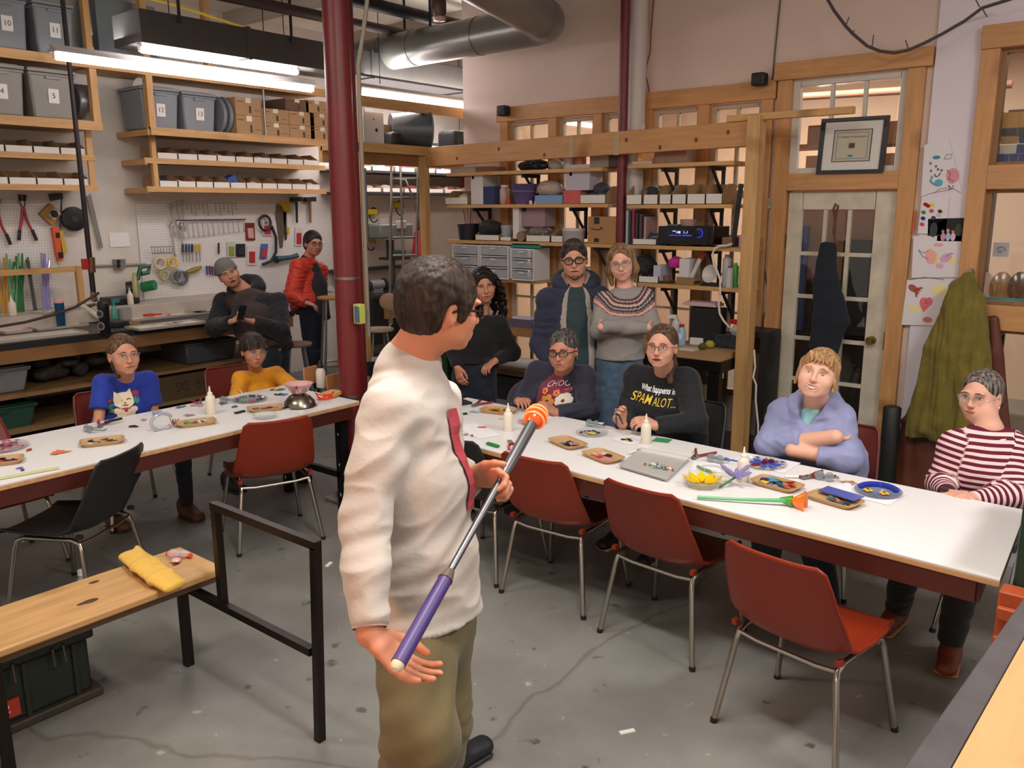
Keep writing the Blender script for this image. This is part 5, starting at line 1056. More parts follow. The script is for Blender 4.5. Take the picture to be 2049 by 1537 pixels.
for s_ in (-1,1): S_.chain([p.L(s_*.072,-.01,.04),p.L(s_*.082,-.005,-.05),p.L(s_*.078,.005,-.13)],[.026,.026,.014],k=.03)
S_.chain([p.L(0,-.08,0),p.L(0,-.085,-.13)],[.07,.05],k=.04); p.facecut(S_,.062,.085,.092); p.hair(S_,hb,amp=.003)
p.glasses(M(0x8C8488,.2),.0018,.027,.017,SAFE,'safety_glasses',rnd=.7)
m=bpy.data.materials.new('yoke_knit'); m.use_nodes=True; N=m.node_tree.nodes; L=m.node_tree.links; bs=N['Principled BSDF']; bs.inputs['Roughness'].default_value=.9; bs.inputs['Specular IOR Level'].default_value=.15
at_=N.new('ShaderNodeAttribute'); at_.attribute_name='yoke'; cr_=N.new('ShaderNodeValToRGB'); cr_.color_ramp.interpolation='CONSTANT'; L.new(at_.outputs['Fac'],cr_.inputs[0]); L.new(cr_.outputs[0],bs.inputs['Base Color'])
G_,P_,D_,W_=0x8E8A86,0xD0988C,0x4A4448,0xB8A8A0; bands=[(0,G_),(.30,D_),(.345,P_),(.37,D_),(.42,P_),(.445,W_),(.47,D_),(.52,W_),(.545,D_),(.60,G_),(.615,D_),(.635,P_),(.70,D_),(.715,G_)]
els=cr_.color_ramp.elements; els[0].position=0; els[0].color=(*lin(G_),1); els[1].position=.30; els[1].color=(*lin(D_),1)
for q,c in bands[2:]: e_=els.new(q); e_.color=(*lin(c),1)
xd=shR-shL
def yoke(P):
    r=P-A(nk+V(0,0,.0)); rr=np.sqrt(r[:,0]**2+r[:,1]**2+(r[:,2]*1.15)**2); th=np.arctan2(r[:,2],r[:,0]); return {'yoke':np.clip(.3+.415*(rr-.118)/.125,0,1)+.008*np.sign(np.sin(th*60))*(rr>.1)}
garment(p,'yoke_sweater',m,((shL,.062),(shR,.062)),[[(shL,.060),(elL,.052),(wrL,.038)],[(shR,.062),(elR,.056),(wrR,.04)]],[(nk+V(0,0,-.05),(.09,.075)),(nk+V(0,0,-.17),(.155,.12)),(pel+V(0,0,.16),(.14,.115)),(pel+V(0,0,.0),(.165,.13))],xd,amp=.006,seed=23,attrf=yoke,h=.0065)
stand_legs(p,BLUEJ,pel,[tuple((base-rt*.09)[:2]),tuple((base+rt*.09)[:2])],shoes=(M(0x5a4030,.6),BLACK),fd=cf)
# ---- man in grey beanie leaning on the workbench ------------------------------
p=Person(0,'man in grey beanie and brown vest leaning on left workbench holding a phone',0xC48C72,(457,549,7.5),(18,-4,-24),1.06,h=.006)
shL,shR=D(448,606,7.62),D(556,606,7.5); nk=D(492,584,7.6); pel=D(540,708,7.45); base=V(-6.55,4.95,0)
p.head(nk,brow=0x3a2a20,lip=0x8e4e44,mouth_open=1.3,jaw=1.1,nr=.06); elL,wrL=D(430,656,7.5),D(462,644,7.2); elR,wrR=D(562,664,7.3),D(508,644,7.12)
p.core(nk,shL,shR,pel,1.15); p.arm(shL,elL,wrL); p.arm(shR,elR,wrR); p.hand(wrL,D(486,636,7.14),(.6,0,.5),-1,.5,1.1); p.hand(wrR,D(480,638,7.08),(-.3,.3,1),1,.5,1.1); p.build()
S_=SDF(); S_.ell(p.L(0,-.02,.055),(.094,.112,.098),p.N); S_.ell(p.L(0,-.02,.035),(.098,.116,.03),p.N,.02); S_.ell(p.L(0,.07,-.06),(.09,.09,.07),p.N,.01,'-'); S_.ell(p.L(0,0,-.1),(.13,.16,.1),p.N,.01,'-'); bn=sculpt(S_,'beanie',M(0x6E6A68,.95,0,'noise',scale=50,amt=.12),p.t,.006,.002,60)
S_=SDF(); S_.ell(p.L(0,.034,-.084),(.055,.048,.036),p.N); S_.ell(p.L(0,.1,-.05),(.034,.05,.03),p.N,.01,'-'); sculpt(S_,'stubble',hairmat(0x7a5646,0x8a6450),p.t,.0055)
xd=shR-shL; BKH=M(0x14181C,.9,0,'cloth',scale=14); BRV=M(0x33231F,.8,0,'cloth',scale=8)
S_=SDF(); cN=nk+V(0,0,.01); pts=[cN+ax*(.11*math.cos(t))-cf*(.02+.1*math.sin(t))+V(0,0,.02+.06*math.sin(t)) for t in [math.pi*(-.2+1.4*i/12) for i in range(13)]]; S_.chain(pts,[.035]+[.055]*11+[.035],k=.03); sculpt(S_,'hood',BKH,p.t,.008,.006)
garment(p,'black_hoodie',BKH,((shL,.085),(shR,.085)),[[(shL,.085),(elL,.078),(wrL,.05)],[(shR,.088),(elR,.08),(wrR,.05)]],[(nk+V(0,0,-.07),(.13,.11)),(nk.lerp(pel,.35),(.2,.16)),(pel+V(0,0,.06),(.22,.18))],xd,amp=.012,seed=25,h=.008)
garment(p,'brown_vest',BRV,((shL.lerp(shR,.2),.088),(shL.lerp(shR,.8),.09)),[],[(nk.lerp(pel,.2)+cf*.02,(.16,.135)),(nk.lerp(pel,.5)+cf*.02,(.21,.175)),(pel+V(0,0,.0)+cf*.0,(.225,.19))],xd,amp=.01,seed=27,h=.008)
stand_legs(p,DKJEAN,pel,[(pel.x+.08,pel.y-.12),(pel.x-.06,pel.y+.14)],r=(.12,.09,.065),shoes=(BLACK,BLACK),fd=V(-.9,.1,0))
ph=D(484,626,7.05); tag(part(B().box(ph,(.065,.012,.13),Matrix.Rotation(.5,3,'Z')@Matrix.Rotation(-.5,3,'X')),'smartphone',M(0x0c0c10,.15),None,bev=.004),'black smartphone held by man in grey beanie','phone')
# ---- woman in red-orange quilted jacket -----------------------------------------
p=Person(0,'standing woman with short dark hair in red-orange quilted jacket, hand in pocket',0xC08670,(627,488,8.55),(38,0,4),1.03,h=.006)
shL,shR=D(598,536,8.5),D(640,542,8.75); nk=D(616,522,8.62); pel=D(622,622,8.62); base=V(pel.x,pel.y,0)
p.head(nk,brow=0x241a18,lip=0x944c48,smile=1.0,jaw=1.05); elL,wrL=D(584,590,8.42),D(612,606,8.35); elR,wrR=D(640,590,8.95),D(636,615,8.9)
p.core(nk,shL,shR,pel,1.05); p.arm(shL,elL,wrL); p.arm(shR,elR,wrR); p.hand(wrL,D(632,612,8.36),(0,0,-1),1,.5); p.hand(wrR,D(634,635,8.9),(-1,0,0),1,.4); p.build()
hb=hairmat(0x1C1614,0x3a2c28); S_=p.skull_hair(1.05); p.facecut(S_,.072,.068,.09); p.hair(S_,hb,h=.006,amp=.005); p.glasses(M(0x2a2420,.3),.002,.024,.015,SAFE)
xd=shR-shL; RJ=M(0xC8321A,.55,0,'cloth',scale=14)
def quilt(P): return {}
S_=SDF(); fwd=V(RT.x,RT.y,0)*.75+cf*.4
garment(p,'grey_top',M(0x26262A,.9),((nk+V(0,0,-.08),.08),(nk+fwd*.04+V(0,0,-.1),.08)),[],[(nk+V(0,0,.0),(.075,.075)),(nk+fwd*.10+V(0,0,-.25),(.11,.11)),(pel+fwd*.11+V(0,0,-.08),(.12,.13))],xd,amp=.005,h=.009)
garment(p,'quilted_jacket',RJ,((shL,.085),(shR,.08)),[[(shL,.085),(elL,.076),(wrL,.05)],[(shR,.08),(elR,.07),(wrR,.05)]],[(nk+V(0,0,-.03),(.10,.09)),(nk-fwd*.04+V(0,0,-.2),(.19,.17)),(pel-fwd*.03+V(0,0,.0),(.19,.18))],xd,amp=.012,seed=31,h=.008,f=14,stretch=(.6,.6,3.5))
p.t['label']=p.t['label']; stand_legs(p,M(0x131A2C,.85,0,'cloth',scale=20),pel,[tuple((base+V(.1,-.08,0))[:2]),tuple((base+V(-.1,.08,0))[:2])],r=(.12,.085,.06),shoes=(BLACK,BLACK),fd=cf)
# ---- presenter ------------------------------------------------------------------
p=Person(0,'standing man seen from behind in cream long-sleeved shirt holding a long metal rod',0xD08C6C,(884,615,2.10),(121,-4,5),.93,h=.0042)
shR_,shL_=D(776,826,1.99),D(868,806,2.31); nk=D(816,716,2.15); pel=D(852,1216,2.17); feetc=V(pel.x,pel.y,0)
p.head(nk+V(0,0,-.02),brow=0x2a1e18,nr=.062,jaw=1.1,nose=1.1); elR_,wrR_=D(730,1034,1.93),D(740,1268,1.83); elL_,wrL_=D(884,980,2.36),D(946,954,2.24)
p.core(nk,shL_,shR_,pel,1.15); p.arm(shR_,elR_,wrR_,(.05,.044,.030)); p.arm(shL_,elL_,wrL_,(.05,.044,.030))
rodA,rodB=D(797,1328,1.72),D(1066,846,2.36); rdir=(rodB-rodA).normalized()
p.hand(wrR_,D(820,1345,1.82),(RT*.25+V(0,0,.95)),-1,[.32,.28,.26,.22],1.14,.55); gp=rodA.lerp(rodB,.615)
p.hand(wrL_,D(1010,958,2.20),(-V(FW.x,FW.y,0)*.8-V(0,0,.5)),-1,[.75,.85,.9,.95],1.1,.15); p.build()
hb=hairmat(0x2E221A,0x3E2E23); S_=SDF(); z=p.sz
S_.ell(p.L(0,-.022,.036),(.085,.105,.095),p.N); S_.ell(p.L(0,-.055,-.018),(.073,.062,.068),p.N,k=.03); S_.ell(p.L(0,.088,-.05),(.078,.056,.09),p.N,.012,'-'); 
for q in (-1,1): S_.ell(p.L(q*.088,-.002,-.03),(.032,.028,.046),p.N,.008,'-'); S_.limb(p.L(q*.07,.034,.02),p.L(q*.072,.026,-.02),.014,.008)
S_.ell(p.L(0,-.03,-.115),(.09,.12,.045),p.N,.01,'-'); p.hair(S_,hb,h=.0036,amp=.0035,f=90,stretch=(1,1,.5))
p.glasses(M(0x101014,.25),.0036,.026,.0175,M(0x3a3038,.1,0,'glass'),rnd=.7)
CRM=M(0xC6BBB1,.85,0,'cloth',scale=12,amt=.03); xd=shR_-shL_
fw_=V(xd.y,-xd.x,0).normalized(); fw_=-fw_ if fw_.dot(RT)<0 else fw_
T=[(nk+V(0,0,-.035),(.105,.085)),(nk.lerp(pel,.24)+fw_*.0,(.17,.108)),(nk.lerp(pel,.5)+fw_*.005,(.165,.12)),(nk.lerp(pel,.8)+fw_*.0,(.165,.128)),(pel+V(0,0,-.02),(.18,.14))]
sh=garment(p,'long_sleeved_shirt',CRM,((shL_,.058),(shR_,.058)),[[(shR_,.062),(shR_.lerp(elR_,.5),.060),(elR_,.053),(elR_.lerp(wrR_,.5),.049),(wrR_.lerp(elR_,.06),.040)],[(shL_,.072),(elL_,.056),(wrL_.lerp(elL_,.02),.043)]],T,xd,h=.0055,amp=.010,seed=33,f=7,k=.03)
b=B(); u,v,w=basis(wrR_-elR_)
c=wrR_.lerp(elR_,.06); part(B().tube([c+w*-.045,c+w*.004],[.0405,.0385],20,cap=False),'cuff',M(0xC4B6AA,.85),p.t)
u,v,w=basis(wrL_-elL_); c=wrL_.lerp(elL_,.02); part(B().tube([c-w*.05,c+w*.002],[.043,.041],20,cap=False),'cuff',M(0xC4B6AA,.85),p.t)
KH=M(0x6B5F3E,.85,0,'cloth',scale=9,amt=.1)
kR,kL=D(842,1470,1.98),D(872,1440,2.26); aR,aL=V(feetc.x-.02,feetc.y-.12,.09),V(-1.78,1.80,.09)
hpR,hpL=pel+(shR_-shL_).normalized()*.09+V(0,0,-.04),pel-(shR_-shL_).normalized()*.09+V(0,0,-.04)
legs(p,'khaki_trousers',KH,[[(hpR,.100),(kR,.086),(aR,.080)],[(hpL,.100),(kL,.086),(aL,.078)]],h=.007,amp=.012,f=7,pelvis=(pel+V(0,0,.0),pel+V(0,0,-.06),.118))
PK=M(0x4a4028,.9); pc=D(872,1400,2.0); 
for (a,hl) in ((aR,V(.2,.9,0)),(aL,V(.1,1,0))): d_=hl.normalized(); shoe(p,V(a.x,a.y,0)-d_*.06,V(a.x,a.y,0)+d_*.2,M(0x16181e,.5),BLACK)
# arm print on the chest edge
cP=nk.lerp(pel,.42)+fw_*.2
gr_=[(a*.032*(1-.5*(j/12-.5)**2)+.008*math.sin(j*.5),.13-.26*j/12) for j in range(13) for a in (-1,-.3,.4,1)]; decal(sh,[(gr_,[(j*4+i,j*4+i+1,j*4+i+5,j*4+i+4) for j in range(12) for i in range(3)])],M(0xB0404A,.8),cP+V(0,0,.02),xd.normalized(),V(0,0,1),-fw_,p.t,'chest_print',.004)
# glass-blowing rod with hot glass
rod=thing('blowing_rod','long steel glass-blowing rod with purple grip and glowing orange glass tip','rod',rodA,0,None,True)
part(B().tube([rodA+rdir*.16,rodA+rdir*.3,rodB-rdir*.25,rodB-rdir*.2,rodB],[.007,.0085,.0105,.015,.017],14),'rod_shaft',M(0x77777A,.35,1.0),rod)
part(B().tube([rodA,rodA+rdir*.24],[.0165,.0165],18),'purple_grip',M(0x4A3578,.45),rod)
part(B().tube([rodA-rdir*.016,rodA-rdir*.01,rodA+rdir*.004],[.008,.013,.0155],16),'end_cap',M(0xE6DDBE,.4),rod)
part(B().tube([rodA+rdir*.235,rodA+rdir*.265],[.0185,.0105],14),'collar_nut',M(0x8a8478,.4,.8),rod)
HOT=M(0xF0501E,.15,emit=.12); gl=rodB
part(B().tube([gl-rdir*.01,gl+rdir*.005,gl+rdir*.03,gl+rdir*.055,gl+rdir*.065],[.017,.025,.030,.024,.008],20),'hot_glass',HOT,rod)
b=B(); u,v,w=basis(rdir)
for k,rr in ((.012,.029),(.03,.032),(.048,.028)): b.tube([gl+rdir*k+u*rr*math.cos(a)+v*rr*math.sin(a) for a in [2*math.pi*i/20 for i in range(21)]],.0035,6,cap=False)
part(b,'glass_wrap',M(0xFFB070,.15,emit=.25),rod)
# ================================================================ SMALL THINGS
RS=random.Random(21)
def gb(loc,lab,s=1.0):
    t=thing('glue_bottle',lab,'bottle',loc,0,None)
    part(B().lathe([(.021*s,0),(.023*s,.004),(.023*s,.075*s),(.019*s,.088*s),(.010*s,.094*s)],(0,0,0),16),'bottle_body',M(0xE2D9C6,.45),t)
    part(B().lathe([(.012*s,.093*s),(.012*s,.103*s),(.006*s,.108*s),(.0025*s,.135*s)],(0,0,0),12),'nozzle',M(0xE8E2D4,.4),t); return t
def T(px,py,z=.7215): return at(px,py,z=z)
SH=[0xD84A1C,0xE8B418,0x1C2A8C,0x2C7A3C,0x14141A,0xE8E6E2,0x7A1A24,0x4C9AC8,0x6a4a8c,0xA82A1E]
def shard_poly(r,n=None):
    r*=1.3
    n=n or RS.choice((3,4,4,5)); a0=RS.random()*6; return [(r*RS.uniform(.6,1)*math.cos(a0+2*math.pi*i/n),r*RS.uniform(.5,1)*math.sin(a0+2*math.pi*i/n)) for i in range(n)]
def shards(c,rx,ry,n,cols,lab,group,z=0,r=.014,el=1.8,tilt=.25,rz=0,name='glass_shard'):
    for i in range(n):
        x,y=RS.uniform(-rx,rx),RS.uniform(-ry,ry); x,y=x*math.cos(rz)-y*math.sin(rz),x*math.sin(rz)+y*math.cos(rz)
        R_=Matrix.Translation((c[0]+x,c[1]+y,c[2]+z+i*.0007))@Matrix.Rotation(RS.random()*6,4,'Z')@Matrix.Rotation(RS.uniform(-tilt,tilt),4,'X')@Matrix.Diagonal((el,1,1,1))
        one(B().prism(shard_poly(r),.003,R_),name,M(RS.choice(cols),.12,spec=.8),lab,'glass',group,smooth=False)
def tray(c,lab,rz=0,sx=.205,sy=.125,h=.02,col=0xB99468):
    t=thing('craft_tray',lab,'tray',c,rz); m=M(col,.6,0,'noise',amt=.05)
    P=lambda k,z,e=.012:[(x*sx/2*k+(-e if x>0 else e)*(abs(y)<2 and 0),y*sy/2*k,z) for x,y in ((-1,-1),(1,-1),(1,1),(-1,1))]
    b=B(); rings=[[Vector((sx/2*k*math.copysign(abs(math.cos(a))**.35,math.cos(a)),sy/2*k*math.copysign(abs(math.sin(a))**.35,math.sin(a)),z)) for a in [2*math.pi*i/28 for i in range(28)]] for k,z in ((.84,0),(1.0,h),(1.04,h),(1.04,h-.003),(.99,h-.004),(.82,.003))]
    vs=sum(rings,[]); n=28; fs=[(j*n+i,j*n+(i+1)%n,(j+1)*n+(i+1)%n,(j+1)*n+i) for j in range(5) for i in range(n)]+[tuple(range(n-1,-1,-1)),tuple(5*n+i for i in range(n))]
    part(b.add(vs,fs),'tray_body',m,t); return t
ORB=[0xD84A1C,0xD85A20,0xE8B418,0x7A1A24,0x14141A]; BLU=[0x2A3C98,0x4C7AC0,0x14141A,0xB8C4D0,0x6a7a9c]; MIX=SH
for (px,py,rz,cols,lab,g,n) in ((997,825,.25,[0xE8C01A,0xD84A1C,0x14141A,0xC89a5c,0x7A1A24],'kraft tray of yellow and orange glass near far left end of right table','yellow, orange and black glass strips in the tray nearest the pliers',11),
  (1136,890,-.35,[0xD84A1C,0x6a7aa8,0xB0B4C0,0x14141A,0xA84a4a],'kraft tray of orange and grey glass in front of the glass plate, right table','orange and grey glass pieces in the left front tray',10),
  (1207,917,-.32,[0xE4DED6,0xE0D8D0,0xD84A1C,0x14141A,0xD8889a],'kraft tray of white and orange glass left of the metal baking pan','white and orange glass pieces in the tray left of the baking pan',10),
  (1555,973,-.15,[0xD84A1C,0x1C6A3C,0xE8C01A,0x7A1A24,0x4C9AC8,0xE4DED6,0x1C2A6C],'kraft tray of many coloured glass beside the orange glass flower','many coloured glass pieces in the tray beside the orange flower',20),
  (1670,1004,-.22,[0x2C4A5C,0x6a7a6c,0x8a2a1c,0xD8783a,0x24301c],'kraft tray holding a blue glass sheet, rightmost on right table','dark glass scraps under the blue sheet in the rightmost tray',9)):
    c=T(px,py); tray(c,lab,rz); shards((c.x,c.y,c.z+.006),.068,.036,n,cols,'one of the '+g,g,rz=rz)
c=T(1682,998); one(B().prism([(-.085,-.03),(.08,-.038),(.085,.03),(-.08,.034)],.004,Matrix.Translation((c.x,c.y,c.z+.021))@Matrix.Rotation(-.22,4,'Z')@Matrix.Rotation(.08,4,'X')),'blue_glass_sheet',M(0x4A58A8,.15,spec=.8),'rectangular blue glass sheet lying on the rightmost craft tray','glass sheet',smooth=False)
for px,py,lab in ((1017,862,'cream glue bottle near left end of right table beside the orange plate'),(1292,887,'cream glue bottle in front of the woman in black sweatshirt'),(1486,962,'cream glue bottle in front of the woman in lilac hoodie')): gb(T(px,py,.72),lab,1.15)
# baking pan with gems
cs=[T(1239,938),T(1334,966),T(1379,923),T(1283,904)]; c=sum(cs,Vector())/4; t=thing('baking_pan','rimmed aluminium baking pan with coloured glass gems on right table','pan',c,0,None,True)
AL=M(0xC4C2BE,.45,.35); b=B(); rings=[[c+(p-c)*k+Vector((0,0,z)) for p in cs] for k,z in ((.93,.001),(.995,.02),(1.02,.02),(1.02,.016),(1.0,.015),(.92,.003))]
vs=sum(rings,[]); fs=[(j*4+i,j*4+(i+1)%4,(j+1)*4+(i+1)%4,(j+1)*4+i) for j in range(5) for i in range(4)]+[(3,2,1,0),(20,21,22,23)]; part(b.add(vs,fs),'pan_body',AL,t,bev=.003)
gc=T(1322,937)
for i in range(58):
    a=RS.random()*6.28; r_=abs(RS.gauss(0,.5)); x,y=gc.x+.12*r_*math.cos(a)-.01,gc.y+.055*min(r_,1.1)*math.sin(a); 
    one(B().ball((x,y,c.z+.0075),.0065,8,(1,1,.6)),'glass_gem',M(RS.choice([0x1C4A9C,0xE8C83C,0x2C8C4C,0xC83A1C,0x6CC0D8,0xE8E4DC,0x5a1a24,0x1a1a3a,0xD8D060]),.1,spec=.9),'small shiny glass gem, one of those scattered in the baking pan','gem','coloured glass gems scattered in the baking pan')
# plates
def plate(px,py,r,lab,col=0xD8DCE0,amt=.35,h=.012,z=.7215,cat='plate'):
    c=T(px,py,z); t=thing('clear_plate',lab,cat,c,0,None); part(B().lathe([(0,.001),(r*.72,.001),(r*.95,h),(r,h),(r,h+.002),(r*.94,h+.002),(r*.7,.004),(0,.004)],(0,0,0),28),'dish',M(col,.08,0,'frost',amt=amt),t); return c,t
def petal(c,ang,r0,r1,w,z=.006,dz=0): 
    u=Vector((math.cos(ang),math.sin(ang),0)); v=Vector((-u.y,u.x,0)); return [c+u*r0+Vector((0,0,z)),c+u*(r0+r1)/2+v*w+Vector((0,0,z+dz/2)),c+u*r1+Vector((0,0,z+dz)),c+u*(r0+r1)/2-v*w+Vector((0,0,z+dz/2))]
c,t=plate(1184,868,.085,'clear plate with red, black and yellow glass beads on right table')
shards((c.x,c.y,c.z+.004),.05,.04,12,[0x14141A,0x7A1A24,0xA83038,0x14141A],'dark red or black glass bead on the clear plate','dark glass beads on the clear plate',r=.008,el=1.2,tilt=.05)
one(B().prism(shard_poly(.018,5),.003,Matrix.Translation((c.x+.02,c.y-.03,c.z+.012))@Matrix.Diagonal((1.6,1,1,1))),'yellow_glass_piece',M(0xE8D03C,.15),'yellow glass piece on the clear plate with dark beads','glass',smooth=False)
c,t=plate(1405,972,.085,'clear glass dish with yellow flower petals on right table',0xE8E4C8,.3,.03)
for i in range(9):
    b=B(); q=petal(Vector((0,0,0)),2*math.pi*i/9,.012,.088,.019,.006,.034); b.add(q+[p+Vector((0,0,.004)) for p in q],[(3,2,1,0),(4,5,6,7),(0,1,5,4),(1,2,6,5),(2,3,7,6),(3,0,4,7)]); part(b,'petal',M(0xE8BC10,.2),t)
part(B().ball((0,0,.012),.012,10,(1,1,.5)),'flower_centre',M(0x7a4a1c,.3),t)
c,t=plate(1530,930,.10,'clear plate with blue glass flower arrangement before the lilac hoodie',0xC8CCE0,.3)
for i in range(8):
    q=petal(Vector((0,0,0)),2*math.pi*i/8+.3,.015,.085,.014); b=B().add(q+[p+Vector((0,0,.004)) for p in q],[(3,2,1,0),(4,5,6,7),(0,1,5,4),(1,2,6,5),(2,3,7,6),(3,0,4,7)]); part(b,'petal',M((0x3C50B0,0x4a5cc0,0x7A1A34)[i%3],.15),t)
for i in range(8): part(B().ball((.088*math.cos(i*.785),.088*math.sin(i*.785),.010),.008,8,(1.6,1,.5)),'petal_tip',M((0xE0C060,0x8a2a4c)[i%2],.2),t)
for x,y in ((0,0),(.02,.03)): part(B().ball((x,y,.014),.015,10,(1,1,.7)),'flower_centre',M(0x5a1438,.2),t)
c,t=plate(1757,986,.095,'round clear plate with blue rim arc and yellow flowers, rightmost on table',0x8C94B0,.6)
arc=[Vector((.075*math.cos(a),.075*math.sin(a),.012)) for a in [math.radians(20+i*12) for i in range(15)]]; part(B().tube(arc,[.004]+[.014]*13+[.004],6),'blue_arc',M(0x2838A0,.15),t)
for x in (-.035,.03):
    for i in range(4): part(B().ball((x+.012*math.cos(i*1.57),-.02+.012*math.sin(i*1.57),.01),.009,8,(1,1,.5)),'yellow_flower',M(0xE0BC28,.2),t)
    part(B().ball((x,-.02,.014),.005,8),'flower_centre',M(0xB03020,.2),t)
c,t=plate(1066,846,.085,'clear plate with orange and yellow glass petals behind glue bottle',0xE8E4E0,.25)
for i in range(11):
    q=petal(Vector((0,0,0)),2*math.pi*i/11,.01,.08,.011); b=B().add(q+[p+Vector((0,0,.004)) for p in q],[(3,2,1,0),(4,5,6,7),(0,1,5,4),(1,2,6,5),(2,3,7,6),(3,0,4,7)]); part(b,'petal',M((0xD84A1C,0xE8A018,0xA82A14)[i%3],.15),t)
# pliers
def pliers(c,rz,lab,col=0x8C1C24,tilt=0,s=1.0,openang=.35):
    t=thing('pliers',lab,'pliers',c,rz); t.rotation_euler=(tilt,0,rz); z=.008
    for q in (-1,1):
        part(B().tube([(0,0,z),(q*.014,-.03,z),(q*(.02+.02*openang),-.07,z),(q*(.012+.06*openang),-.115,z)],[.005,.0065,.0075,.006],8),'handle',M(col,.35),t)
    part(B().box((0,.022,z),(.022,.035,.011)).box((0,0,z),(.024,.022,.013)).lathe([(.006,-.008),(.006,.008)],(0,0,z),10),'jaws',M(0x8A8680,.35,.9),t,bev=.002); return t
pliers(T(953,810),math.pi,'red-handled pliers standing open beside the yellow glass tray','')if 0 else None
pliers(T(953,812),math.pi+.1,'red-handled pliers lying open beside the tray of yellow glass',tilt=.0,openang=.6)
pliers(T(1393,916),math.pi+.05,'red-handled pliers lying open behind the metal baking pan',openang=.7)
pliers(T(1618,957),math.pi-.5,'red-handled pliers beside the tray in front of the lilac hoodie',openang=.5)
pliers(T(1022,889),.9,'long red-handled glass pliers at near edge of right table',0xA81E20,openang=.35)
one(B().box(T(986,890,.728),(.085,.022,.012),Matrix.Rotation(-.15,3,'Z')),'green_marker',M(0x127A34,.4),'bright green rectangular marker at near edge of right table','marker',bev=.003)
for px,py,rz,lab in ((1598,957,.6,'short black marker pen between tray and pliers on right table'),(1274,905,1.4,'small black clip standing behind the baking pan')):
    q=T(px,py); d=Vector((math.cos(rz),math.sin(rz),0)); t=thing('marker_pen',lab,'marker',q,0,None,True); part(B().tube([q+Vector((0,0,.007)),q+d*.05+Vector((0,0,.007))],.0065,10),'cap',BLACK,t); part(B().tube([q-d*.06+Vector((0,0,.007)),q+Vector((0,0,.007))],.006,10),'barrel',WHITE,t)
def paper(px,py,sx,sy,rz,lab,col=0xE8E8EC,z=.7212,name='paper_sheet'): q=T(px,py,z); return one(B().box(q+Vector((0,0,.0006)),(sx,sy,.0012),Matrix.Rotation(rz,3,'Z')),name,M(col,.7),lab,'paper',smooth=False)
paper(955,862,.30,.14,-.35,'white paper sheet near left end of right table'); paper(1262,880,.14,.15,-.3,'white paper with black and yellow glass in front of the black sweatshirt')
paper(1530,926,.27,.20,.0,'white paper under the blue flower plate'); paper(1735,985,.26,.20,-.1,'white paper under the plate with blue arc'); paper(1325,881,.085,.075,.2,'green felt square beside the middle glue bottle',0x3C9060,name='green_felt')
paper(1188,848,.1,.08,.3,'small white paper behind the plate of dark beads'); paper(1420,935,.16,.14,.4,'white paper under the clear glass vase ribbon'); paper(1075,832,.17,.13,.5,'white paper near the orange petals plate')
q=T(1256,882); shards((q.x,q.y,q.z+.001),.02,.012,3,[0xE0C020],'yellow stripe piece of the small glass bee','yellow stripes of the small glass bee',r=.01,tilt=0); shards((q.x,q.y,q.z+.003),.025,.012,4,[0x14141A],'black stripe piece of the small glass bee','black stripes of the small glass bee',r=.01,tilt=0)
for px,py,n,cols,lab,r in ((1700,968,6,[0x2C8C8C,0xC86A4a,0x8a9ab0,0xB8A040],'small coloured glass bit beside the plate with blue arc',.009),(1462,921,4,[0x4C6CC0,0x6a8ad0],'small blue glass chip left of the blue flower plate',.009),(965,856,1,[0xE05018],'orange glass pointer shape on the paper at the left',.016),(940,872,3,[0x9c4a3c,0x7a9a7a,0x5a4a48],'small dull glass chip on the white paper at left',.008),
   (925,829,2,[0x14503c],'dark green glass triangle at left end of right table',.018),(947,826,3,[0x8AC0D0,0xE0A0A0],'pale blue or pink glass scrap at left end of right table',.012),(1003,838,3,[0xE0DC98],'pale yellow glass sliver beside the yellow glass tray',.014)):
    q=T(px,py); shards((q.x,q.y,q.z+.002),.03 if n>1 else .001,.018,n,cols,lab,lab+'s' if n>1 else None,r=r,tilt=0)
# glass flowers
t=thing('orange_glass_lily','orange glass lily with long green glass stem lying on right table','glass flower',T(1490,998),0,None,True)
a,b_=T(1395,995,.732),T(1578,1002,.745); part(B().tube([a,a.lerp(b_,.5)+Vector((0,0,-.003)),b_],[.007,.0065,.009],10),'stem',M(0x58B070,.15,spec=.9),t)
f0=T(1578,1002,.745); dr=(T(1625,1008,.75)-f0).normalized(); part(B().lathe([(.008,0),(.012,.03),(.03,.06),(.05,.085),(.047,.087),(.028,.064),(.009,.035)],f0-dr*.02,20,dr,1,.75),'bloom',M(0xE8781C,.15,spec=.9),t)
part(B().lathe([(.009,0),(.018,.03),(.024,.05)],f0-dr*.035,16,dr,1,.75),'calyx',M(0x4C9C34,.2),t)
t=thing('violet_glass_flower','violet glass flower with green stem beside the yellow flower dish','glass flower',T(1470,965),0,None,True); c=T(1472,955,.76)
for i in range(7):
    a=2*math.pi*i/7; d=Vector((math.cos(a),math.sin(a)*.7,.5+.3*math.sin(a*2))); part(B().tube([c,c+d*.03,c+d*.058,c+d*.07],[.004,.010,.009,.003],8),'petal',M(0x8C84B8,.12,spec=.9),t)
part(B().tube([T(1440,975,.726),c],.005,8),'stem',M(0x4c7a4c,.2),t)
t=thing('green_glass_ribbon','wavy green glass ribbon strip beside pliers on right table','glass strip',T(1410,940),0,None,True); pts=[T(px,py,.728+.008*(i%2)) for i,(px,py) in enumerate(((1396,933),(1404,937),(1412,940),(1420,942),(1424,948),(1428,956)))]; part(B().tube(pts,.006,8),'ribbon',M(0x7C9C5C,.2),t)
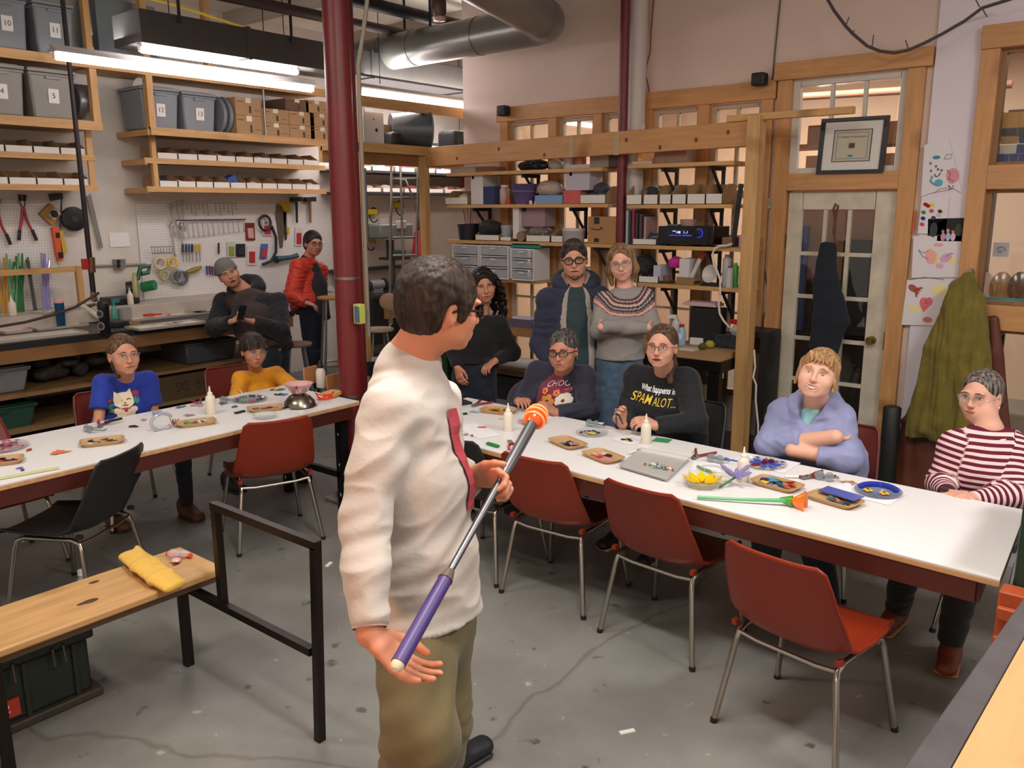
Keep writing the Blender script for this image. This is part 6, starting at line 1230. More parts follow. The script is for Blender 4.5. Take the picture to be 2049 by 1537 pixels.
t=thing('clear_glass_loop','clear glass loop lying beside the green glass ribbon','glass loop',T(1425,935),0,None,True); cc=T(1425,937,.728); part(B().tube([cc+Vector((.05*math.cos(a),.045*math.sin(a),0)) for a in [2*math.pi*i/24 for i in range(22)]],.005,8),'loop',M(0xE0E8E8,.05,0,'frost',amt=.4),t)
def goggles(px,py,lab,s=1):
    c=T(px,py,.74); t=thing('safety_goggles',lab,'goggles',T(px,py),0,None,True)
    for q in (-1,1): part(B().lathe([(0,0),(.018,.002),(.021,.008)],c+Vector((q*.022,0,0)),14,(.2,-1,.5)),'lens',M(0x8C98A0,.1,0,'frost',amt=.5),t)
    part(B().tube([c+Vector((-.045,0,0)),c+Vector((-.045,.05,-.012)),c+Vector((-.03,.08,-.015))],.003,6).tube([c+Vector((.045,0,0)),c+Vector((.045,.05,-.012)),c+Vector((.03,.08,-.015))],.003,6).tube([c+Vector((-.045,0,.002)),c+Vector((.045,0,.002))],.004,6),'frame',M(0x6a7478,.2),t)
goggles(1186,848,'clear safety goggles behind the plate of dark beads'); goggles(1432,918,'clear safety goggles behind the green glass ribbon'); goggles(1650,953,'clear safety goggles beside pliers before the lilac hoodie')
q=T(905,805); one(B().box(q+Vector((0,0,.006)),(.22,.16,.012),Matrix.Rotation(-.3,3,'Z')),'black_notebook',BLACK,'black notebook at the far left end of right table','notebook',bev=.002)
q=T(884,822); tb=thing('blue_tumbler','dark blue tumbler with white straw behind the standing man','tumbler',(q.x,q.y,.722),0); part(B().lathe([(.03,0),(.036,.12),(.037,.13)],(0,0,0),16),'cup',M(0x1C3460,.3),tb); part(B().lathe([(.039,.13),(.039,.145),(0,.147)],(0,0,0),16),'lid',M(0x8a9aa8,.4),tb); part(B().tube([(.01,0,.14),(.022,0,.19)],.004,8),'straw',WHITE,tb)
gp_=thing('green_upright_panel','dark green upright panel with plywood cap behind left table end','panel',(-3.9,3.9,0),0,None,True); q=at(893,760,y=4.35); part(B().bb(q.x-.03,q.x+.03,4.33,4.37,0,1.0),'panel',M(0x123420,.5),gp_); part(B().bb(q.x-.09,q.x+.0,4.32,4.38,1.0,1.09),'cap',M(0xC89A60,.5),gp_)
# pliers in hands
for pp,lab,rz in (((1233,826,3.74),'pliers in the right hand of the woman in black sweatshirt',1.2),):
    q=Yp(*pp); t=pliers(q,rz,lab,0x2a2a2c,tilt=1.1); t.scale=(.6,.6,.6)
# ---- left table
for (px,py,rz,cols,lab,g,n) in ((205,887,1.15,[0x2A3C48,0x4a5a3c,0xE4E0D8,0x1C2430,0x8a9a9c],'kraft tray of grey and white glass in front of girl in blue','grey and white glass scraps in the tray before the girl',10),
  (393,849,1.2,[0x4CA060,0x2c3a34,0x8a6a6c,0xE8E8F0,0x6a7a98],'kraft tray of green and mauve glass in middle of left table','green and mauve glass pieces in the middle tray of left table',10),
  (532,820,1.15,[0xC83A1C,0x4C9CC0,0x7A1A24,0x6AA8C8,0x3a2a6c],'kraft tray of blue and red glass in front of boy in yellow','blue and red glass pieces in the tray before the boy',10),
  (-2,927,1.15,[0x241C6C,0xD84A1C,0x14141A],'kraft tray of dark blue glass at left edge of photo','dark blue glass pieces in the tray at photo edge',7)):
    c=T(px,py); tray(c,lab,rz); shards((c.x,c.y,c.z+.006),.068,.036,n,cols,'one of the '+g,g,rz=rz)
gb(T(423,829,.72),'cream glue bottle on left table between the two children',1.25)
c,t=plate(500,801,.105,'clear plate with dark glass ring on left table before the boy',0xA8B4B0,.35)
for i in range(9): part(B().tube([(.075*math.cos(i*.7),.075*math.sin(i*.7),.012),(.085*math.cos(i*.7+.5),.085*math.sin(i*.7+.5),.012)],.007,6),'glass_rim_piece',M((0x3a4a4c,0x6a8a88,0x9c5a6c)[i%3],.15),t)
plate(530,836,.07,'small empty clear dish beside the tray before the boy',0xE0E4E0,.4,.02)
c,t=plate(5,897,.12,'plate of pink and dark mosaic glass at the left edge',0xE0C8D0,.5)
shards((c.x+.01,c.y,c.z+.006),.075,.075,30,[0xD85A78,0x8C2A4C,0x2a1c3c,0xE8A0B0,0xB83A58],'pink or maroon mosaic chip on the plate at left edge','pink mosaic chips on the plate at left edge',r=.011,el=1.2,tilt=.1)
bw=thing('glass_mosaic_bowl','red and white speckled glass bowl standing on upturned steel bowl','bowl',T(600,812),0,None); bz=.078
part(B().lathe([(.035,bz),(.05,bz+.01),(.085,bz+.06),(.088,bz+.062),(.05,bz+.014),(0,bz+.006)],(0,0,0),28),'bowl',M(0xD8A8A8,.12,0,'noise',amt=.2,spec=.9),bw)
for i in range(22):
    a=i*.9; r_=.045+.043*((i%7)/7); zz=bz+.008+.05*((r_-.045)/.043); part(B().ball((r_*math.cos(a),r_*math.sin(a),zz),.010,6,(1,1,.6)),'speck',M((0xA81C2C,0xE8DCDC,0x3a1c24)[i%3],.15),bw)
sb_=thing('steel_mixing_bowl','upturned steel mixing bowl under the speckled glass bowl on left table','bowl',T(600,812),0,None); part(B().lathe([(.105,0),(.098,.004),(.09,.03),(.066,.06),(.04,.075),(0,.078)],(0,0,0),32),'bowl',M(0x8C887C,.25,1),sb_)
pb=thing('pump_bottle','white squeeze bottle with black spout beside plywood holder, left table','bottle',T(643,775),0,None); part(B().lathe([(.03,0),(.032,.005),(.032,.11),(.02,.13),(.016,.135)],(0,0,0),18),'bottle_body',M(0xDCD4C8,.5),pb); part(B().lathe([(.018,.133),(.02,.15),(.012,.165),(.009,.185)],(0,0,0),14),'spout',BLACK,pb)
q=T(610,772); hd=thing('plywood_holder','small plywood box stand at right end of left table','holder',q,0,None,True)
part(B().box(T(622,768,.72)+Vector((0,0,.06)),(.012,.13,.12),Matrix.Rotation(.2,3,'Z')),'side_panel',M(0xC88C5A,.6),hd); part(B().box(T(668,775,.72)+Vector((0,0,.045)),(.012,.14,.09),Matrix.Rotation(.2,3,'Z')),'side_panel',M(0xC08050,.6),hd); part(B().box(T(665,793,.72)+Vector((0,0,.02)),(.10,.12,.02),Matrix.Rotation(.3,3,'Z')),'base_panel',M(0xD09A5C,.6),hd)
t=thing('orange_glass_sculpture','orange translucent curled glass piece beside the column on left table','glass sculpture',T(650,800),0,None,True); c=T(652,795,.735)
part(B().tube([c+Vector((-.03,-.05,.03)),c+Vector((-.02,-.03,.0)),c+Vector((0,0,-.004)),c+Vector((.0,.05,.0)),c+Vector((-.02,.08,.02))],[.004,.02,.024,.018,.004],12),'body',M(0xD8401C,.1,spec=.9),t); part(B().tube([c+Vector((-.02,-.04,.0)),c+Vector((-.03,-.06,.04))],[.006,.002],8),'horn',M(0xD8401C,.1,spec=.9),t)
a,b_=T(-20,962,.722),T(118,937,.722); one(B().bar(a+Vector((0,0,.003)),b_+Vector((0,0,.003)),.03,.005,(0,0,1)),'wooden_yardstick',M(0xC8CC98,.6),'pale green measuring stick along near edge of left table','measuring stick')
for px,py,n,cols,lab,r,sp in ((118,905,4,[0xE05A30,0xE87A50,0xE8C0B0],'orange paper-thin glass scrap in middle left of left table',.022,.03),(58,901,1,[0xB83828],'single red glass piece right of the pink mosaic',.013,.001),(268,855,2,[0x1c1c1e],'black glass wedge left of the curled vase',.016,.015),(290,842,3,[0xD88078],'pale red glass sliver near the girl',.01,.02),
  (320,828,8,[0x9AB0A0,0xB8C4D0,0x8a9ab0],'pale grey-green glass scrap before the girl',.012,.05),(365,816,3,[0x3C6C9C],'blue glass scrap left of glue bottle',.014,.025),(395,812,4,[0xC88C90,0xD8A8A8],'dusty pink glass scrap left of glue bottle',.016,.03),(380,832,3,[0xA88C90],'mauve glass sliver behind the middle tray',.016,.03),(445,808,4,[0x3a4a4c,0x5a6a5c],'dark glass bit beside the plate on left table',.009,.03),(470,815,3,[0x3a4a7c,0x4a5a4c],'dark blue glass bit near the black marker',.009,.02),
  (562,790,5,[0x4C8CB8,0x6A7AB0,0x14141A],'blue glass bit between plate and steel bowl',.013,.035),(562,780,1,[0x5C8C3C],'green glass wedge behind the steel bowl',.022,.001),(545,781,1,[0x14141A],'black glass strip behind the plate on left table',.012,.001),(40,940,2,[0x14141A,0x3a2a8c],'dark chip beside the measuring stick',.009,.02)):
    q=T(px,py); shards((q.x,q.y,q.z+.002),sp,sp*.7,n,cols,lab,lab+'s' if n>1 else None,r=r,tilt=0)
pliers(T(202,853),-2.2,'red-handled pliers on the left table before the girl',0xA82028); pliers(T(398,808),-1.9,'red-handled pliers left of the glue bottle on left table',0x98202a)
goggles(178,858,'clear goggles lying beside pliers before the girl'); goggles(450,800,'bluish clear goggles right of the glue bottle on left table')
q=T(480,826); one(B().box(q+Vector((0,0,.005)),(.02,.07,.01),Matrix.Rotation(.1,3,'Z')),'black_marker',BLACK,'black marker lying left of the tray before the boy','marker',bev=.002)
q=T(228,848); one(B().box(q+Vector((0,0,.02)),(.016,.10,.012),Matrix.Rotation(.1,3,'Z')),'black_marker',BLACK,'black marker beside the pliers before the girl','marker',bev=.002)
cv=thing('curled_glass_vase','curled clear glass strip with pinkish petals standing on left table','glass sculpture',T(330,862),0,None,True); c=T(325,860,.722)
part(B().tube([c+Vector((0,.06*math.cos(a),.045+.045*math.sin(a))) for a in [math.radians(20+i*16) for i in range(20)]],.010,8),'curl',M(0xB8B4C0,.1,0,'frost',amt=.55),cv)
for k in range(4): part(B().tube([T(346,850,.73),T(340+k*6,838,.80-.02*k)],[.006,.003],8),'petal',M(0xA86A60,.2),cv)
# glove and glass on bench
S_=SDF(); g=[at(262,1110,z=.475),at(290,1130,z=.485),at(322,1155,z=.482),at(350,1172,z=.470)]
S_.chain(g,[(.05,.018),(.055,.022),(.052,.022),(.048,.018)],x=(.3,1,0),k=.02); S_.limb(at(275,1105,z=.47),at(300,1150,z=.465),(.03,.012),(.035,.014),k=.02)
o=sculpt(S_,'yellow_glove',M(0xD8AC48,.8,0,'cloth',scale=25,amt=.06),None,.004,.004,14,4); tag(o,'folded yellow work glove lying on the wooden bench','glove')
t=thing('red_glass_ornament','small red and clear glass ornament on the far end of wooden bench','glass sculpture',at(355,1112,z=.452),0,None,True)
part(B().ball(at(348,1108,z=.475),.028,12,(1.2,1,.7)),'clear_lobe',M(0xE8E8E8,.04,0,'frost',amt=.25),t); part(B().ball(at(365,1108,z=.468),.026,12,(1.6,1.1,.5)),'clear_lobe',M(0xE8E8E8,.04,0,'frost',amt=.25),t)
part(B().tube([at(335,1108,z=.458),at(352,1110,z=.46),at(372,1111,z=.458),at(382,1112,z=.466)],[.012,.010,.008,.010],8),'red_band',M(0xD8401C,.15,spec=.9),t); part(B().ball(at(352,1121,z=.462),.022,12,(1,1,.45)),'pink_disc',M(0xD8A0A0,.15,spec=.9),t)
one(B().tube([at(202,1078,z=0.01),at(214,1100,z=.0)],.018,10),'blue_marker',M(0x3C5C98,.4),'blue tube lying on floor beneath the black chair','tube') if 0 else None
# ================================================================ LEFT WALL
def wx(px,py): return at(px,py,x=-8.165)
def panel_part(b,pts,th=.012,x=-8.17): # polygon of pixel points on the wall plane extruded towards room
    ps=[at(a,c,x=x) for a,c in pts]; n=len(ps); f=Vector((th,0,0)); b.add([p for p in ps]+[p+f for p in ps],[tuple(range(n)),tuple(range(2*n-1,n-1,-1))]+[(i,i+n,(i+1)%n+n,(i+1)%n) for i in range(n)]); return b
def wtube(b,pts,r,off=.015): return b.tube([at(a,c,x=-8.165)+Vector((off,0,0)) for a,c in pts],r,8)
def wthing(name,lab,cat,px,py): return thing(name,lab,cat,wx(px,py),0,None,True)
for dx,dy,lab in ((0,0,'red-handled bolt cutter hanging on left pegboard'),(-52,8,'red-handled bolt cutter hanging at the left photo edge')):
    t=wthing('bolt_cutter',lab,'bolt cutter',45+dx,440)
    part(wtube(B(),[(43+dx,390+dy),(43+dx,402+dy)],[.035,.03]),'jaws',M(0x1a1a1c,.5),t); part(wtube(B(),[(43+dx,402+dy),(45+dx,412+dy)],[.025,.022]),'hinge',STEEL,t)
    for a in (-3,32-10): part(wtube(B(),[(45+dx,412+dy),(43+a*.4+dx,440+dy),(41+a+dx,462+dy)],[.013,.012,.011]),'handle',M(0xA02028,.4),t); part(wtube(B(),[(41+a+dx,460+dy),(41+a*1.4+dx,481+dy)],.015),'grip',M(0x201c20,.6),t)
t=wthing('wheel_box','cardboard box with black wheel print hanging on left pegboard','box',98,430); part(panel_part(B(),[(75,428),(96,407),(119,428),(100,452)],.05),'box',M(0x9C7440,.8),t); part(panel_part(B(),[(93,430),(104,418),(116,426),(104,440)],.053),'picture',WHITE,t); part(B().lathe([(0,0),(.035,.002)],wx(103,428)+Vector((.058,0,0)),16,(1,0,0)),'wheel_print',BLACK,t)
t=wthing('cable_spool','black cable spool hanging on left pegboard','spool',144,438); c=wx(144,438); part(B().lathe([(.02,0),(.105,.0),(.11,.02),(.11,.05),(.1,.055),(.03,.056),(.028,.03)],c,28,(1,0,0)),'spool_body',M(0x18181c,.5),t); part(B().lathe([(.0,.0),(.03,.002),(.03,.006)],c+Vector((.056,0,0)),16,(1,0,0)),'hub',M(0x3a3a3e,.4),t)
t=wthing('orange_tape_gun','orange and black torch tool hanging on left pegboard','tool',112,485); part(panel_part(B(),[(101,455),(115,453),(119,500),(123,522),(113,522),(108,500)],.04),'orange_body',M(0xD8582C,.5),t); part(panel_part(B(),[(107,466),(115,465),(116,475),(108,476)],.045),'black_label',BLACK,t); part(panel_part(B(),[(112,505),(122,504),(123,516),(114,517)],.045),'black_band',BLACK,t)
t=wthing('yellow_level','yellow spirit level hanging beside the orange torch tool','level',124,485); part(panel_part(B(),[(116,462),(123,461),(132,505),(124,508)],.03),'level_body',M(0xC8A83C,.5),t)
t=wthing('clamp','long black steel bar clamp hanging on left pegboard','clamp',120,430); part(wtube(B(),[(100,393),(122,390),(121,420),(119,458)],.008),'bar',M(0x3a3c40,.4,.7),t); part(panel_part(B(),[(96,388),(122,386),(124,398),(100,402)],.03),'jaw',M(0x2a2a2c,.5),t)
one(panel_part(B(),[(173,392),(181,388),(206,495),(198,497)],.006),'steel_rule',M(0x8c8a86,.5,.5),'long grey steel straightedge hanging behind the black pole','straightedge')
one(panel_part(B(),[(217,466),(257,465),(261,493),(221,495)],.004,x=-8.195),'wall_notice',WHITE,'white paper notice on wall between the pegboards','paper')
t=thing('power_socket','grey metal double socket box on conduit at left wall','socket',at(236,529,x=-8.19),0,None,True); part(panel_part(B(),[(224,519),(246,518),(247,537),(226,538)],.05,x=-8.199),'box',M(0x8c8c88,.45,.4),t)
for yy in (524,532): part(B().lathe([(0,0),(.022,.002)],at(237,yy,x=-8.148),14,(1,0,0)),'outlet',BLACK,t)
part(B().tube([at(247,530,x=-8.18),at(293,528,x=-8.18)],.012,8).tube([at(190,532,x=-8.18),at(225,531,x=-8.18)],.012,8),'conduit',M(0x9a9890,.5,.3),t)
# wrenches and hooks
def wrench(px,py,L_,w,lab,g,ang=.05):
    p=wx(px,py); t=thing('combination_wrench',lab,'wrench',p,0,g,True); x=-8.15; e=p+Vector((0,ang*L_,-L_)); p=Vector((x,p.y,p.z)); e.x=x
    b=B().bar(p,e,w*.8,.006,(1,0,0)); b.tube([p+Vector((0,w*1.1*math.cos(a),w*1.1*math.sin(a))) for a in [2*math.pi*i/10 for i in range(11)]],w*.38,5,cap=False)
    for q in (-1,1): b.bar(e,e+Vector((0,q*w*.9,-w*1.6)),w*.7,.007,(1,0,0))
    part(b,'wrench_body',CHROME2,t)
CHROME2=M(0xB4B2AE,.35,.35)
g1='small chrome wrenches in the long lower row on the pegboard'
for i in range(14): 
    L_=.16-.005*i; wrench(352+i*10.2,443,L_,.011,'small chrome wrench, one of the long lower row on pegboard',g1)
g2='large chrome wrenches at the left of the pegboard'
for k,(px,py,L_) in enumerate(((340,448,.30),(358,448,.27),(340,412,.27),(352,408,.25),(362,406,.24))): wrench(px,py,L_,.02,'large chrome wrench, one of the cluster at left of the pegboard',g2)
g3='chrome hooks and sockets in the upper row on the pegboard'
for i in range(13): 
    if i!=6: wrench(372+i*8.2,407,.05+.03*(i%3),.009,'short chrome tool, one of the upper row on pegboard',g3)
t=wthing('wall_tool_rack','black rail holding the row of small chrome wrenches','rail',420,441); part(wtube(B(),[(350,441),(490,439)],.006),'rail',M(0x3a3a3c,.4,.6),t)
for k,(px,c1) in enumerate(((364,0x2a2a2c),(371,0x2a4a7c),(377,0x3a5a8c),(383,0x2a2a2c),(391,0xC8A41C),(398,0xC8A41C))):
    t=wthing('screwdriver',('black','blue','steel blue','dark','yellow','bright yellow')[k]+' handled screwdriver in the pegboard rack, '+ORD[k],'screwdriver',px,500); part(wtube(B(),[(px,488),(px,505)],.011),'handle',M(c1,.4),t); part(wtube(B(),[(px,505),(px+1,524)],.004),'blade',STEEL,t)
t=wthing('wire_basket','grey wire basket hanging at left of the pegboard','basket',318,505); b=B(); 
for i in range(8): wtube(b,[(297+i*6,495),(299+i*5.6,507)],.003,off=.06)
wtube(b,[(295,494),(338,493)],.004,off=.06); wtube(b,[(298,507),(338,506)],.004,off=.06); part(b,'wire_mesh',M(0x6c7470,.4,.5),t)
for k,(px,py,r,c1,lab) in enumerate(((317,527,.055,0xC8BC98,'beige masking tape roll hanging on the pegboard'),(342,525,.045,0xE0B82C,'yellow tape roll hanging on the pegboard'),(325,551,.045,0xA8A06C,'olive tape roll hanging below the masking tape'),(350,553,.06,0x8a8a88,'grey cable coil hanging below the yellow tape'),(360,556,.06,0x5a5c60,'dark grey cable coil hanging on the pegboard'))):
    c=wx(px,py)+Vector((.03,0,0)); one(B().tube([c+Vector((0,r*math.cos(a),r*math.sin(a))) for a in [2*math.pi*i/20 for i in range(21)]],r*.28,8,cap=False),'tape_roll',M(c1,.5),lab,'tape')
one(wtube(B(),[(370,545),(385,540),(400,534)],[.02,.03,.015],off=.03),'yellow_pliers',M(0x8c7c2c,.5),'yellow and black pliers hanging right of the cable coils','pliers')
def pack(px0,py0,px1,py1,c1,c2,lab,skew=0):
    t=wthing('blister_pack',lab,'blister pack',(px0+px1)/2,(py0+py1)/2); part(panel_part(B(),[(px0,py0),(px1,py0),(px1+skew,py1),(px0+skew,py1)],.008),'card',M(c1,.5),t); w=px1-px0; h=py1-py0; part(panel_part(B(),[(px0+w*.2,py0+h*.3),(px1-w*.2,py0+h*.3),(px1-w*.2+skew,py1-h*.12),(px0+w*.2+skew,py1-h*.12)],.02),'contents',M(c2,.4),t)
pack(490,446,508,481,0x6a1c20,0xC89C88,'red and pink blade pack on the pegboard',2); pack(454,484,470,515,0xB8C0B0,0x8c9040,'white and green tool pack on the pegboard'); pack(472,488,490,514,0x1c1e22,0x2c2e34,'black tool case hanging on the pegboard'); pack(494,492,512,530,0xD8CCC8,0xA83038,'white and red tool pack above the beanie man'); pack(524,443,542,472,0xC8B8B4,0xB82830,'red and white pack in front of the hose reel',1); pack(522,488,536,518,0x3C6CB0,0xC83A3A,'blue and red pack inside the hose loop',-3)
pack(590,455,604,492,0xC8C4C0,0xB02830,'white and red clamp pack left of the red jacket',0)
t=wthing('hose_reel','black hose hanging in a loop from small wheel on the pegboard','hose',528,445); c=wx(527,446)+Vector((.03,0,0)); part(B().tube([c+Vector((0,.075*math.cos(a),.1*math.sin(a)*.8)) for a in [2*math.pi*i/24 for i in range(25)]],.014,8,cap=False),'wheel_rim',M(0x202022,.5),t); part(wtube(B(),[(540,452),(549,475),(549,505),(540,522),(522,529)],.016,off=.03),'hose',M(0x1c1c1e,.5),t)
part(B().lathe([(0,0),(.02,.02)],c,10,(1,0,0)),'hub',STEEL,t)
t=wthing('hand_saw','yellow-handled hand saw hanging blade down on the pegboard','saw',565,440); part(panel_part(B(),[(553,408),(572,418),(571,440),(565,496),(560,496),(551,430)],.004),'blade',M(0x6a6458,.4,.6),t); part(panel_part(B(),[(556,406),(578,404),(578,424),(566,422),(562,412)],.03),'handle',M(0xC8A41C,.5),t)
t=wthing('hand_saw','short yellow-tipped pruning saw hanging right of the hand saw','saw',573,450); part(panel_part(B(),[(566,425),(573,425),(574,478),(570,482)],.004),'blade',M(0x4a4038,.4,.5),t); part(panel_part(B(),[(572,455),(577,455),(577,468),(573,468)],.02),'handle',M(0xC8A41C,.5),t)
for k,(px,c1,lab) in enumerate(((590,0x2c2826,'black-handled sledge hammer hanging on the pegboard'),(617,0x8c5a38,'wooden-handled hammer hanging on the pegboard'))):
    t=wthing('hammer',lab,'hammer',px,420); part(panel_part(B(),[(px-11,395),(px+9,394),(px+10,403),(px-10,404)],.06),'head',M(0x3a3c3c,.4,.6),t); part(wtube(B(),[(px,404),(px+1,446)],[.016,.013],off=.03),'handle',M(c1,.6),t)
t=wthing('cordless_drill','teal green rotary tool hanging left of the red jacket','power tool',570,515); part(wtube(B(),[(548,518),(556,517),(575,515),(590,511)],[.035,.03,.026,.03],off=.05),'tool_body',M(0x2c5058,.4),t); part(wtube(B(),[(547,520),(545,524)],[.04,.03],off=.05),'nose',BLACK,t)
t=wthing('hanging_chisel','small black tool hanging left of the white pack','tool',437,498); part(wtube(B(),[(436,486),(436,508)],.01),'tool_body',BLACK,t)
for k,(px,py,c1) in enumerate(((418,540,0x5a3a7c),(423,541,0x6a2c34),(428,542,0x2c3a5c),(412,540,0x2a4a8c))):
    t=wthing('pliers',('purple','maroon','dark blue','royal blue')[k]+' handled pliers hanging left of the beanie man','pliers',px,py); part(wtube(B(),[(px,py-8),(px+1,py+10)],[.012,.008]),'handle',M(c1,.4),t)
# shelf bins on left wall
def bin_(x,y,z,w,dep,h,lab,axis='x',col=0xDAD6CE,group=None,fill=None):
    """open-top cardboard parts bin with a low front; axis 'x' faces +x, axis 'y' faces -y"""
    t=thing('parts_bin',lab,'bin',(x,y,z),0 if axis=='y' else math.pi/2,group); m=M(col,.7); f=B(); th=.004
    f.bb(-w/2,w/2,-dep/2,-dep/2+th,0,h*.5); part(f,'front',m,t)
    k=B(); k.bb(-w/2,w/2,-dep/2,dep/2,0,th).bb(-w/2,w/2,dep/2-th,dep/2,0,h)
    for s_ in (-1,1):
        xx=s_*(w/2-th/2); k.add([(xx-th/2,-dep/2,0),(xx-th/2,dep/2,0),(xx-th/2,dep/2,h),(xx-th/2,-dep*.05,h),(xx-th/2,-dep/2,h*.5),(xx+th/2,-dep/2,0),(xx+th/2,dep/2,0),(xx+th/2,dep/2,h),(xx+th/2,-dep*.05,h),(xx+th/2,-dep/2,h*.5)],[(4,3,2,1,0),(5,6,7,8,9)]+[(i,(i+1)%5,(i+1)%5+5,i+5) for i in range(5)])
    part(k,'tray_body',M(0x9C7C58,.8) if col==0xDAD6CE else m,t)
    if fill is not None:
        for i in range(3): q=B().ball((RS.uniform(-w*.25,w*.25),RS.uniform(-dep*.2,dep*.1),h*.45),w*.2,7,(1.3,1.2,.8)); one_ = part(q,'contents',M(fill[i%len(fill)],.5),t)
    return t
FC=[(0x5a4a3c,0x2c3a4c),(0x8c3030,0xC8C0B8),(0x3a3a3a,0x6a5a4a),(0x2c5a8c,0xB8B0A0),(0xC8783C,0x2a2a2a),None,None]
def row(y0,y1,n,z,lab,x=-7.92,dep=.30,h=.125,fills=True):
    w=(y1-y0)/n
    for i in range(n): bin_(x,y0+w*(i+.5),z,w*.97,dep,h,'white cardboard parts bin %s, %s'%(lab,ORD[i]),'x',fill=RS.choice(FC) if fills else None)
row(2.5,3.6,5,2.366,'on upper bin shelf at far left'); row(2.5,3.6,5,2.106,'on lower bin shelf at far left',fills=False)
row(4.26,6.16,9,2.366,'on upper bin shelf above pegboard'); row(4.26,6.16,10,2.106,'on lower bin shelf above pegboard')
one(B().box((-7.92,5.12,2.19),(.12,.10,.10),Matrix.Rotation(.5,3,'X')),'blue_plastic_bin',M(0x2450A0,.4),'blue plastic bin lying in lower bin shelf above the pegboard','bin',bev=.01)
def carton(y,z,sy,h,lab,x=-7.83,sx=.40,col=0xAC8A64):
    t=thing('carton',lab,'carton',(x,y,z),0,None,True); part(B().bb(x-sx/2,x+sx/2,y-sy/2,y+sy/2,z,z+h),'box',M(col,.8,0,'noise',amt=.05,scale=3),t,bev=.003); part(B().bb(x+sx/2,x+sx/2+.001,y-.03,y+.03,z+h*.72,z+h+.001),'packing_tape',M(0xD8CCB4,.3),t)
    part(B().bb(x+sx/2,x+sx/2+.0012,y+sy*.02,y+sy*.10,z+h*.15,z+h*.55),'cup_print',M(0x4a3c30,.7),t); part(B().bb(x+sx/2,x+sx/2+.0012,y-sy*.45,y-sy*.2,z+h*.75,z+h*.8).bb(x+sx/2,x+sx/2+.0012,y+sy*.2,y+sy*.42,z+h*.3,z+h*.34),'print_lines',M(0x5a4838,.7),t)
ys=[5.22,5.52,5.85,6.12]
for i,y in enumerate(ys[:1]): carton(y-.02,2.632,.30,.19,'lower brown carton at left of the carton stack'); carton(y-.02,2.824,.30,.17,'upper brown carton at left of the carton stack')
for i,y in enumerate(ys[1:]):
    for k in range(2): carton(y,2.632+k*.142,.325,.14,'%s small brown carton in the stack, %s'%(('lower','upper')[k],('left','middle','right')[i]))
carton(5.8,2.632+.285,.30,.12,'dark carton lying on top of the carton stack',col=0x6c5440); carton(6.06,2.632+.285,.3,.13,'topmost pale carton beside the red column')
for k,y in enumerate((4.93,5.0)):
    one(B().lathe([(0,0),(.17,.004),(.185,.02),(.18,.035),(0,.03)],(-7.83,y,2.63+.19),28,(0,1,0),1,1.02),'tote_lid',M(TG,.5),('front','rear')[k]+' grey oval tote lid standing between tote 13 and cartons','lid')
one(B().lathe([(0,0),(.1,.003),(.1,.01)],(-8.0,4.3,3.03-.0),24,(1,0,0),1,1),'bucket_cover',M(0xC8C4BC,.6),'round white lid standing behind tote 12','lid')
one(B().lathe([(.14,0),(.15,.01),(.15,.16),(.14,.17)],(-7.85,3.56,2.83),28,(0,.35,-1) if 0 else (0,1,0),1.0,1.15),'metal_stock_band',M(0x9CA4A8,.3,.8),'oval galvanised metal band standing right of tote 5','metal band')
q=at(590,20,x=-7.6)
for k in range(6): one(B().bar((-7.9,3.05+k*.06,3.6),(-7.7,3.1+k*.06,3.85),.03,.012,(1,0,0)),'foam_strip',M(0xC8C0B0,.7),'pale foam strip leaning on top of tote 11','foam strip','pale foam strips piled above tote 11')
one(B().bb(-8.1,-7.75,3.8,4.35,3.2,3.72),'galvanised_sheet',M(0x8a969c,.3,.7,'noise',amt=.06),'pale galvanised sheet metal duct piece on the top shelf','sheet metal')
# pole + hose in left
pl=thing('black_drop_pipe','black vertical gas pipe with red valve dropping to left workbench','pipe',(-6.9,3,1),0,None,True); b_=at(187,588,x=-7.25); a=Vector((b_.x,b_.y,CZ))
part(B().tube([a,a.lerp(b_,.5),b_],[.017,.019,.022],10),'pipe',M(0x241c1c,.5,.3),pl); q=at(182,528,x=-7.25); part(B().box(q+Vector((0,-.05,0)),(.03,.05,.09)),'red_valve_lever',M(0xA82020,.4),pl,bev=.004); part(B().tube([at(182,515,x=-7.25),at(184,545,x=-7.25)],.03,10),'valve_body',M(0x6a4a3a,.4,.6),pl)
part(B().tube([at(188,585,x=-7.25),at(187,600,x=-7.25),at(189,598,x=-7.27)],[.03,.024,.03],10),'elbow_fitting',M(0x8c7a54,.4,.8),pl)
one(B().tube([at(px,py,x=-7.15) for px,py in ((198,586),(150,615),(100,632),(50,645),(-10,655))],.011,8),'brown_gas_hose',M(0x3c2622,.5),'long brown rubber hose sagging from gas pipe across left bench','hose')
# bench-top things
def Bt(px,py,z=.905):
    p=at(px,py,z=z)
    if p.x<-8.1: p=at(px,py,z=z+.115); p=at(px,py,x=min(max(p.x,-8.04),-7.80)); p.z=z+.115
    elif p.x<-7.62: p=at(px,py,x=-7.62); p.z=z
    return p
one(B().bb(-8.19,-7.70,-1,5.1,.905,1.018),'back_counter',M(0xB8AEA0,.5,0,'noise'),'raised pale back counter running along left wall above the workbench','counter',bev=.004)
def tumbler(px,py,r,h,c1,c2,lab,extra=None):
    t=thing('travel_tumbler',lab,'tumbler',Bt(px,py),0,None); part(B().lathe([(r*.85,0),(r*.9,.005),(r,h*.85)],(0,0,0),20),'cup',M(c1,.3,.3),t); part(B().lathe([(r*1.05,h*.84),(r*1.05,h*.93),(r*.8,h*.97),(r*.8,h)],(0,0,0),20),'lid',M(c2,.5),t); return t
tumbler(122,643,.04,.25,0x1C4A78,0xD8A8A8,'metallic blue tumbler with pink lid on the left workbench')
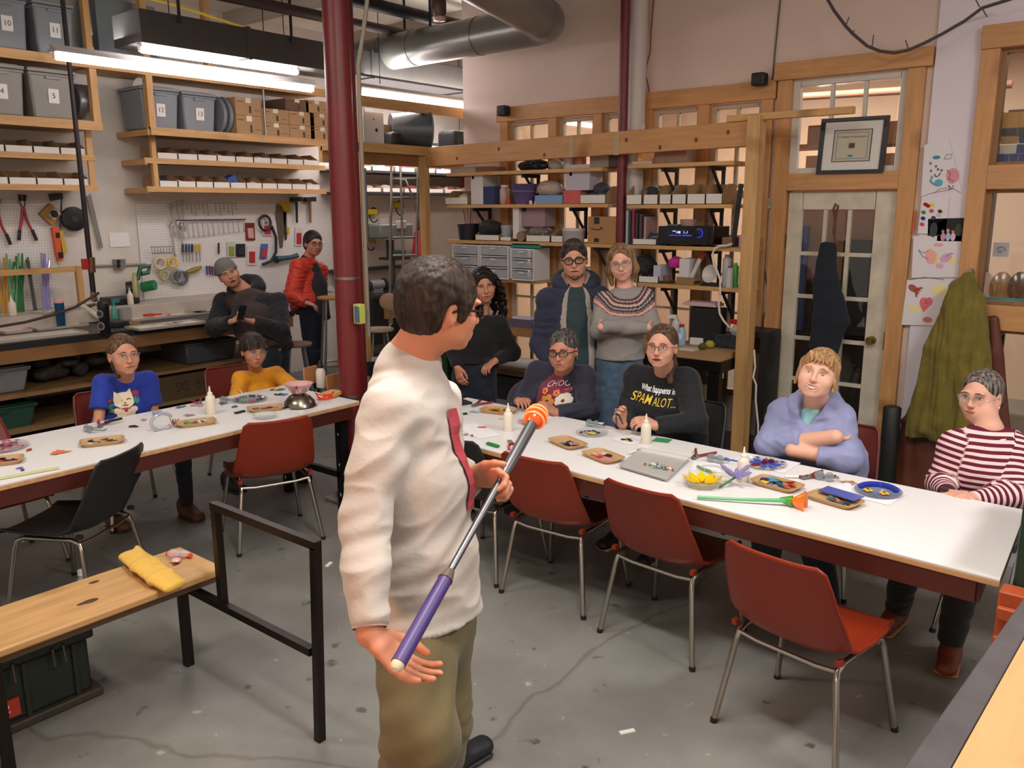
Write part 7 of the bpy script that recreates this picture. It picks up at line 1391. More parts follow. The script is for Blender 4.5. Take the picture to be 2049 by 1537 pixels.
t=tumbler(212,668,.045,.27,0x1c1c1e,0x1c1c1e,'tall black travel mug with round stickers on the bench edge')
for zz,r_ in ((.17,.032),(.07,.034)): part(B().lathe([(0,0),(r_,.001),(r_*.98,.003)],(.02,-.041,zz),16,(.45,-.9,0)),'round_sticker',M(0x8c8c90,.4),t); part(B().lathe([(0,0),(r_*.7,.001)],(.0215,-.0445,zz),16,(.45,-.9,0)),'sticker_centre',M(0x3a3438,.4),t)
gb(Bt(27,637),'cream glue bottle at left end of the left workbench',1.3); gb(Bt(262,612),'glue bottle with red tip beside the saw on the left workbench',1.2)
t=thing('spray_bottle','teal spray bottle beside the black travel mug on workbench','spray bottle',Bt(230,638),0,None); part(B().lathe([(.03,0),(.032,.01),(.03,.09),(.013,.14)],(0,0,0),16),'bottle_body',M(0x58B8A8,.2,0,'frost',amt=.6),t); part(B().lathe([(.014,.14),(.014,.17)],(0,0,0),12).box((0,.02,.185),(.02,.07,.03)),'trigger_head',M(0x2a8078,.4),t)
one(B().lathe([(.055,0),(.06,.004),(.06,.11),(.056,.112),(.056,.01),(0,.008)],Bt(250,632),20),'grey_pot',M(0x9C9A94,.4,.2),'round grey metal pot behind the spray bottle on workbench','pot')
def flat_tray(px,py,sx,sy,rz,lab,col=0xB8B0A4,h=.02,name='steel_tray',met=.3):
    c=Bt(px,py,.902); t=thing(name,lab,'tray',c,rz); m=M(col,.45,met); part(B().bb(-sx/2,sx/2,-sy/2,sy/2,0,.004),'tray_floor',M(0xD8D2C6,.6),t); b=B(); b.bb(-sx/2,sx/2,-sy/2-.008,-sy/2,0,h).bb(-sx/2,sx/2,sy/2,sy/2+.008,0,h).bb(-sx/2-.008,-sx/2,-sy/2,sy/2,0,h).bb(sx/2,sx/2+.008,-sy/2,sy/2,0,h); part(b,'tray_rim',m,t); return c
flat_tray(70,675,.26,.72,.0,'long grey steel tray at the front of left workbench'); flat_tray(118,652,.18,.42,.05,'white enamel tray behind the long steel tray'); flat_tray(30,660,.15,.2,.05,'small pink-white dish tray at the left end of workbench',0xD0B4AC)
flat_tray(335,652,.26,.62,.0,'steel tray of small parts in the middle of workbench'); flat_tray(330,622,.3,.8,.0,'large white tray at the back of workbench near the saw'); flat_tray(425,620,.3,.5,.0,'steel tray by the beanie man at the end of workbench'); flat_tray(120,628,.2,.4,.2,'cluttered white tray beside the blue tumbler')
flat_tray(253,650,.12,.18,.1,'small kraft tray beside the black travel mug',0xB08C64)
for px,py,n,cols,lab in ((335,648,14,[0x6a7a98,0xC8B8A0,0x3a4a5c,0xE0DCD4],'small part in the middle steel tray'),(425,618,7,[0x3C5C98,0x8a9ac0,0xC8C8D0],'bluish part in the tray by the beanie man'),(320,625,6,[0xC8402c,0xD87a6a],'red scrap on the large white tray'),(120,626,8,[0x2a2a2c,0x9c9c98,0x5c4a3c],'dark tool bit on the cluttered white tray')):
    q=Bt(px,py,.915); shards((q.x,q.y,q.z),.05,.14,n,cols,lab,lab+'s',r=.018,tilt=.2,name='small_part')
q=Bt(298,627,.93); one(B().box(q,(.05,.09,.02)).tube([q,q+Vector((0,.12,-.005))],.008,8),'red_handled_scraper',M(0xC03020,.4),'red-handled scraper lying on the workbench trays','scraper')
a,b_=Bt(160,613,.95),Bt(205,640,.93); one(B().tube([a,b_],.025,14),'pale_cardboard_tube',M(0xC8C0B0,.6),'pale cardboard tube leaning on the workbench behind black mug','tube')
q=Bt(175,628,.92); one(B().tube([q+Vector((0,-.08,.03)),q+Vector((0,.0,.0)),q+Vector((0,.08,.02))],[.012,.02,.012],8),'black_hand_torch',M(0x2a2822,.5),'small dark hand tool lying between tumbler and tube','tool')
one(B().bb(-7.42,-7.2,3.42,3.56,.905,.95),'black_battery_box',M(0x202224,.5),'small black box next to the cardboard tube on workbench','box',bev=.005)
# chop saw
c=at(275,612,z=1.02); c.x=-8.0; t=thing('chop_saw','green abrasive chop saw with round guard at the back of workbench','saw',c,0,None,True)
part(B().box(c+Vector((0,0,.03)),(.3,.25,.06)),'saw_base',M(0x2a2a2c,.5,.3),t,bev=.01); cd=at(272,578,x=-7.98); part(B().lathe([(0,-.02),(.15,-.02),(.16,0),(.15,.02),(0,.02)],cd,28,(.5,.85,0)),'guard',M(0xA8A470,.4),t); part(B().lathe([(.0,-.05),(.07,-.05),(.075,0),(.07,.02)],cd-Vector((.02,.03,0)),18,(.5,.85,0)),'motor_vents',M(0x26282a,.4),t)
part(B().tube([at(285,575,x=c.x),at(310,570,x=c.x+.1)],.05,14),'motor',M(0x1C7A4C,.4),t); part(B().tube([at(275,560,x=c.x),at(281,535,x=c.x),at(300,532,x=c.x),at(296,546,x=c.x),at(283,548,x=c.x)],.022,8),'handle',M(0x1a5c40,.4),t)
# glass rod rack
rk=thing('glass_rod_rack','wooden rack with bundles of coloured glass rods at far left','rack',(-8.0,2.9,.9),0,None,True)
a=at(0,548,x=-7.95); b_=at(160,540,x=-7.95); 
part(B().bb(-7.98,-7.94,2.5,b_.y,a.z-.02,a.z+.03),'top_rail',PY,rk); part(B().bb(-7.98,-7.94,2.5,b_.y,.92,1.0),'bottom_rail',PY,rk); part(B().bb(-7.98,-7.93,b_.y-.04,b_.y+.01,.92,a.z+.03),'end_post',PZ,rk)
for (px,c1,n,lab) in ((6,0xB8841C,9,'amber glass rod, one of the bundle at the left end of the rack'),(38,0x1F6A34,9,'dark green glass rod, one of the bundle in the rack'),(25,0x5C9C6C,6,'pale green glass rod, one of the loose bundle in the rack'),(92,0x8C80B8,9,'violet glass rod, one of the bundle in the rack'),(65,0x3a3a34,3,'thin dark metal rod, one of three in the rack')):
    for k in range(n):
        bx_=at(px+RS.uniform(-9,9),618,x=-8.03); tx_=at(px+RS.uniform(-14,14),RS.uniform(505,535),x=-8.1); bx_.z=.93
        one(B().tube([bx_,tx_],.008,6),'glass_rod',M(c1,.1,spec=.9),lab,'glass rod',lab.split(',')[0]+'s in the rack')
# under bench
UB=[(2.15,.50,.22,.55,0x5c5c5e,'large grey tote on the upper shelf under the workbench, left'),(2.25,.22,.2,.6,0x1E4A3C,'teal tote on the lower shelf under the workbench')]
tote(-7.3,2.62-.25,.20,.5,.62,.20,0x244C40,'teal storage tote on the lower shelf under the left workbench',None)
tote(-7.3,2.35,.50,.5,.62,.20,0x7C7C80,'grey storage tote on the upper shelf under the left workbench',None)
tote(-7.3,4.25,.50,.5,.55,.20,0x4a4c50,'dark grey storage tote under workbench behind the boy',None)
lb=thing('lumber_box','brown wooden box with faded stencilled letters under the workbench','box',(-7.3,4.0,.22),0,None,True); part(B().bb(-7.6,-7.0,3.35,4.6,.22,.44),'box',M(0x5a4630,.7,0,'wood','y'),lb); text_part('SC  SRI',.12,M(0x3a2c20,.8),lb,(-6.998,4.0,.33),(0,1,0),(0,0,1))
S_=SDF()
for k in range(18): S_.ell((-7.35+RS.uniform(-.2,.15),2.7+RS.uniform(-.15,.65),.55+RS.uniform(0,.12)),(RS.uniform(.04,.09),RS.uniform(.05,.12),RS.uniform(.03,.07)),k=.02)
o=sculpt(S_,'scrap_pile',M(0x3A3630,.7,0,'noise',amt=.5,scale=14),None,.012,.012,20,8); tag(o,'dark heap of tangled scrap and wire under the left workbench','scrap',None,'stuff')
one(B().lathe([(.15,0),(.17,.2),(.165,.21),(0,.21)],(-7.35,2.0,.5),20),'maroon_bucket',M(0x5c1c20,.6),'dark red bucket under the workbench at left edge','bucket')
# stools
def stool(x,y,h,lab,r=.16,back=False,seatc=0x7c6450):
    t=thing('shop_stool',lab,'stool',(x,y,0),0.3); part(B().lathe([(0,h-.025),(r*.96,h-.025),(r,h-.012),(r*.96,h),(0,h)],(0,0,0),24),'seat',M(seatc,.6),t)
    for k in range(4): a=k*math.pi/2; part(B().tube([(r*.6*math.cos(a),r*.6*math.sin(a),h-.025),(r*1.35*math.cos(a),r*1.35*math.sin(a),0)],.012,8),'leg',M(0x8A8A88,.4,.6),t)
    part(B().tube([(r*1.1*math.cos(a),r*1.1*math.sin(a),h*.35) for a in [2*math.pi*i/24 for i in range(25)]],.008,6,cap=False),'foot_ring',M(0x8A8A88,.4,.6),t)
    if back: part(B().tube([(.02,r,h-.02),(.02,r+.08,h+.02),(.02,r+.06,h+.2)],.011,8),'back_post',M(0x8A8A88,.4,.6),t); part(B().ball((.02,r+.05,h+.23),.12,14,(1,.18,.75)),'backrest',M(0xA08468,.5),t)
q=at(592,690,d=7.7); stool(q.x,q.y,.70,'grey steel stool with brown seat behind the beanie man',.15)
q=at(660,545,d=8.3); stool(q.x,q.y,1.05,'tall steel stool behind the red column',.14,seatc=0xB07840)
q=at(755,605,d=8.0); stool(q.x,q.y,.78,'beige shop stool with curved backrest by the drill press',.15,True,0xA08C70)
q=at(770,690,z=0.3); tb=thing('trash_bin','black round trash bin with bag liner behind the standing man','bin',(-5.9,5.25,0),0,None); part(B().lathe([(.18,0),(.22,.5),(.235,.52),(.22,.53),(.2,.5)],(0,0,0),24),'bin_body',M(0x141416,.4),tb); part(B().lathe([(.21,.49),(.245,.53),(.24,.46),(.235,.40)],(0,0,0),24),'bag_liner',M(0x1c1c20,.2),tb); part(B().ball((.03,0,.5),.1,8,(1.3,1,.4)),'rubbish',M(0xB8B4B0,.5),tb)
# mobile ladder
ld=thing('rolling_ladder','grey tubular rolling ladder with hooped top beyond the storage frame','ladder',(-6.9,6.9,0),0,None,True); LM_=M(0x7A746C,.4,.5); dl_=8.9
LP=lambda px,py,d=dl_: at(px,py,d=d)
for (a,dd) in (((783,10),0),((836,2),.0)):
    px=a[0]; part(B().tube([LP(px-2,560),LP(px-2,470),LP(px,400),LP(px,330),LP(px+4,315),LP(px+10,311),LP(px+16,316),LP(px+18,330),LP(px+20,400),LP(px+22,470),LP(px+26,560),LP(px+28,640)],.014,8),'hoop_rail',LM_,ld)
part(B().tube([LP(781,560),LP(780,650)],.014,8),'rear_leg',LM_,ld)
for yy in (322,358,396,476,512): part(B().tube([LP(786,yy),LP(834,yy-1)],.012,8),'rung',LM_,ld)
part(B().tube([LP(790,358),LP(812,360),LP(822,385),LP(836,430),LP(850,520)],.012,8),'brace',LM_,ld)
# drill press / grinder / far shelf
dp=thing('drill_press','grey and green drill press under the far shelves','drill press',(-7.9,7.2,.9),0,None,True); Q=lambda px,py,x=-7.8: at(px,py,x=x)
part(B().box(Q(775,462),(.35,.55,.17)),'head_housing',M(0x6a6c68,.5),dp,bev=.02); part(B().box(Q(803,450,-7.6),(.06,.12,.10)),'belt_cover',M(0xA8A49A,.5),dp,bev=.01); part(B().tube([Q(780,480),Q(782,520)],.05,12),'quill',M(0x3a3a3a,.4,.5),dp); part(B().tube([Q(785,500),Q(787,620)],.035,12),'column',M(0x4a4a48,.4,.5),dp); part(B().box(Q(790,517),(.25,.3,.03)),'table',M(0x2c2c2c,.5),dp); part(B().box(Q(793,508),(.14,.2,.09)),'vise',M(0x2a5a48,.5),dp,bev=.01)
dpb=thing('machine_bench','dark bench carrying drill press and grinder beyond the storage frame','workbench',(-7.85,7.4,0),0,None,True); part(B().bb(-8.18,-7.5,6.7,8.9,.86,.90),'top',M(0x3c322c,.6),dpb); part(B().bb(-8.18,-7.55,6.7,8.9,.3,.86),'cabinet',M(0x1c1a1a,.7),dpb); part(B().bb(-7.55,-7.52,6.85,7.2,.6,.84),'drawer_front',M(0xA88452,.6),dpb)
t=thing('bench_grinder','grey bench grinder on machine bench beside the drill press','grinder',Q(752,563),0,None,True); c=Q(752,566,-7.7); c.z=1.0; part(B().lathe([(.0,-.1),(.06,-.1),(.07,0),(.06,.1),(0,.1)],c,16,(0,1,0)),'motor',M(0x8A8E92,.4,.3),t); 
for q in (-1,1): part(B().lathe([(0,-.02),(.075,-.02),(.075,.02),(0,.02)],c+Vector((0,q*.14,0)),18,(0,1,0)),'wheel',M(0x2a2a2c,.6),t)
part(B().box(c-Vector((0,0,.06)),(.1,.14,.07)),'base',M(0x8A8E92,.4,.3),t)
one(B().tube([Q(812,600,-7.6),Q(812,530,-7.6)],.06,14),'cardboard_column',M(0x9c7c58,.7),'brown cardboard tube standing on machine bench right of drill press','tube')
t=thing('red_gas_cylinder','red fire extinguisher hanging behind the ladder','extinguisher',Q(840,490),0,None,True); a,b_=Q(836,510),Q(840,466); part(B().tube([a,b_,b_+Vector((0,0,.03))],[.075,.075,.03],16),'cylinder',M(0xB02830,.35),t); part(B().tube([b_+Vector((0,0,.03)),b_+Vector((0,0,.08))],.02,8),'valve',BLACK,t)
fs_=thing('far_wall_shelves','dark-lipped metal shelves on far left wall behind the frame','shelf unit',(-8,7.5,2.3),0,None,True)
for (p0,p1) in (((712,338),(925,346)),((712,382),(900,386))):
    z0=at(*p0,x=-7.75).z; part(B().bb(-8.19,-7.75,6.5,9.4,z0-.035,z0-.01),'shelf_board',M(0x2a2c2c,.5),fs_)
z1=at(712,338,x=-7.75).z-.01; z2=at(712,382,x=-7.75).z-.01
part(B().bb(-8.19,-8.0,6.5,9.4,1.15,1.18),'lower_ledge',M(0x2a2c2c,.5),fs_)
for k in range(7): bin_(-7.9,6.75+k*.36,z1,.33,.28,.10,'white parts bin on far upper metal shelf, '+ORD[k],'x',fill=RS.choice([(0x3CA080,0xC8C0B8),(0xE8B090,0xC84060),(0x3a3a6c,0xC8B0a0)]))
for k in range(6): bin_(-7.9,6.9+k*.36,z2,.33,.28,.10,'white parts bin on far lower metal shelf, '+ORD[k],'x',fill=RS.choice([(0xC8B030,0x8a6a5a),(0x8a3a30,0xC8C0B8),(0xB8B0A8,0xA8a090)]))
one(B().bb(-7.95,-7.75,8.7,8.82,z2,z2+.2),'red_can',M(0xA82830,.4),'red tin on the far lower metal shelf','tin',bev=.01); one(B().lathe([(.09,0),(.09,.18),(0,.18)],(-7.85,8.98,z2),18),'black_paint_can',M(0x1c1e22,.3),'black paint can on the far lower metal shelf','can')
for k,(px,py) in enumerate(((744,424),(738,480),(797,410))):
    c=at(px,py,x=-8.1); t=thing('tape_reel_holder',('upper','lower','middle')[k]+' yellow clamp hanging on the wall beyond the frame','clamp',c,0,None,True); part(B().box(c,(.06,.16,.07)),'clamp_body',M(0xC8B018,.5),t,bev=.01); part(B().tube([c+Vector((0,.03+.07*math.cos(a),-.04+.09*math.sin(a))) for a in [i*.4 for i in range(15)]],.008,6),'loop',BLACK,t)
for k,(px,py) in enumerate(((745,443),(768,443))): c=at(px,py,x=-8.19); one(B().box(c,(.006,.15,.09)),'wall_label_card',WHITE,('left','right')[k]+' white card on wall above the drill press','paper')
# mezzanine load
c=at(845,283,x=-5.95); mzz=2.462
t=thing('duct_drum','large blue-grey duct drum with round end lying on the high deck','duct piece',(-6.0,6.0,mzz),0,None,True); a=Vector((-6.05,5.65,mzz+.17)); b_=at(857,263,x=-5.86); b_.z=mzz+.165
part(B().tube([a,b_],[.14,.18],26),'drum_shell',M(0x5C6064,.4,.5,'noise',amt=.15),t); part(B().tube([b_,b_+(b_-a).normalized()*.012],[.185,.18],26),'end_disc',M(0x7C929C,.4,.3,'noise',amt=.15,scale=4),t)
one(B().bb(-6.1,-5.85,6.32,6.7,mzz,mzz+.2),'black_tool_bag',M(0x1c1e20,.7),'black tool bag on the high deck right of the drum','bag',bev=.04); one(B().bb(-6.0,-5.86,5.5,5.62,mzz,mzz+.13),'black_coil',M(0x1a1a1c,.5),'black coiled hose on the high deck left of the drum','coil',bev=.03)
t=thing('holed_board','white panel with two holes standing on the high deck','panel',(-5.95,5.3,mzz),0,None,True); part(B().box((-5.9,5.3,mzz+.14),(.02,.24,.28)),'board',M(0xC8CCCC,.5),t); part(B().lathe([(0,0),(.016,.001)],(-5.889,5.33,mzz+.13),14,(1,0,0)).lathe([(0,0),(.008,.001)],(-5.889,5.3,mzz+.22),12,(1,0,0)),'hole',BLACK,t)
one(B().box((-5.9,5.12,mzz+.13),(.03,.05,.26)),'white_strip_board',M(0xD8D8D4,.5),'narrow white board leaning beside the frame post on deck','board'); one(B().bb(-6.2,-6.0,5.45,5.65,mzz,mzz+.2),'small_carton',M(0x8C6C4C,.8),'small brown carton behind the white panel on deck','carton')
one(B().lathe([(.06,0),(.065,.12),(.04,.13)],(-5.9,6.62+.25,mzz),16),'orange_label_jar',M(0xB04A2C,.4),'orange and white jar at the far end of the deck','jar')
# ================================================================ WINDOW SHELVES
def sx_(px,y=6.02): return at(px,450,y=y).x
def sbox(px0,px1,z,h,c,lab,name='box',cat='box',y0=5.96,y1=6.16,kind='plain',bev=.003,rough=.7,met=0): x0,x1=sx_(px0,y0),sx_(px1,y0); return one(B().bb(x0,x1,y0,y1,z,z+h),name,M(c,rough,met,kind),lab,cat,bev=bev)
def sbin(px0,px1,z,lab,h=.13,fill=None,dep=.24): x0,x1=sx_(px0,5.95),sx_(px1,5.95); return bin_((x0+x1)/2,6.06,z,x1-x0,dep,h,lab,'y',fill=fill)
def sball(px,z,r,c,lab,name,cat,sc=(1,1,1),y=6.05,kind='cloth',n=12,seed=0,rough=.7):
    x=sx_(px,y); S_=SDF(); rr=random.Random(seed+px)
    for k in range(5): S_.ell((x+rr.uniform(-.4,.4)*r*sc[0],y+rr.uniform(-.3,.3)*r*sc[1],z+r*sc[2]*.8+rr.uniform(-.15,.15)*r),(r*sc[0]*.75,r*sc[1]*.75,r*sc[2]*.75),k=.03)
    S_.plane((x,y,z+.003),(0,0,-1)); o=sculpt(S_,name,M(c,rough,0,kind),None,.008,.008,18,seed); return tag(o,lab,cat)
def slathe(px,z,prof,parts,lab,name,cat,y=6.02,n=16):
    x=sx_(px,y); t=thing(name,lab,cat,(x,y,z),0)
    for (nm,c,pr) in parts: part(B().lathe(pr,(0,0,0),n),nm,M(c,.35) if isinstance(c,int) else c,t)
    return t
Z1,Z2,Z3=2.226,1.936,1.611; R1,R2,R3,R4=2.236,1.926,1.611,1.311
# upper left shelf
sbox(903,952,Z1,.05,0xA89C90,'flat grey box on left end of upper shelf'); sbox(955,985,Z1,.045,0x7c5438,'brown wooden block on left end of upper shelf')
sball(1066,Z1,.06,0x16202c,'shiny dark plastic-wrapped bundle on upper left shelf','wrapped_bundle','bundle',(2.6,1,.8),kind='plain',rough=.15); sball(1113,Z1,.05,0xA8A8A4,'clear plastic bag bundle on upper left shelf','plastic_bag','bag',(1.1,1,1),kind='plain',rough=.2)
slathe(1138,Z1,0,[('jar_body',0xB8B0AC,[(.05,0),(.05,.10),(.04,.11),(0,.11)])],'white wrapped jar on upper left shelf','jar','jar'); slathe(1160,Z1,0,[('jar_body',0xA86A38,[(.05,0),(.05,.12),(0,.12)])],'orange-brown jar on upper left shelf','jar','jar'); sbox(1178,1215,Z1,.14,0x8C8070,'beige carton on upper left shelf beside riser pipe'); sbox(1217,1236,Z1,.15,0x4a3430,'dark brown carton behind the maroon riser pipe')
# middle left shelf
sbin(893,938,Z2,'white parts bin with red-handled tools on middle left shelf',.13,(0xA83828,0xC8C0B8)); t=sbox(943,967,Z2,.26,0xC8C4C0,'tall white carton with printed side on middle left shelf')
for k in range(3): pass
sbox(968,990,Z2,.16,0x24305C,'dark blue box right of the tall white carton'); slathe(1010,Z2,0,[('jar_body',0xB89890,[(.035,0),(.045,.02),(.045,.13),(.03,.15)]),('lid',0xD8C8BC,[(.035,.15),(.035,.17),(0,.17)])],'pink candy jar on middle left shelf','candy_jar','jar'); slathe(1018,Z2,0,[('cap',0xB83030,[(.02,0),(.02,.05),(0,.05)])],'small red pot in front of the candy jar','red_pot','pot',y=5.97)
slathe(1050,Z2,0,[('bucket_body',0x5C4C78,[(.085,0),(.115,.17),(.12,.175),(.11,.17),(.08,.01)]),('print',0xC8C8D8,[(.113,.11),(.1135,.112)])],'purple plastic bucket on middle left shelf','purple_bucket','bucket',n=24)
sbox(1070,1124,Z2,.075,0x7C9CC0,'pale blue box under the plastic bags on middle shelf'); sball(1098,Z2+.076,.07,0xB09C90,'crumpled clear bag of parts on top of the pale blue box','bag_of_parts','bag',(1.6,1,1),kind='noise',rough=.25); slathe(1062,Z2,0,[('cap',0xD8D8D8,[(.014,0),(.014,.03),(0,.03)])],'small white cap in front of purple bucket','bottle_top','cap',y=5.95)
t=sbox(1131,1178,Z2+.11,.21,0xB8B4BC,'tall pale carton standing on the red and white box'); sbox(1127,1160,Z2,.11,0xC85A58,'red and white patterned box under the tall pale carton',kind='noise'); sbin(1161,1212,Z2,'white parts bin with grey cap on middle left shelf',.14,(0x3a3a44,0x4a4c58)); sball(1205,Z2+.06,.07,0x34343c,'dark grey cap bundle on the parts bin, middle left shelf','cap_bundle','cap',(1,1,.9))
# lower left shelf
slathe(938,Z3,0,[('pot_body',0x1c1e22,[(.09,0),(.11,.15),(.105,.15)])],'black pot with brushes on lower left shelf','black_pot','pot',n=22)
for k,(dx,dz) in enumerate(((-.03,.16),(.0,.2),(.03,.18),(.05,.14))): x=sx_(938); one(B().tube([(x+dx*.5,6.02,Z3+.05),(x+dx*1.6,6.0,Z3+.12+dz)],.004,6),'paint_brush',M((0x5a3a28,0x8a6a4a,0x2a2a2a,0x9a8a6a)[k],.5),'thin brush standing in the black pot, '+ORD[k],'brush')
sbin(952,1000,Z3,'white parts bin with black bag on lower left shelf',.10); sball(985,Z3+.05,.09,0x1a1818,'black fabric bag heaped in parts bin on lower left shelf','black_bag','bag',(1.5,1,.9))
slathe(1014,Z3,0,[('cup',M(0xB8C4D0,.2,0,'frost',amt=.6),[(.04,0),(.055,.14),(.05,.14)])],'translucent plastic tub on lower left shelf','plastic_tub','tub'); sbin(1002,1024,Z3,'narrow white parts bin under the plastic tub',.07)
sbox(1026,1038,Z3+.02,.28,0xD8D4D0,'narrow white box end on the lower left shelf'); sbox(1040,1090,Z3+.13,.18,0x9C8088,'mauve translucent tub of parts on lower left shelf',y0=6.0); sbin(1054,1102,Z3,'white parts bin with metal hardware, lower left shelf',.11,(0x5a4a44,0x8a8078)); sball(1080,Z3+.04,.07,0x6c6460,'heap of metal hardware in bin on lower left shelf','hardware_heap','hardware',(1.6,1,.8),kind='noise',rough=.3)
one(B().tube([(sx_(1037,5.9),5.93,Z3+.045),(sx_(1037,5.9),6.05,Z3+.045)],.045,18),'tape_gun_roll',M(0x8c6c60,.4),'clear brown tape roll on its side at lower left shelf edge','tape'); sbin(1104,1128,Z3,'small white parts bin with a cloth, lower left shelf',.11); slathe(1148,Z3,0,[('tub_body',M(0xB8B4B4,.3,0,'frost',amt=.75),[(.09,0),(.1,.1),(.095,.1)]),('lid',0xC8C4C4,[(.1,.1),(.1,.12),(0,.12)])],'round pale tub with lid behind the man in navy hoodie','round_tub','tub',n=22)
t=thing('delivery_carton','brown delivery carton with black tape and curved smile mark','carton',(sx_(1205),6.05,Z3),0,None,True); x0,x1=sx_(1176,5.96),sx_(1234,5.96); part(B().bb(x0,x1,5.96,6.18,Z3,Z3+.22),'box',M(0xA87C50,.8,0,'noise',amt=.05),t,bev=.003); xm=x0+(x1-x0)*.3
part(B().bb(xm-.02,xm+.03,5.957,5.96,Z3+.16,Z3+.215).bb(xm-.02,xm+.03,5.957,5.96,Z3+.01,Z3+.045),'black_tape',M(0x1c2430,.4),t); part(B().tube([(xm-.05+.012*i,5.957,Z3+.125-.012*math.sin(i/9*math.pi)) for i in range(10)],.0035,5).tube([(xm+.045,5.957,Z3+.135),(xm+.06,5.957,Z3+.128),(xm+.055,5.957,Z3+.115)],.003,5),'smile_mark',M(0x3a2a1c,.6),t)
# drawers
def drawer_tower(px0,px1,lab,rows=3,z0=1.27,h=.30,dep=.24):
    x0,x1=sx_(px0,5.9),sx_(px1,5.9); t=thing('plastic_drawer_tower',lab,'drawer unit',((x0+x1)/2,5.95,z0),0,None,True); fr=B(); y0,y1=5.9,5.9+dep; th=.012
    fr.bb(x0,x0+th,y0,y1,z0,z0+h).bb(x1-th,x1,y0,y1,z0,z0+h).bb(x0,x1,y0,y1,z0+h-th,z0+h).bb(x0,x1,y0,y1,z0,z0+th)
    for k in range(1,rows): fr.bb(x0,x1,y0,y1,z0+h*k/rows-.005,z0+h*k/rows+.005)
    part(fr,'frame',M(0xDCDCE0,.4),t)
    for k in range(rows):
        za=z0+h*k/rows+.014; zb=z0+h*(k+1)/rows-.014; d=part(B().bb(x0+th+.003,x1-th-.003,y0-.004,y0+.01,za,zb).bb(x0+th+.003,x1-th-.003,y0,y1-.02,za,za+.004),'drawer',M(0xC4C8CE,.3,0,'frost',amt=.55),t); part(B().bb((x0+x1)/2-.03,(x0+x1)/2+.03,y0-.016,y0-.004,zb-.02,zb-.008),'pull',M(0xD0D0D4,.4),d)
drawer_tower(904,957,'white plastic three-drawer unit behind the curly-haired woman, left one'); drawer_tower(959,1016,'white plastic three-drawer unit behind the curly-haired woman, middle one'); drawer_tower(1021,1068,'white plastic three-drawer unit under teal box, right one',3,1.27,.28)
for k in range(3):
    x0,x1=sx_(1021,5.9),sx_(1068,5.9)
sbox(1024,1080,1.555,.04,0x1C8078,'flat teal box on the right plastic drawer unit',y0=5.92,y1=6.12); one(B().bb(sx_(904,5.92)-.02,sx_(1070,5.92),5.94,6.2,1.24,1.268),'drawer_ledge',PX,'thin pine ledge carrying the plastic drawer units','ledge')
# right shelves
sbox(1262,1300,R1,.025,0xB8A8A0,'thin wooden frame piece on upper right shelf'); sbox(1272,1280,R1+.026,.09,0xE0A860,'small amber bottle standing on the upper right shelf',name='amber_bottle',cat='bottle'); sbox(1306,1368,R1,.16,0x8a6a58,'brown translucent box on upper right shelf',kind='noise')
for k,(a,c_,f) in enumerate(((1253,1284,None),(1287,1316,(0x20242c,0x2c3038)),(1319,1342,None),(1344,1372,None),(1374,1410,None),(1411,1444,None))): sbin(a,c_,R2,'white parts bin right of the riser pipes, '+ORD[k],.15,f)
sball(1302,R2+.05,.05,0x20262e,'dark blue glove bundle in the second bin right of pipes','glove_bundle','gloves',(1.4,1,1))
# stereo
x0,x1=sx_(1318,5.9),sx_(1418,5.9); st_=thing('stereo_receiver','black stereo receiver with glowing blue display on pine shelf','stereo',((x0+x1)/2,6.0,R3),0,None,True); SB=M(0x0c0c0f,.3)
part(B().bb(x0,x1+.04,5.905,6.18,R3+.012,R3+.15),'case',SB,st_,bev=.004); part(B().bb(x0,x1,5.898,5.906,R3+.015,R3+.148),'front_panel',M(0x101014,.2),st_)
W1=x1-x0; E_=M(0x2C34F0,.4,emit=2.2)
part(B().bb(x0+W1*.2,x0+W1*.66,5.895,5.899,R3+.07,R3+.125),'display',M(0x080810,.1),st_)
part(B().bb(x0+W1*.3,x0+W1*.36,5.893,5.895,R3+.11,R3+.116).bb(x0+W1*.37,x0+W1*.39,5.893,5.895,R3+.098,R3+.112).bb(x0+W1*.40,x0+W1*.42,5.893,5.895,R3+.096,R3+.116).bb(x0+W1*.425,x0+W1*.455,5.893,5.895,R3+.096,R3+.114),'display_digits',M(0x9CA4F8,.4,emit=1.5),st_)
b=B().bb(x0+W1*.52,x0+W1*.6,5.894,5.895,R3+.098,R3+.1).bb(x0+W1*.52,x0+W1*.53,5.894,5.895,R3+.098,R3+.118).bb(x0+W1*.59,x0+W1*.6,5.894,5.895,R3+.098,R3+.118); part(b,'display_icon',M(0x9CA4F8,.4,emit=1.5),st_)
for i in range(7): part(B().bb(x0+W1*(.24+.035*i),x0+W1*(.26+.035*i),5.893,5.895,R3+.078,R3+.084),'indicator_light',E_,st_)
part(B().bb(x0+W1*.5,x0+W1*.68,5.893,5.895,R3+.078,R3+.084),'indicator_light',E_,st_)
kc=Vector((x0+W1*.82,5.898,R3+.10)); part(B().lathe([(0,.0),(.028,.0),(.028,.018),(0,.02)],kc,20,(0,-1,0)),'volume_knob',M(0x141418,.3),st_); part(B().tube([kc+Vector((.031*math.cos(a),-.001,.031*math.sin(a))) for a in [2*math.pi*i/20 for i in range(21)]],.002,5,cap=False),'knob_light',E_,st_)
for i in range(8): part(B().lathe([(0,0),(.009,0),(.008,.008),(0,.009)],(x0+W1*(.18+.07*i),5.898,R3+.04),10,(0,-1,0)),'button',M(0x2a2a30,.3),st_)
for s_ in (.1,.9): part(B().bb(x0+W1*s_-.02,x0+W1*s_+.02,5.93,5.97,R3,R3+.012),'foot',BLACK,st_)
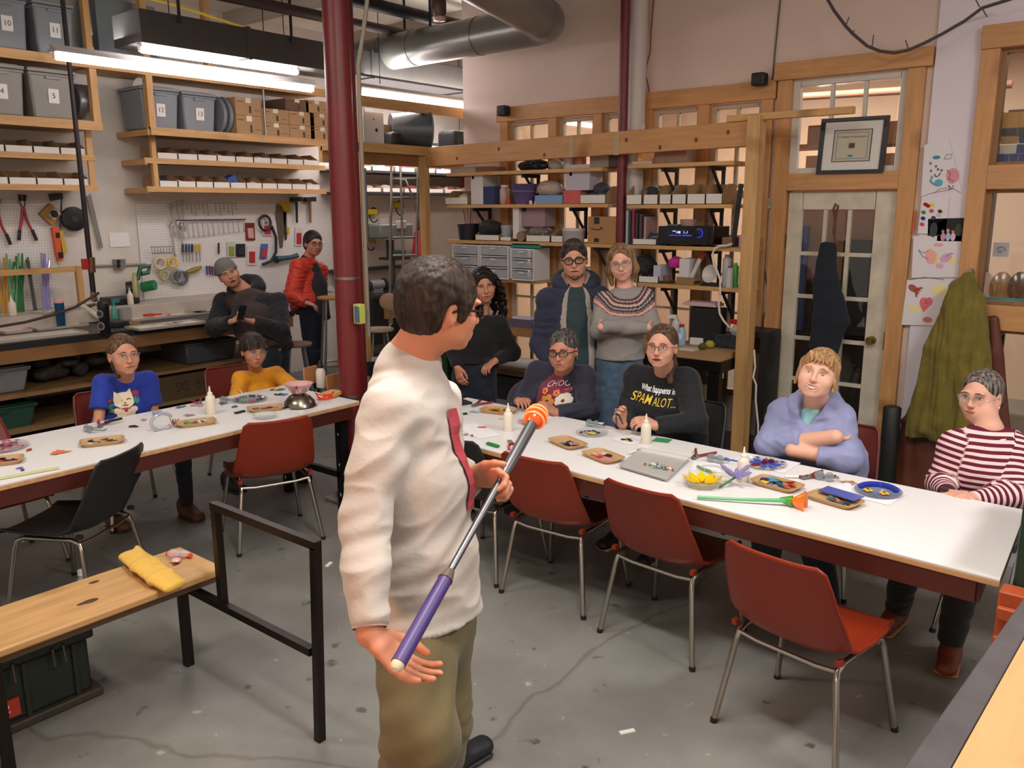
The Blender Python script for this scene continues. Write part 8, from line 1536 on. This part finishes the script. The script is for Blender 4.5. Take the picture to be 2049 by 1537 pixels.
slathe(1378,R3+.151,0,[('bowl_body',M(0xA88C80,.3,0,'frost',amt=.7),[(.06,0),(.07,.05),(.065,.05)])],'small clear tub standing on the stereo receiver','clear_tub','tub'); one(B().bb(sx_(1340),sx_(1362),5.98,6.08,R3+.151,R3+.162),'small_remote',M(0x5a6478,.4),'small grey remote on top of the stereo receiver','remote')
for k,(px,c1,h) in enumerate(((1256,0x9CA8A8,.27),(1261,0x2a3c3c,.26),(1268,0x8C2A40,.27),(1275,0x3a2c34,.25),(1283,0x4c3c44,.24),(1292,0xA88480,.22))):
    x=sx_(px,5.97); bk=thing('book',('grey','dark green','crimson','dark plum','grey plum','pink')[k]+' book standing left of the stereo receiver','book',(x,6.05,R3),0); part(B().bb(-.011,.011,-.09,.09,0,h),'cover',M(c1,.6),bk); part(B().bb(-.009,.009,-.085,.092,.003,h-.003),'pages',M(0xD8D0C0,.8),bk)
sbin(1268,1316,R3,'white parts bin with cables left of the stereo receiver',.09,(0x3a4048,0x4a5260)); sball(1295,R3+.05,.05,0x3c4450,'grey tangled cable bundle in bin left of the stereo','cable_bundle','cables',(1.6,1,.7)); 
x=sx_(1474,5.97); one(B().bar((x-.02,5.97,R3+.02),(x+.01,5.99,R3+.46),.035,.012,(0,1,0)),'black_antenna_blade',M(0x18181a,.5),'tall narrow black machete-like blade standing right of the stereo','blade')
sbox(1446,1466,R3,.07,0x8C6848,'small tilted brown carton right of the stereo'); sbox(1480,1494,R3,.09,0xB8A8B0,'small white and purple box at right end of stereo shelf',kind='noise')
wc=thing('white_power_cord','white power cord looping down from the stereo shelf','cord',at(1436,560,y=5.88),0,None,True); part(B().tube([at(px,py,y=5.88) for px,py in ((1465,488),(1452,492),(1440,492),(1430,498),(1425,510),(1428,528),(1436,545),(1441,560),(1441,590),(1438,610),(1440,628),(1448,642),(1460,656))],.008,8),'cord',M(0xD8D4CC,.5),wc)
one(B().tube([at(px,py,y=5.72) for px,py in ((1509,700),(1511,735),(1507,755),(1513,770),(1512,800),(1517,850),(1516,905),(1519,990))],.007,8),'white_extension_cord',M(0xD0CCC4,.5),'white extension cord hanging beside the pine post','cord')
# bottom right shelf
sball(1290,R4,.10,0x121214,'black rounded bag on bottom shelf behind blond woman','black_helmet_bag','bag',(1.0,1,1.3)); sbin(1282,1322,R4,'white parts bin at the left end of the bottom shelf',.10,(0x2c2624,0x4a3c30)); sbox(1310,1324,R4,.14,0xB8B8C8,'pale bin side panel standing on the bottom shelf')
slathe(1335,R4,0,[('dish_body',0x6a5c40,[(.06,0),(.085,.02),(.08,.02)])],'shallow olive dish on the bottom shelf','dish','dish'); slathe(1337,R4+.02,0,[('pot_body',0x8c5a44,[(.02,0),(.025,.04),(0,.04)])],'tiny clay pot in the olive dish','clay_pot','pot')
sball(1358,R4+.12,.045,0xC02890,'bright magenta ball of yarn behind the white carton','magenta_yarn','yarn',(1.3,1,1)); t=sbox(1362,1382,R4+.02,.18,0xD0CCCC,'white carton with small print on the bottom shelf'); sbox(1357,1392,R4,.06,0x8c7048,'olive kraft box around white carton on the bottom shelf',y0=5.94,y1=5.955)
one(B().bar((sx_(1388),6.0,R4+.03),(sx_(1404),6.02,R4+.20),.03,.02,(0,1,0)),'white_brush_handle',M(0xC8C4B8,.5),'white brush handle leaning on the bottom shelf','brush'); one(B().bar((sx_(1390),6.08,R4+.16),(sx_(1412),6.08,R4+.27),.035,.02,(0,1,0)),'orange_tool_handle',M(0xC84A2C,.5),'orange handle tilted behind the white carton','tool')
x=sx_(1428); t=thing('white_bowl','white bowl tipped on its side on black stand, bottom shelf','bowl',(x,6.0,R4),0,None,True); part(B().lathe([(0,-.03),(.05,-.02),(.07,.01),(.066,.01),(.045,-.012),(0,-.02)],(x,6.0,R4+.09),22,(-.2,-1,.25)),'bowl',M(0xC8C4C0,.4),t); part(B().bb(x-.06,x+.08,5.96,6.06,R4,R4+.022),'stand',BLACK,t)
for k,(px,c1,c2,h,r_,lab) in enumerate(((1459,0xB8B8BC,0x9a9aa0,.24,.034,'tall silver spray can on the bottom shelf'),(1476,0x3CA040,0x6ac06a,.18,.024,'green spray can on the bottom shelf'),(1465,0xD0D0D4,0xB02c3c,.16,.026,'white spray can in front of the silver can'),(1490,0xD8D8D8,0x1c6a5c,.19,.024,'white and teal bottle at right end of the bottom shelf'),(1497,0x24282c,0x24282c,.2,.022,'dark spray can beside the pine post'))):
    slathe(px,R4,0,[('can_body',c1,[(r_,0),(r_,h*.85),(r_*.6,h*.92)]),('cap',c2,[(r_*.62,h*.9),(r_*.6,h),(0,h)])],lab,'spray_can','spray can',y=5.96 if k==2 else 6.03)
# side workbench top
DZ=.841
def dth(px,py=700):
    p=at(px,py,z=DZ)
    if p.y>6.07: p=at(px,py,y=6.07); p.z=DZ
    return p
def dl(px,py,parts,lab,name,cat,n=16):
    p=dth(px,py); t=thing(name,lab,cat,p,0)
    for (nm,c,pr) in parts: part(B().lathe(pr,(0,0,0),n),nm,M(c,.35) if isinstance(c,int) else c,t)
    return t
t=dl(1363,690,[('bottle_body',0x9AC0DC,[(.03,0),(.034,.01),(.034,.10),(.02,.14)]),('neck',0xB03030,[(.02,.14),(.018,.165),(0,.165)])],'pale blue cleaner spray bottle behind the black sweatshirt','cleaner_bottle','spray bottle'); part(B().lathe([(0,0),(.024,.001)],(-.0,-.034,.07),14,(0,-1,0)),'label',M(0xE0E8F0,.5),t); part(B().box((-.02,-.02,.175),(.02,.05,.02)),'trigger',WHITE,t)
t=dl(1352,668,[('bottle_body',0xD0CCCC,[(.035,0),(.035,.15),(.015,.19)])],'white spray bottle with white trigger at back of side workbench','white_spray_bottle','spray bottle'); part(B().box((-.03,-.01,.2),(.08,.025,.03)),'trigger',WHITE,t)
t=dl(1473,672,[('bottle_body',M(0xC8D4D8,.1,0,'frost',amt=.5),[(.04,0),(.042,.14),(.016,.18)])],'clear spray bottle with red trigger head on side workbench','clear_spray_bottle','spray bottle'); part(B().box((.0,-.01,.2),(.10,.03,.035)),'trigger',M(0xC82C28,.4),t)
p=dth(1418,665); one(B().box(p+Vector((0,-.02,.15)),(.26,.12,.3),Matrix.Rotation(.1,3,'Z')),'black_tool_box',M(0x1c1c1e,.5),'black box with papers on top on side workbench','box',bev=.01)
p=dth(1408,668)+Vector((0,-.03,.3)); one(B().box(p+Vector((0,0,.02)),(.28,.15,.02)).box(p+Vector((0,0,.0305)),(.25,.14,.02)),'magazine_stack',M(0xC8A8A8,.6),'stack of pale magazines on the black box, side workbench','magazines')
dl(1396,668,[('roll_body',0x7CB0B4,[(.04,0),(.04,.16),(.036,.16)])],'teal and white wrapped roll on side workbench','wrapped_roll','roll'); dl(1436,672,[('figure_body',0x8C5a40,[(.02,0),(.035,.04),(.02,.09),(.028,.11),(.0,.13)])],'small brown figurine on side workbench','figurine','figurine'); dl(1441,690,[('globe',0x6c7c5c,[(.02,0),(.045,.02),(.05,.05),(.03,.08),(0,.085)])],'mottled green glass ball on side workbench','green_glass_ball','glass ball')
dl(1420,697,[('ornament',0xA8A040,[(.01,0),(.035,.015),(.04,.035),(.02,.06),(0,.062)])],'yellow-green glass ornament at front of side workbench','glass_ornament','ornament'); dl(1405,700,[('ornament',0x4c5a30,[(.01,0),(.03,.015),(.034,.03),(.015,.05),(0,.052)])],'dark olive glass ornament at front of side workbench','glass_ornament','ornament')
p=dth(1395,690); one(B().box(p+Vector((0,0,.03)),(.11,.07,.06),Matrix.Rotation(.2,3,'Z')),'white_paper_bundle',M(0xD8D4D0,.7),'white folded paper bundle on side workbench','paper',bev=.008); p=dth(1378,700); one(B().box(p+Vector((0,0,.006)),(.12,.09,.012)),'white_paper_pad',M(0xD0C8C0,.7),'white paper pad at left front of side workbench','paper')
p=dth(1468,692); t=thing('parts_basket','dark wire basket filled with blue and grey hardware on side workbench','basket',p,0,None,True); part(B().box(p+Vector((0,0,.05)),(.26,.16,.10)),'basket_body',M(0x3C444C,.4,.3,'noise',amt=.5,scale=30),t,bev=.01); part(B().tube([p+Vector((.13*sx__,.08*sy__,.1)) for sx__,sy__ in ((-1,-1),(1,-1),(1,1),(-1,1),(-1,-1))],.005,6),'rim_wire',STEEL,t); part(B().ball(p+Vector((.02,0,.11)),.04,10,(1.5,1,.5)),'blue_packet',M(0x2C6CB0,.4),t)
# curly woman's bench
p=at(1060,655,z=.881); one(B().box(p+Vector((-.1,0,.02)),(.34,.14,.04)).box(p+Vector((-.06,.0,.05)),(.28,.12,.02)),'notebook_pile',M(0x5C5068,.6),'pile of notebooks and papers on the butcher block bench','notebooks'); one(B().box(p+Vector((-.08,.02,.075)),(.2,.08,.02)),'white_cable_box',M(0xC8C4D4,.5),'white packet lying on the notebook pile','packet')
# ================================================================ RIGHT SIDE
# framed certificate
cs=[at(px,py,y=WY-.055) for px,py in ((1644,238),(1780,230),(1766,346),(1632,349))]; c=sum(cs,Vector())/4
t=thing('framed_certificate','black framed certificate with wide white mat above the door','framed certificate',c,0,None,True)
def quad(b,k,y,pts=cs,dz=1): return [c+(p-c)*k+Vector((0,y,0)) for p in pts]
o_,i_=quad(0,1,0),quad(0,.86,0); fr=Vector((0,.03,0)); b=B(); vs=[p for p in o_]+[p for p in i_]+[p+fr for p in o_]+[p+fr for p in i_]; fs=[]
for i in range(4): j=(i+1)%4; fs+=[(i,i+4,j+4,j),(i+8,j+8,j+12,i+12),(i,j,j+8,i+8),(i+4,i+12,j+12,j+4)]
part(b.add(vs,fs),'frame',M(0x10131C,.3),t)
part(B().add(quad(0,.87,.01),[(3,2,1,0)]),'mat_board',M(0xD8D4CE,.7),t); part(B().add(quad(0,.57,.008),[(3,2,1,0)]),'inner_line',M(0x1c1c20,.6),t); part(B().add(quad(0,.545,.007),[(3,2,1,0)]),'certificate_paper',M(0xB8B09C,.6),t); part(B().add(quad(0,.47,.0065),[(3,2,1,0)]),'certificate_border',M(0x8C949C,.6),t); part(B().add(quad(0,.44,.006),[(3,2,1,0)]),'certificate_face',M(0xBDB49E,.6),t)
part(B().add(quad(0,.09,.005),[(3,2,1,0)]),'seal',M(0x4a3c28,.5),t); ux=(cs[1]-cs[0]).normalized(); uy=(cs[0]-cs[3]).normalized()
text_part('Certificate of Appreciation',.0175,M(0x5c5448,.6),t,c+uy*.06+Vector((0,.004,0)),ux,uy,bold=0); part(B().add([c+ux*a+uy*b_+Vector((0,.004,0)) for a,b_ in ((-.02,-.075),(.015,-.075),(.015,-.062),(-.02,-.062))],[(0,1,2,3)]),'blue_stamp',M(0x3C84A0,.6),t)
# drawings on wall
PY_=WY-.042
def drawing(name,lab,pts,col=0xDCD6D8,cat='drawing'):
    ps=[at(a,b_,y=PY_) for a,b_ in pts]; c_=sum(ps,Vector())/len(ps); t=thing(name,lab,cat,c_,0,None,True); n=len(ps); part(B().add(ps+[p+Vector((0,.003,0)) for p in ps],[tuple(range(n-1,-1,-1)),tuple(range(n,2*n))]+[(i,(i+1)%n,(i+1)%n+n,i+n) for i in range(n)]),'sheet',M(col,.8),t); return t
def blot(t,px,py,rx,ry,c,name='painted_shape',ang=0,n=12,yy=-.0015):
    k=at(px,py,y=PY_); sc=(at(px+1,py,y=PY_)-k).length; pts=[k+Vector((sc*(rx*math.cos(a)*math.cos(ang)-ry*math.sin(a)*math.sin(ang)),yy,sc*(rx*math.cos(a)*math.sin(ang)+ry*math.sin(a)*math.cos(ang)))) for a in [2*math.pi*i/n for i in range(n)]]
    return part(B().add(pts,[tuple(range(n))]),name,M(c,.8),t)
def stroke(t,pts,w,c,name='pen_line'): ps=[at(a,b_,y=PY_)+Vector((0,-.002,0)) for a,b_ in pts]; return part(B().tube(ps,w,4),name,M(c,.8),t)
t=drawing('elephant_drawing','child drawing of blue elephant with pink ear taped on pale wall',[(1850,290),(1899,279),(1925,386),(1909,377),(1863,386),(1843,393)])
blot(t,1878,366,9,8,0x5CA8B8); blot(t,1906,352,13,17,0xD89098,ang=.1); stroke(t,[(1895,340),(1902,348),(1898,358),(1908,362)],.002,0x4a3a3c); stroke(t,[(1874,370),(1868,368),(1862,362),(1866,352)],.006,0x5CA8B8,'trunk_stroke'); blot(t,1874,315,8,4,0x3C8CA0); stroke(t,[(1889,318),(1895,309),(1905,309),(1903,317),(1890,319)],.0015,0x6a6a6c)
stroke(t,[(1870,348),(1873,354),(1878,352),(1882,346)],.003,0x1c1c1e); stroke(t,[(1900,380),(1898,370),(1905,378),(1908,371)],.003,0x1c1c1e)
for a,b_ in ((1862,327),(1873,333),(1863,342),(1877,339),(1884,341)): blot(t,a,b_,2.4,3,0x6a6a70,'pen_dot')
stroke(t,[(1870,386),(1880,378),(1895,376)],.0015,0x5a5a5c)
t=drawing('paint_dot_drawing','child painting of coloured thumbprint dots on pale wall',[(1845,393),(1899,395),(1892,470),(1836,467)])
for a,b_,c1 in ((1852,409,0x9C1420),(1857,412,0x9C1420),(1865,410,0xE8C81C),(1848,425,0x2C8C3C),(1864,422,0xC84A3C),(1881,423,0x5a2c1c),(1847,437,0x1C2C8C),(1868,436,0x2a3a7c),(1845,449,0xD03C78),(1878,431,0xC8B8B0)): blot(t,a,b_,5,4,c1,'thumbprint',ang=-.4)
t=drawing('orange_paper_strip','narrow orange paper strip at the corner beside door frame',[(1829,422),(1834,421),(1828,465),(1823,465)],0xC85A34,'paper')
t=drawing('fish_drawing','pale drawing of pink and yellow butterfly with blue wings',[(1828,472),(1924,472),(1921,555),(1824,556)])
for a,b_,rx,ry,c1,an in ((1862,513,11,17,0xE8A8A0,.2),(1869,515,9,14,0xE8D078,.2),(1893,516,13,9,0xD8A0C0,.6),(1905,520,8,9,0xE8D890,.3),(1878,490,10,4,0xE8A0A8,0),(1880,532,8,6,0xD8A8C0,0)): blot(t,a,b_,rx,ry,c1,'wing_patch',ang=an,yy=-.0015-.0002*rx/10)
stroke(t,[(1838,500),(1848,506),(1858,502)],.002,0x6a8098); stroke(t,[(1838,500),(1846,513),(1858,518)],.002,0x6a8098); stroke(t,[(1893,514),(1903,506),(1909,508)],.002,0x6a8098)
t=drawing('heart_drawing','drawing with red hands and pink heart beside the hanging coat',[(1815,560),(1860,557),(1900,562),(1935,590),(1880,652),(1804,650)])
blot(t,1849,606,9,12,0xE07078,'heart_lobe',ang=.2); blot(t,1858,604,8,10,0xE07078,'heart_lobe',ang=-.2); k_=[(1840,610),(1866,606),(1848,625)]; part(B().add([at(a,b_,y=PY_)+Vector((0,-.0018,0)) for a,b_ in k_],[(2,1,0)]),'heart_tip',M(0xE07078,.8),t)
blot(t,1827,577,11,7,0xA8543C,'hand_palm',ang=-.6)
for k in range(4): stroke(t,[(1832,578),(1846-k*4,576+k*6)],.006,0xA8543C,'finger_stroke')
blot(t,1856,640,10,6,0xC87868,'hand_palm'); blot(t,1880,580,16,12,0xE8DC98,'yellow_wash',yy=-.0008); blot(t,1830,618,14,8,0xE8DC98,'yellow_wash',yy=-.0008)
stroke(t,[(1820,560),(1850,555),(1890,560)],.0015,0x3a3438)
t=drawing('family_photo','dark photograph of three smiling people pinned over the drawings',[(1857,438),(1931,436),(1927,483),(1856,482)],0x241E1E,'photograph')
for a,c1,c2 in ((1887,0xC88CA8,0x3a2a24),(1897,0xA8B8D8,0xD8B890),(1907,0xD8B8C0,0x4a3428)): blot(t,a,474,5,9,c1,'shirt_patch'); blot(t,a,463,3,3.6,0xC89880,'face_patch',yy=-.002); blot(t,a,460,3,2,c2,'hair_patch',yy=-.0025)
blot(t,1868,460,8,16,0x34403c,'foliage_patch'); blot(t,1918,460,7,14,0x38443c,'foliage_patch')
# blue apron on the door
YD=WY-.1
def hang(name,lab,cat,limbs,mat,amp,seed,planes=(),h=.0075,f=9,stretch=(1,1,.35),subs=()):
    S_=SDF()
    for (a,b_,ra,rb) in limbs: S_.limb(a,b_,ra,rb,x=(1,0,0),k=.04)
    for s_ in subs: S_.ell(*s_)
    for pl_ in planes: S_.plane(*pl_)
    return tag(sculpt(S_,name,mat,None,h,amp,f,seed,stretch=stretch),lab,cat)
A_=lambda px,py,y=YD: at(px,py,y=y)
hang('denim_apron','dark navy apron hanging from brown strap on the glazed door','apron',[(A_(1657,490),A_(1652,560),(.055,.02),(.085,.028)),(A_(1652,560),A_(1662,640),(.085,.028),(.125,.035)),(A_(1662,640),A_(1648,700),(.125,.035),(.105,.035)),(A_(1668,600),A_(1682,650),(.05,.02),(.06,.025))],M(0x151C26,.9,0,'cloth',scale=18),.012,41)
st2=thing('apron_strap','reddish brown leather strap looped over the door glass','strap',A_(1672,440),0,None,True); part(B().tube([A_(1673,488),A_(1668,465),A_(1673,430),A_(1677,412),A_(1672,408),A_(1668,418),A_(1671,440),A_(1671,470)],.009,8),'strap',M(0x5c3426,.6),st2)
one(B().bb(A_(1659,640).x-.035,A_(1659,640).x+.035,YD-.052,YD-.048,A_(1659,645).z-.012,A_(1659,645).z+.01),'apron_patch',M(0x6c6a30,.7),'tiny olive label on front of the navy apron','label') if 0 else None
# olive coat + leather apron
YC=WY-.2
CO=lambda px,py,y=YC: at(px,py,y=y)
hang('olive_work_coat','mustard olive work coat hanging from a hook by right window','coat',[(CO(1937,552),CO(1925,610),(.03,.03),(.085,.05)),(CO(1925,610),CO(1905,700),(.085,.05),(.16,.075)),(CO(1905,700),CO(1895,860),(.16,.075),(.235,.09)),(CO(1950,600),CO(1965,840),(.05,.05),(.075,.06)),(CO(1900,640),CO(1830,880),(.04,.04),(.07,.055)),(CO(1915,575),CO(1895,640),(.035,.05),(.03,.05)),(CO(1932,560,YC-.03),CO(1925,860,YC-.09),.018,.035),(CO(1925,570,YC-.03),CO(1880,850,YC-.085),.016,.03),(CO(1938,570,YC-.02),CO(1958,850,YC-.08),.016,.032),(CO(1910,600,YC-.03),CO(1850,860,YC-.07),.016,.03)],M(0x6E6220,.85,0,'cloth',scale=12,amt=.2),.026,43,planes=((CO(1890,880),(0,0,-1)),),f=9,stretch=(1.6,1,.22))
CO2=lambda px,py,dy: CO(px,py)+Vector((0,dy,0))
hang('leather_apron','long reddish brown leather apron hanging behind the olive coat','apron',[(CO(1945,600,YC+.1),CO(1930,700,YC+.1),(.05,.02),(.16,.03)),(CO(1930,700,YC+.1),CO(1890,860,YC+.08),(.16,.03),(.27,.04)),(CO(1890,860,YC+.08),CO(1865,985,YC+.05),(.27,.04),(.29,.05)),(CO(1985,640,YC+.1),CO(2000,900,YC+.08),(.04,.03),(.08,.03))],M(0x5A2A18,.5,0,'noise',amt=.15,scale=6),.012,44,planes=((CO(1865,985),(0,0,-1)),),stretch=(1.4,1,.25))
one(B().lathe([(.055,0),(.058,.01),(.058,.55),(.05,.56),(0,.555)],(at(1768,1010,y=6.0).x,6.0,0),20),'black_umbrella_tube',M(0x14181a,.5),'tall dark cylinder standing on floor right of the door','cylinder')
one(B().lathe([(.02,0),(.02,.05)],CO(1938,545)+Vector((0,.03,0)),10,(0,1,0)),'coat_hook',STEEL,'small metal hook holding the olive coat','hook')
# floor scraps
for k,(px,py,c1) in enumerate(((865,1000,0xC8C0B8),(1255,1465,0xD8D4CC),(658,1130,0xE0DCD0))): 
    q=at(px,py,z=0); one(B().box(q+Vector((0,0,.002)),(.06,.02,.004),Matrix.Rotation(k,3,'Z')),'paper_scrap',M(c1,.7),('small pale paper scrap on floor left of rod','thin white paper scrap on the floor in right foreground','white chip lying on floor behind the rail frame')[k],'scrap')

for _o in bpy.data.objects:
    if _o.get('_w') is not None: del _o['_w']
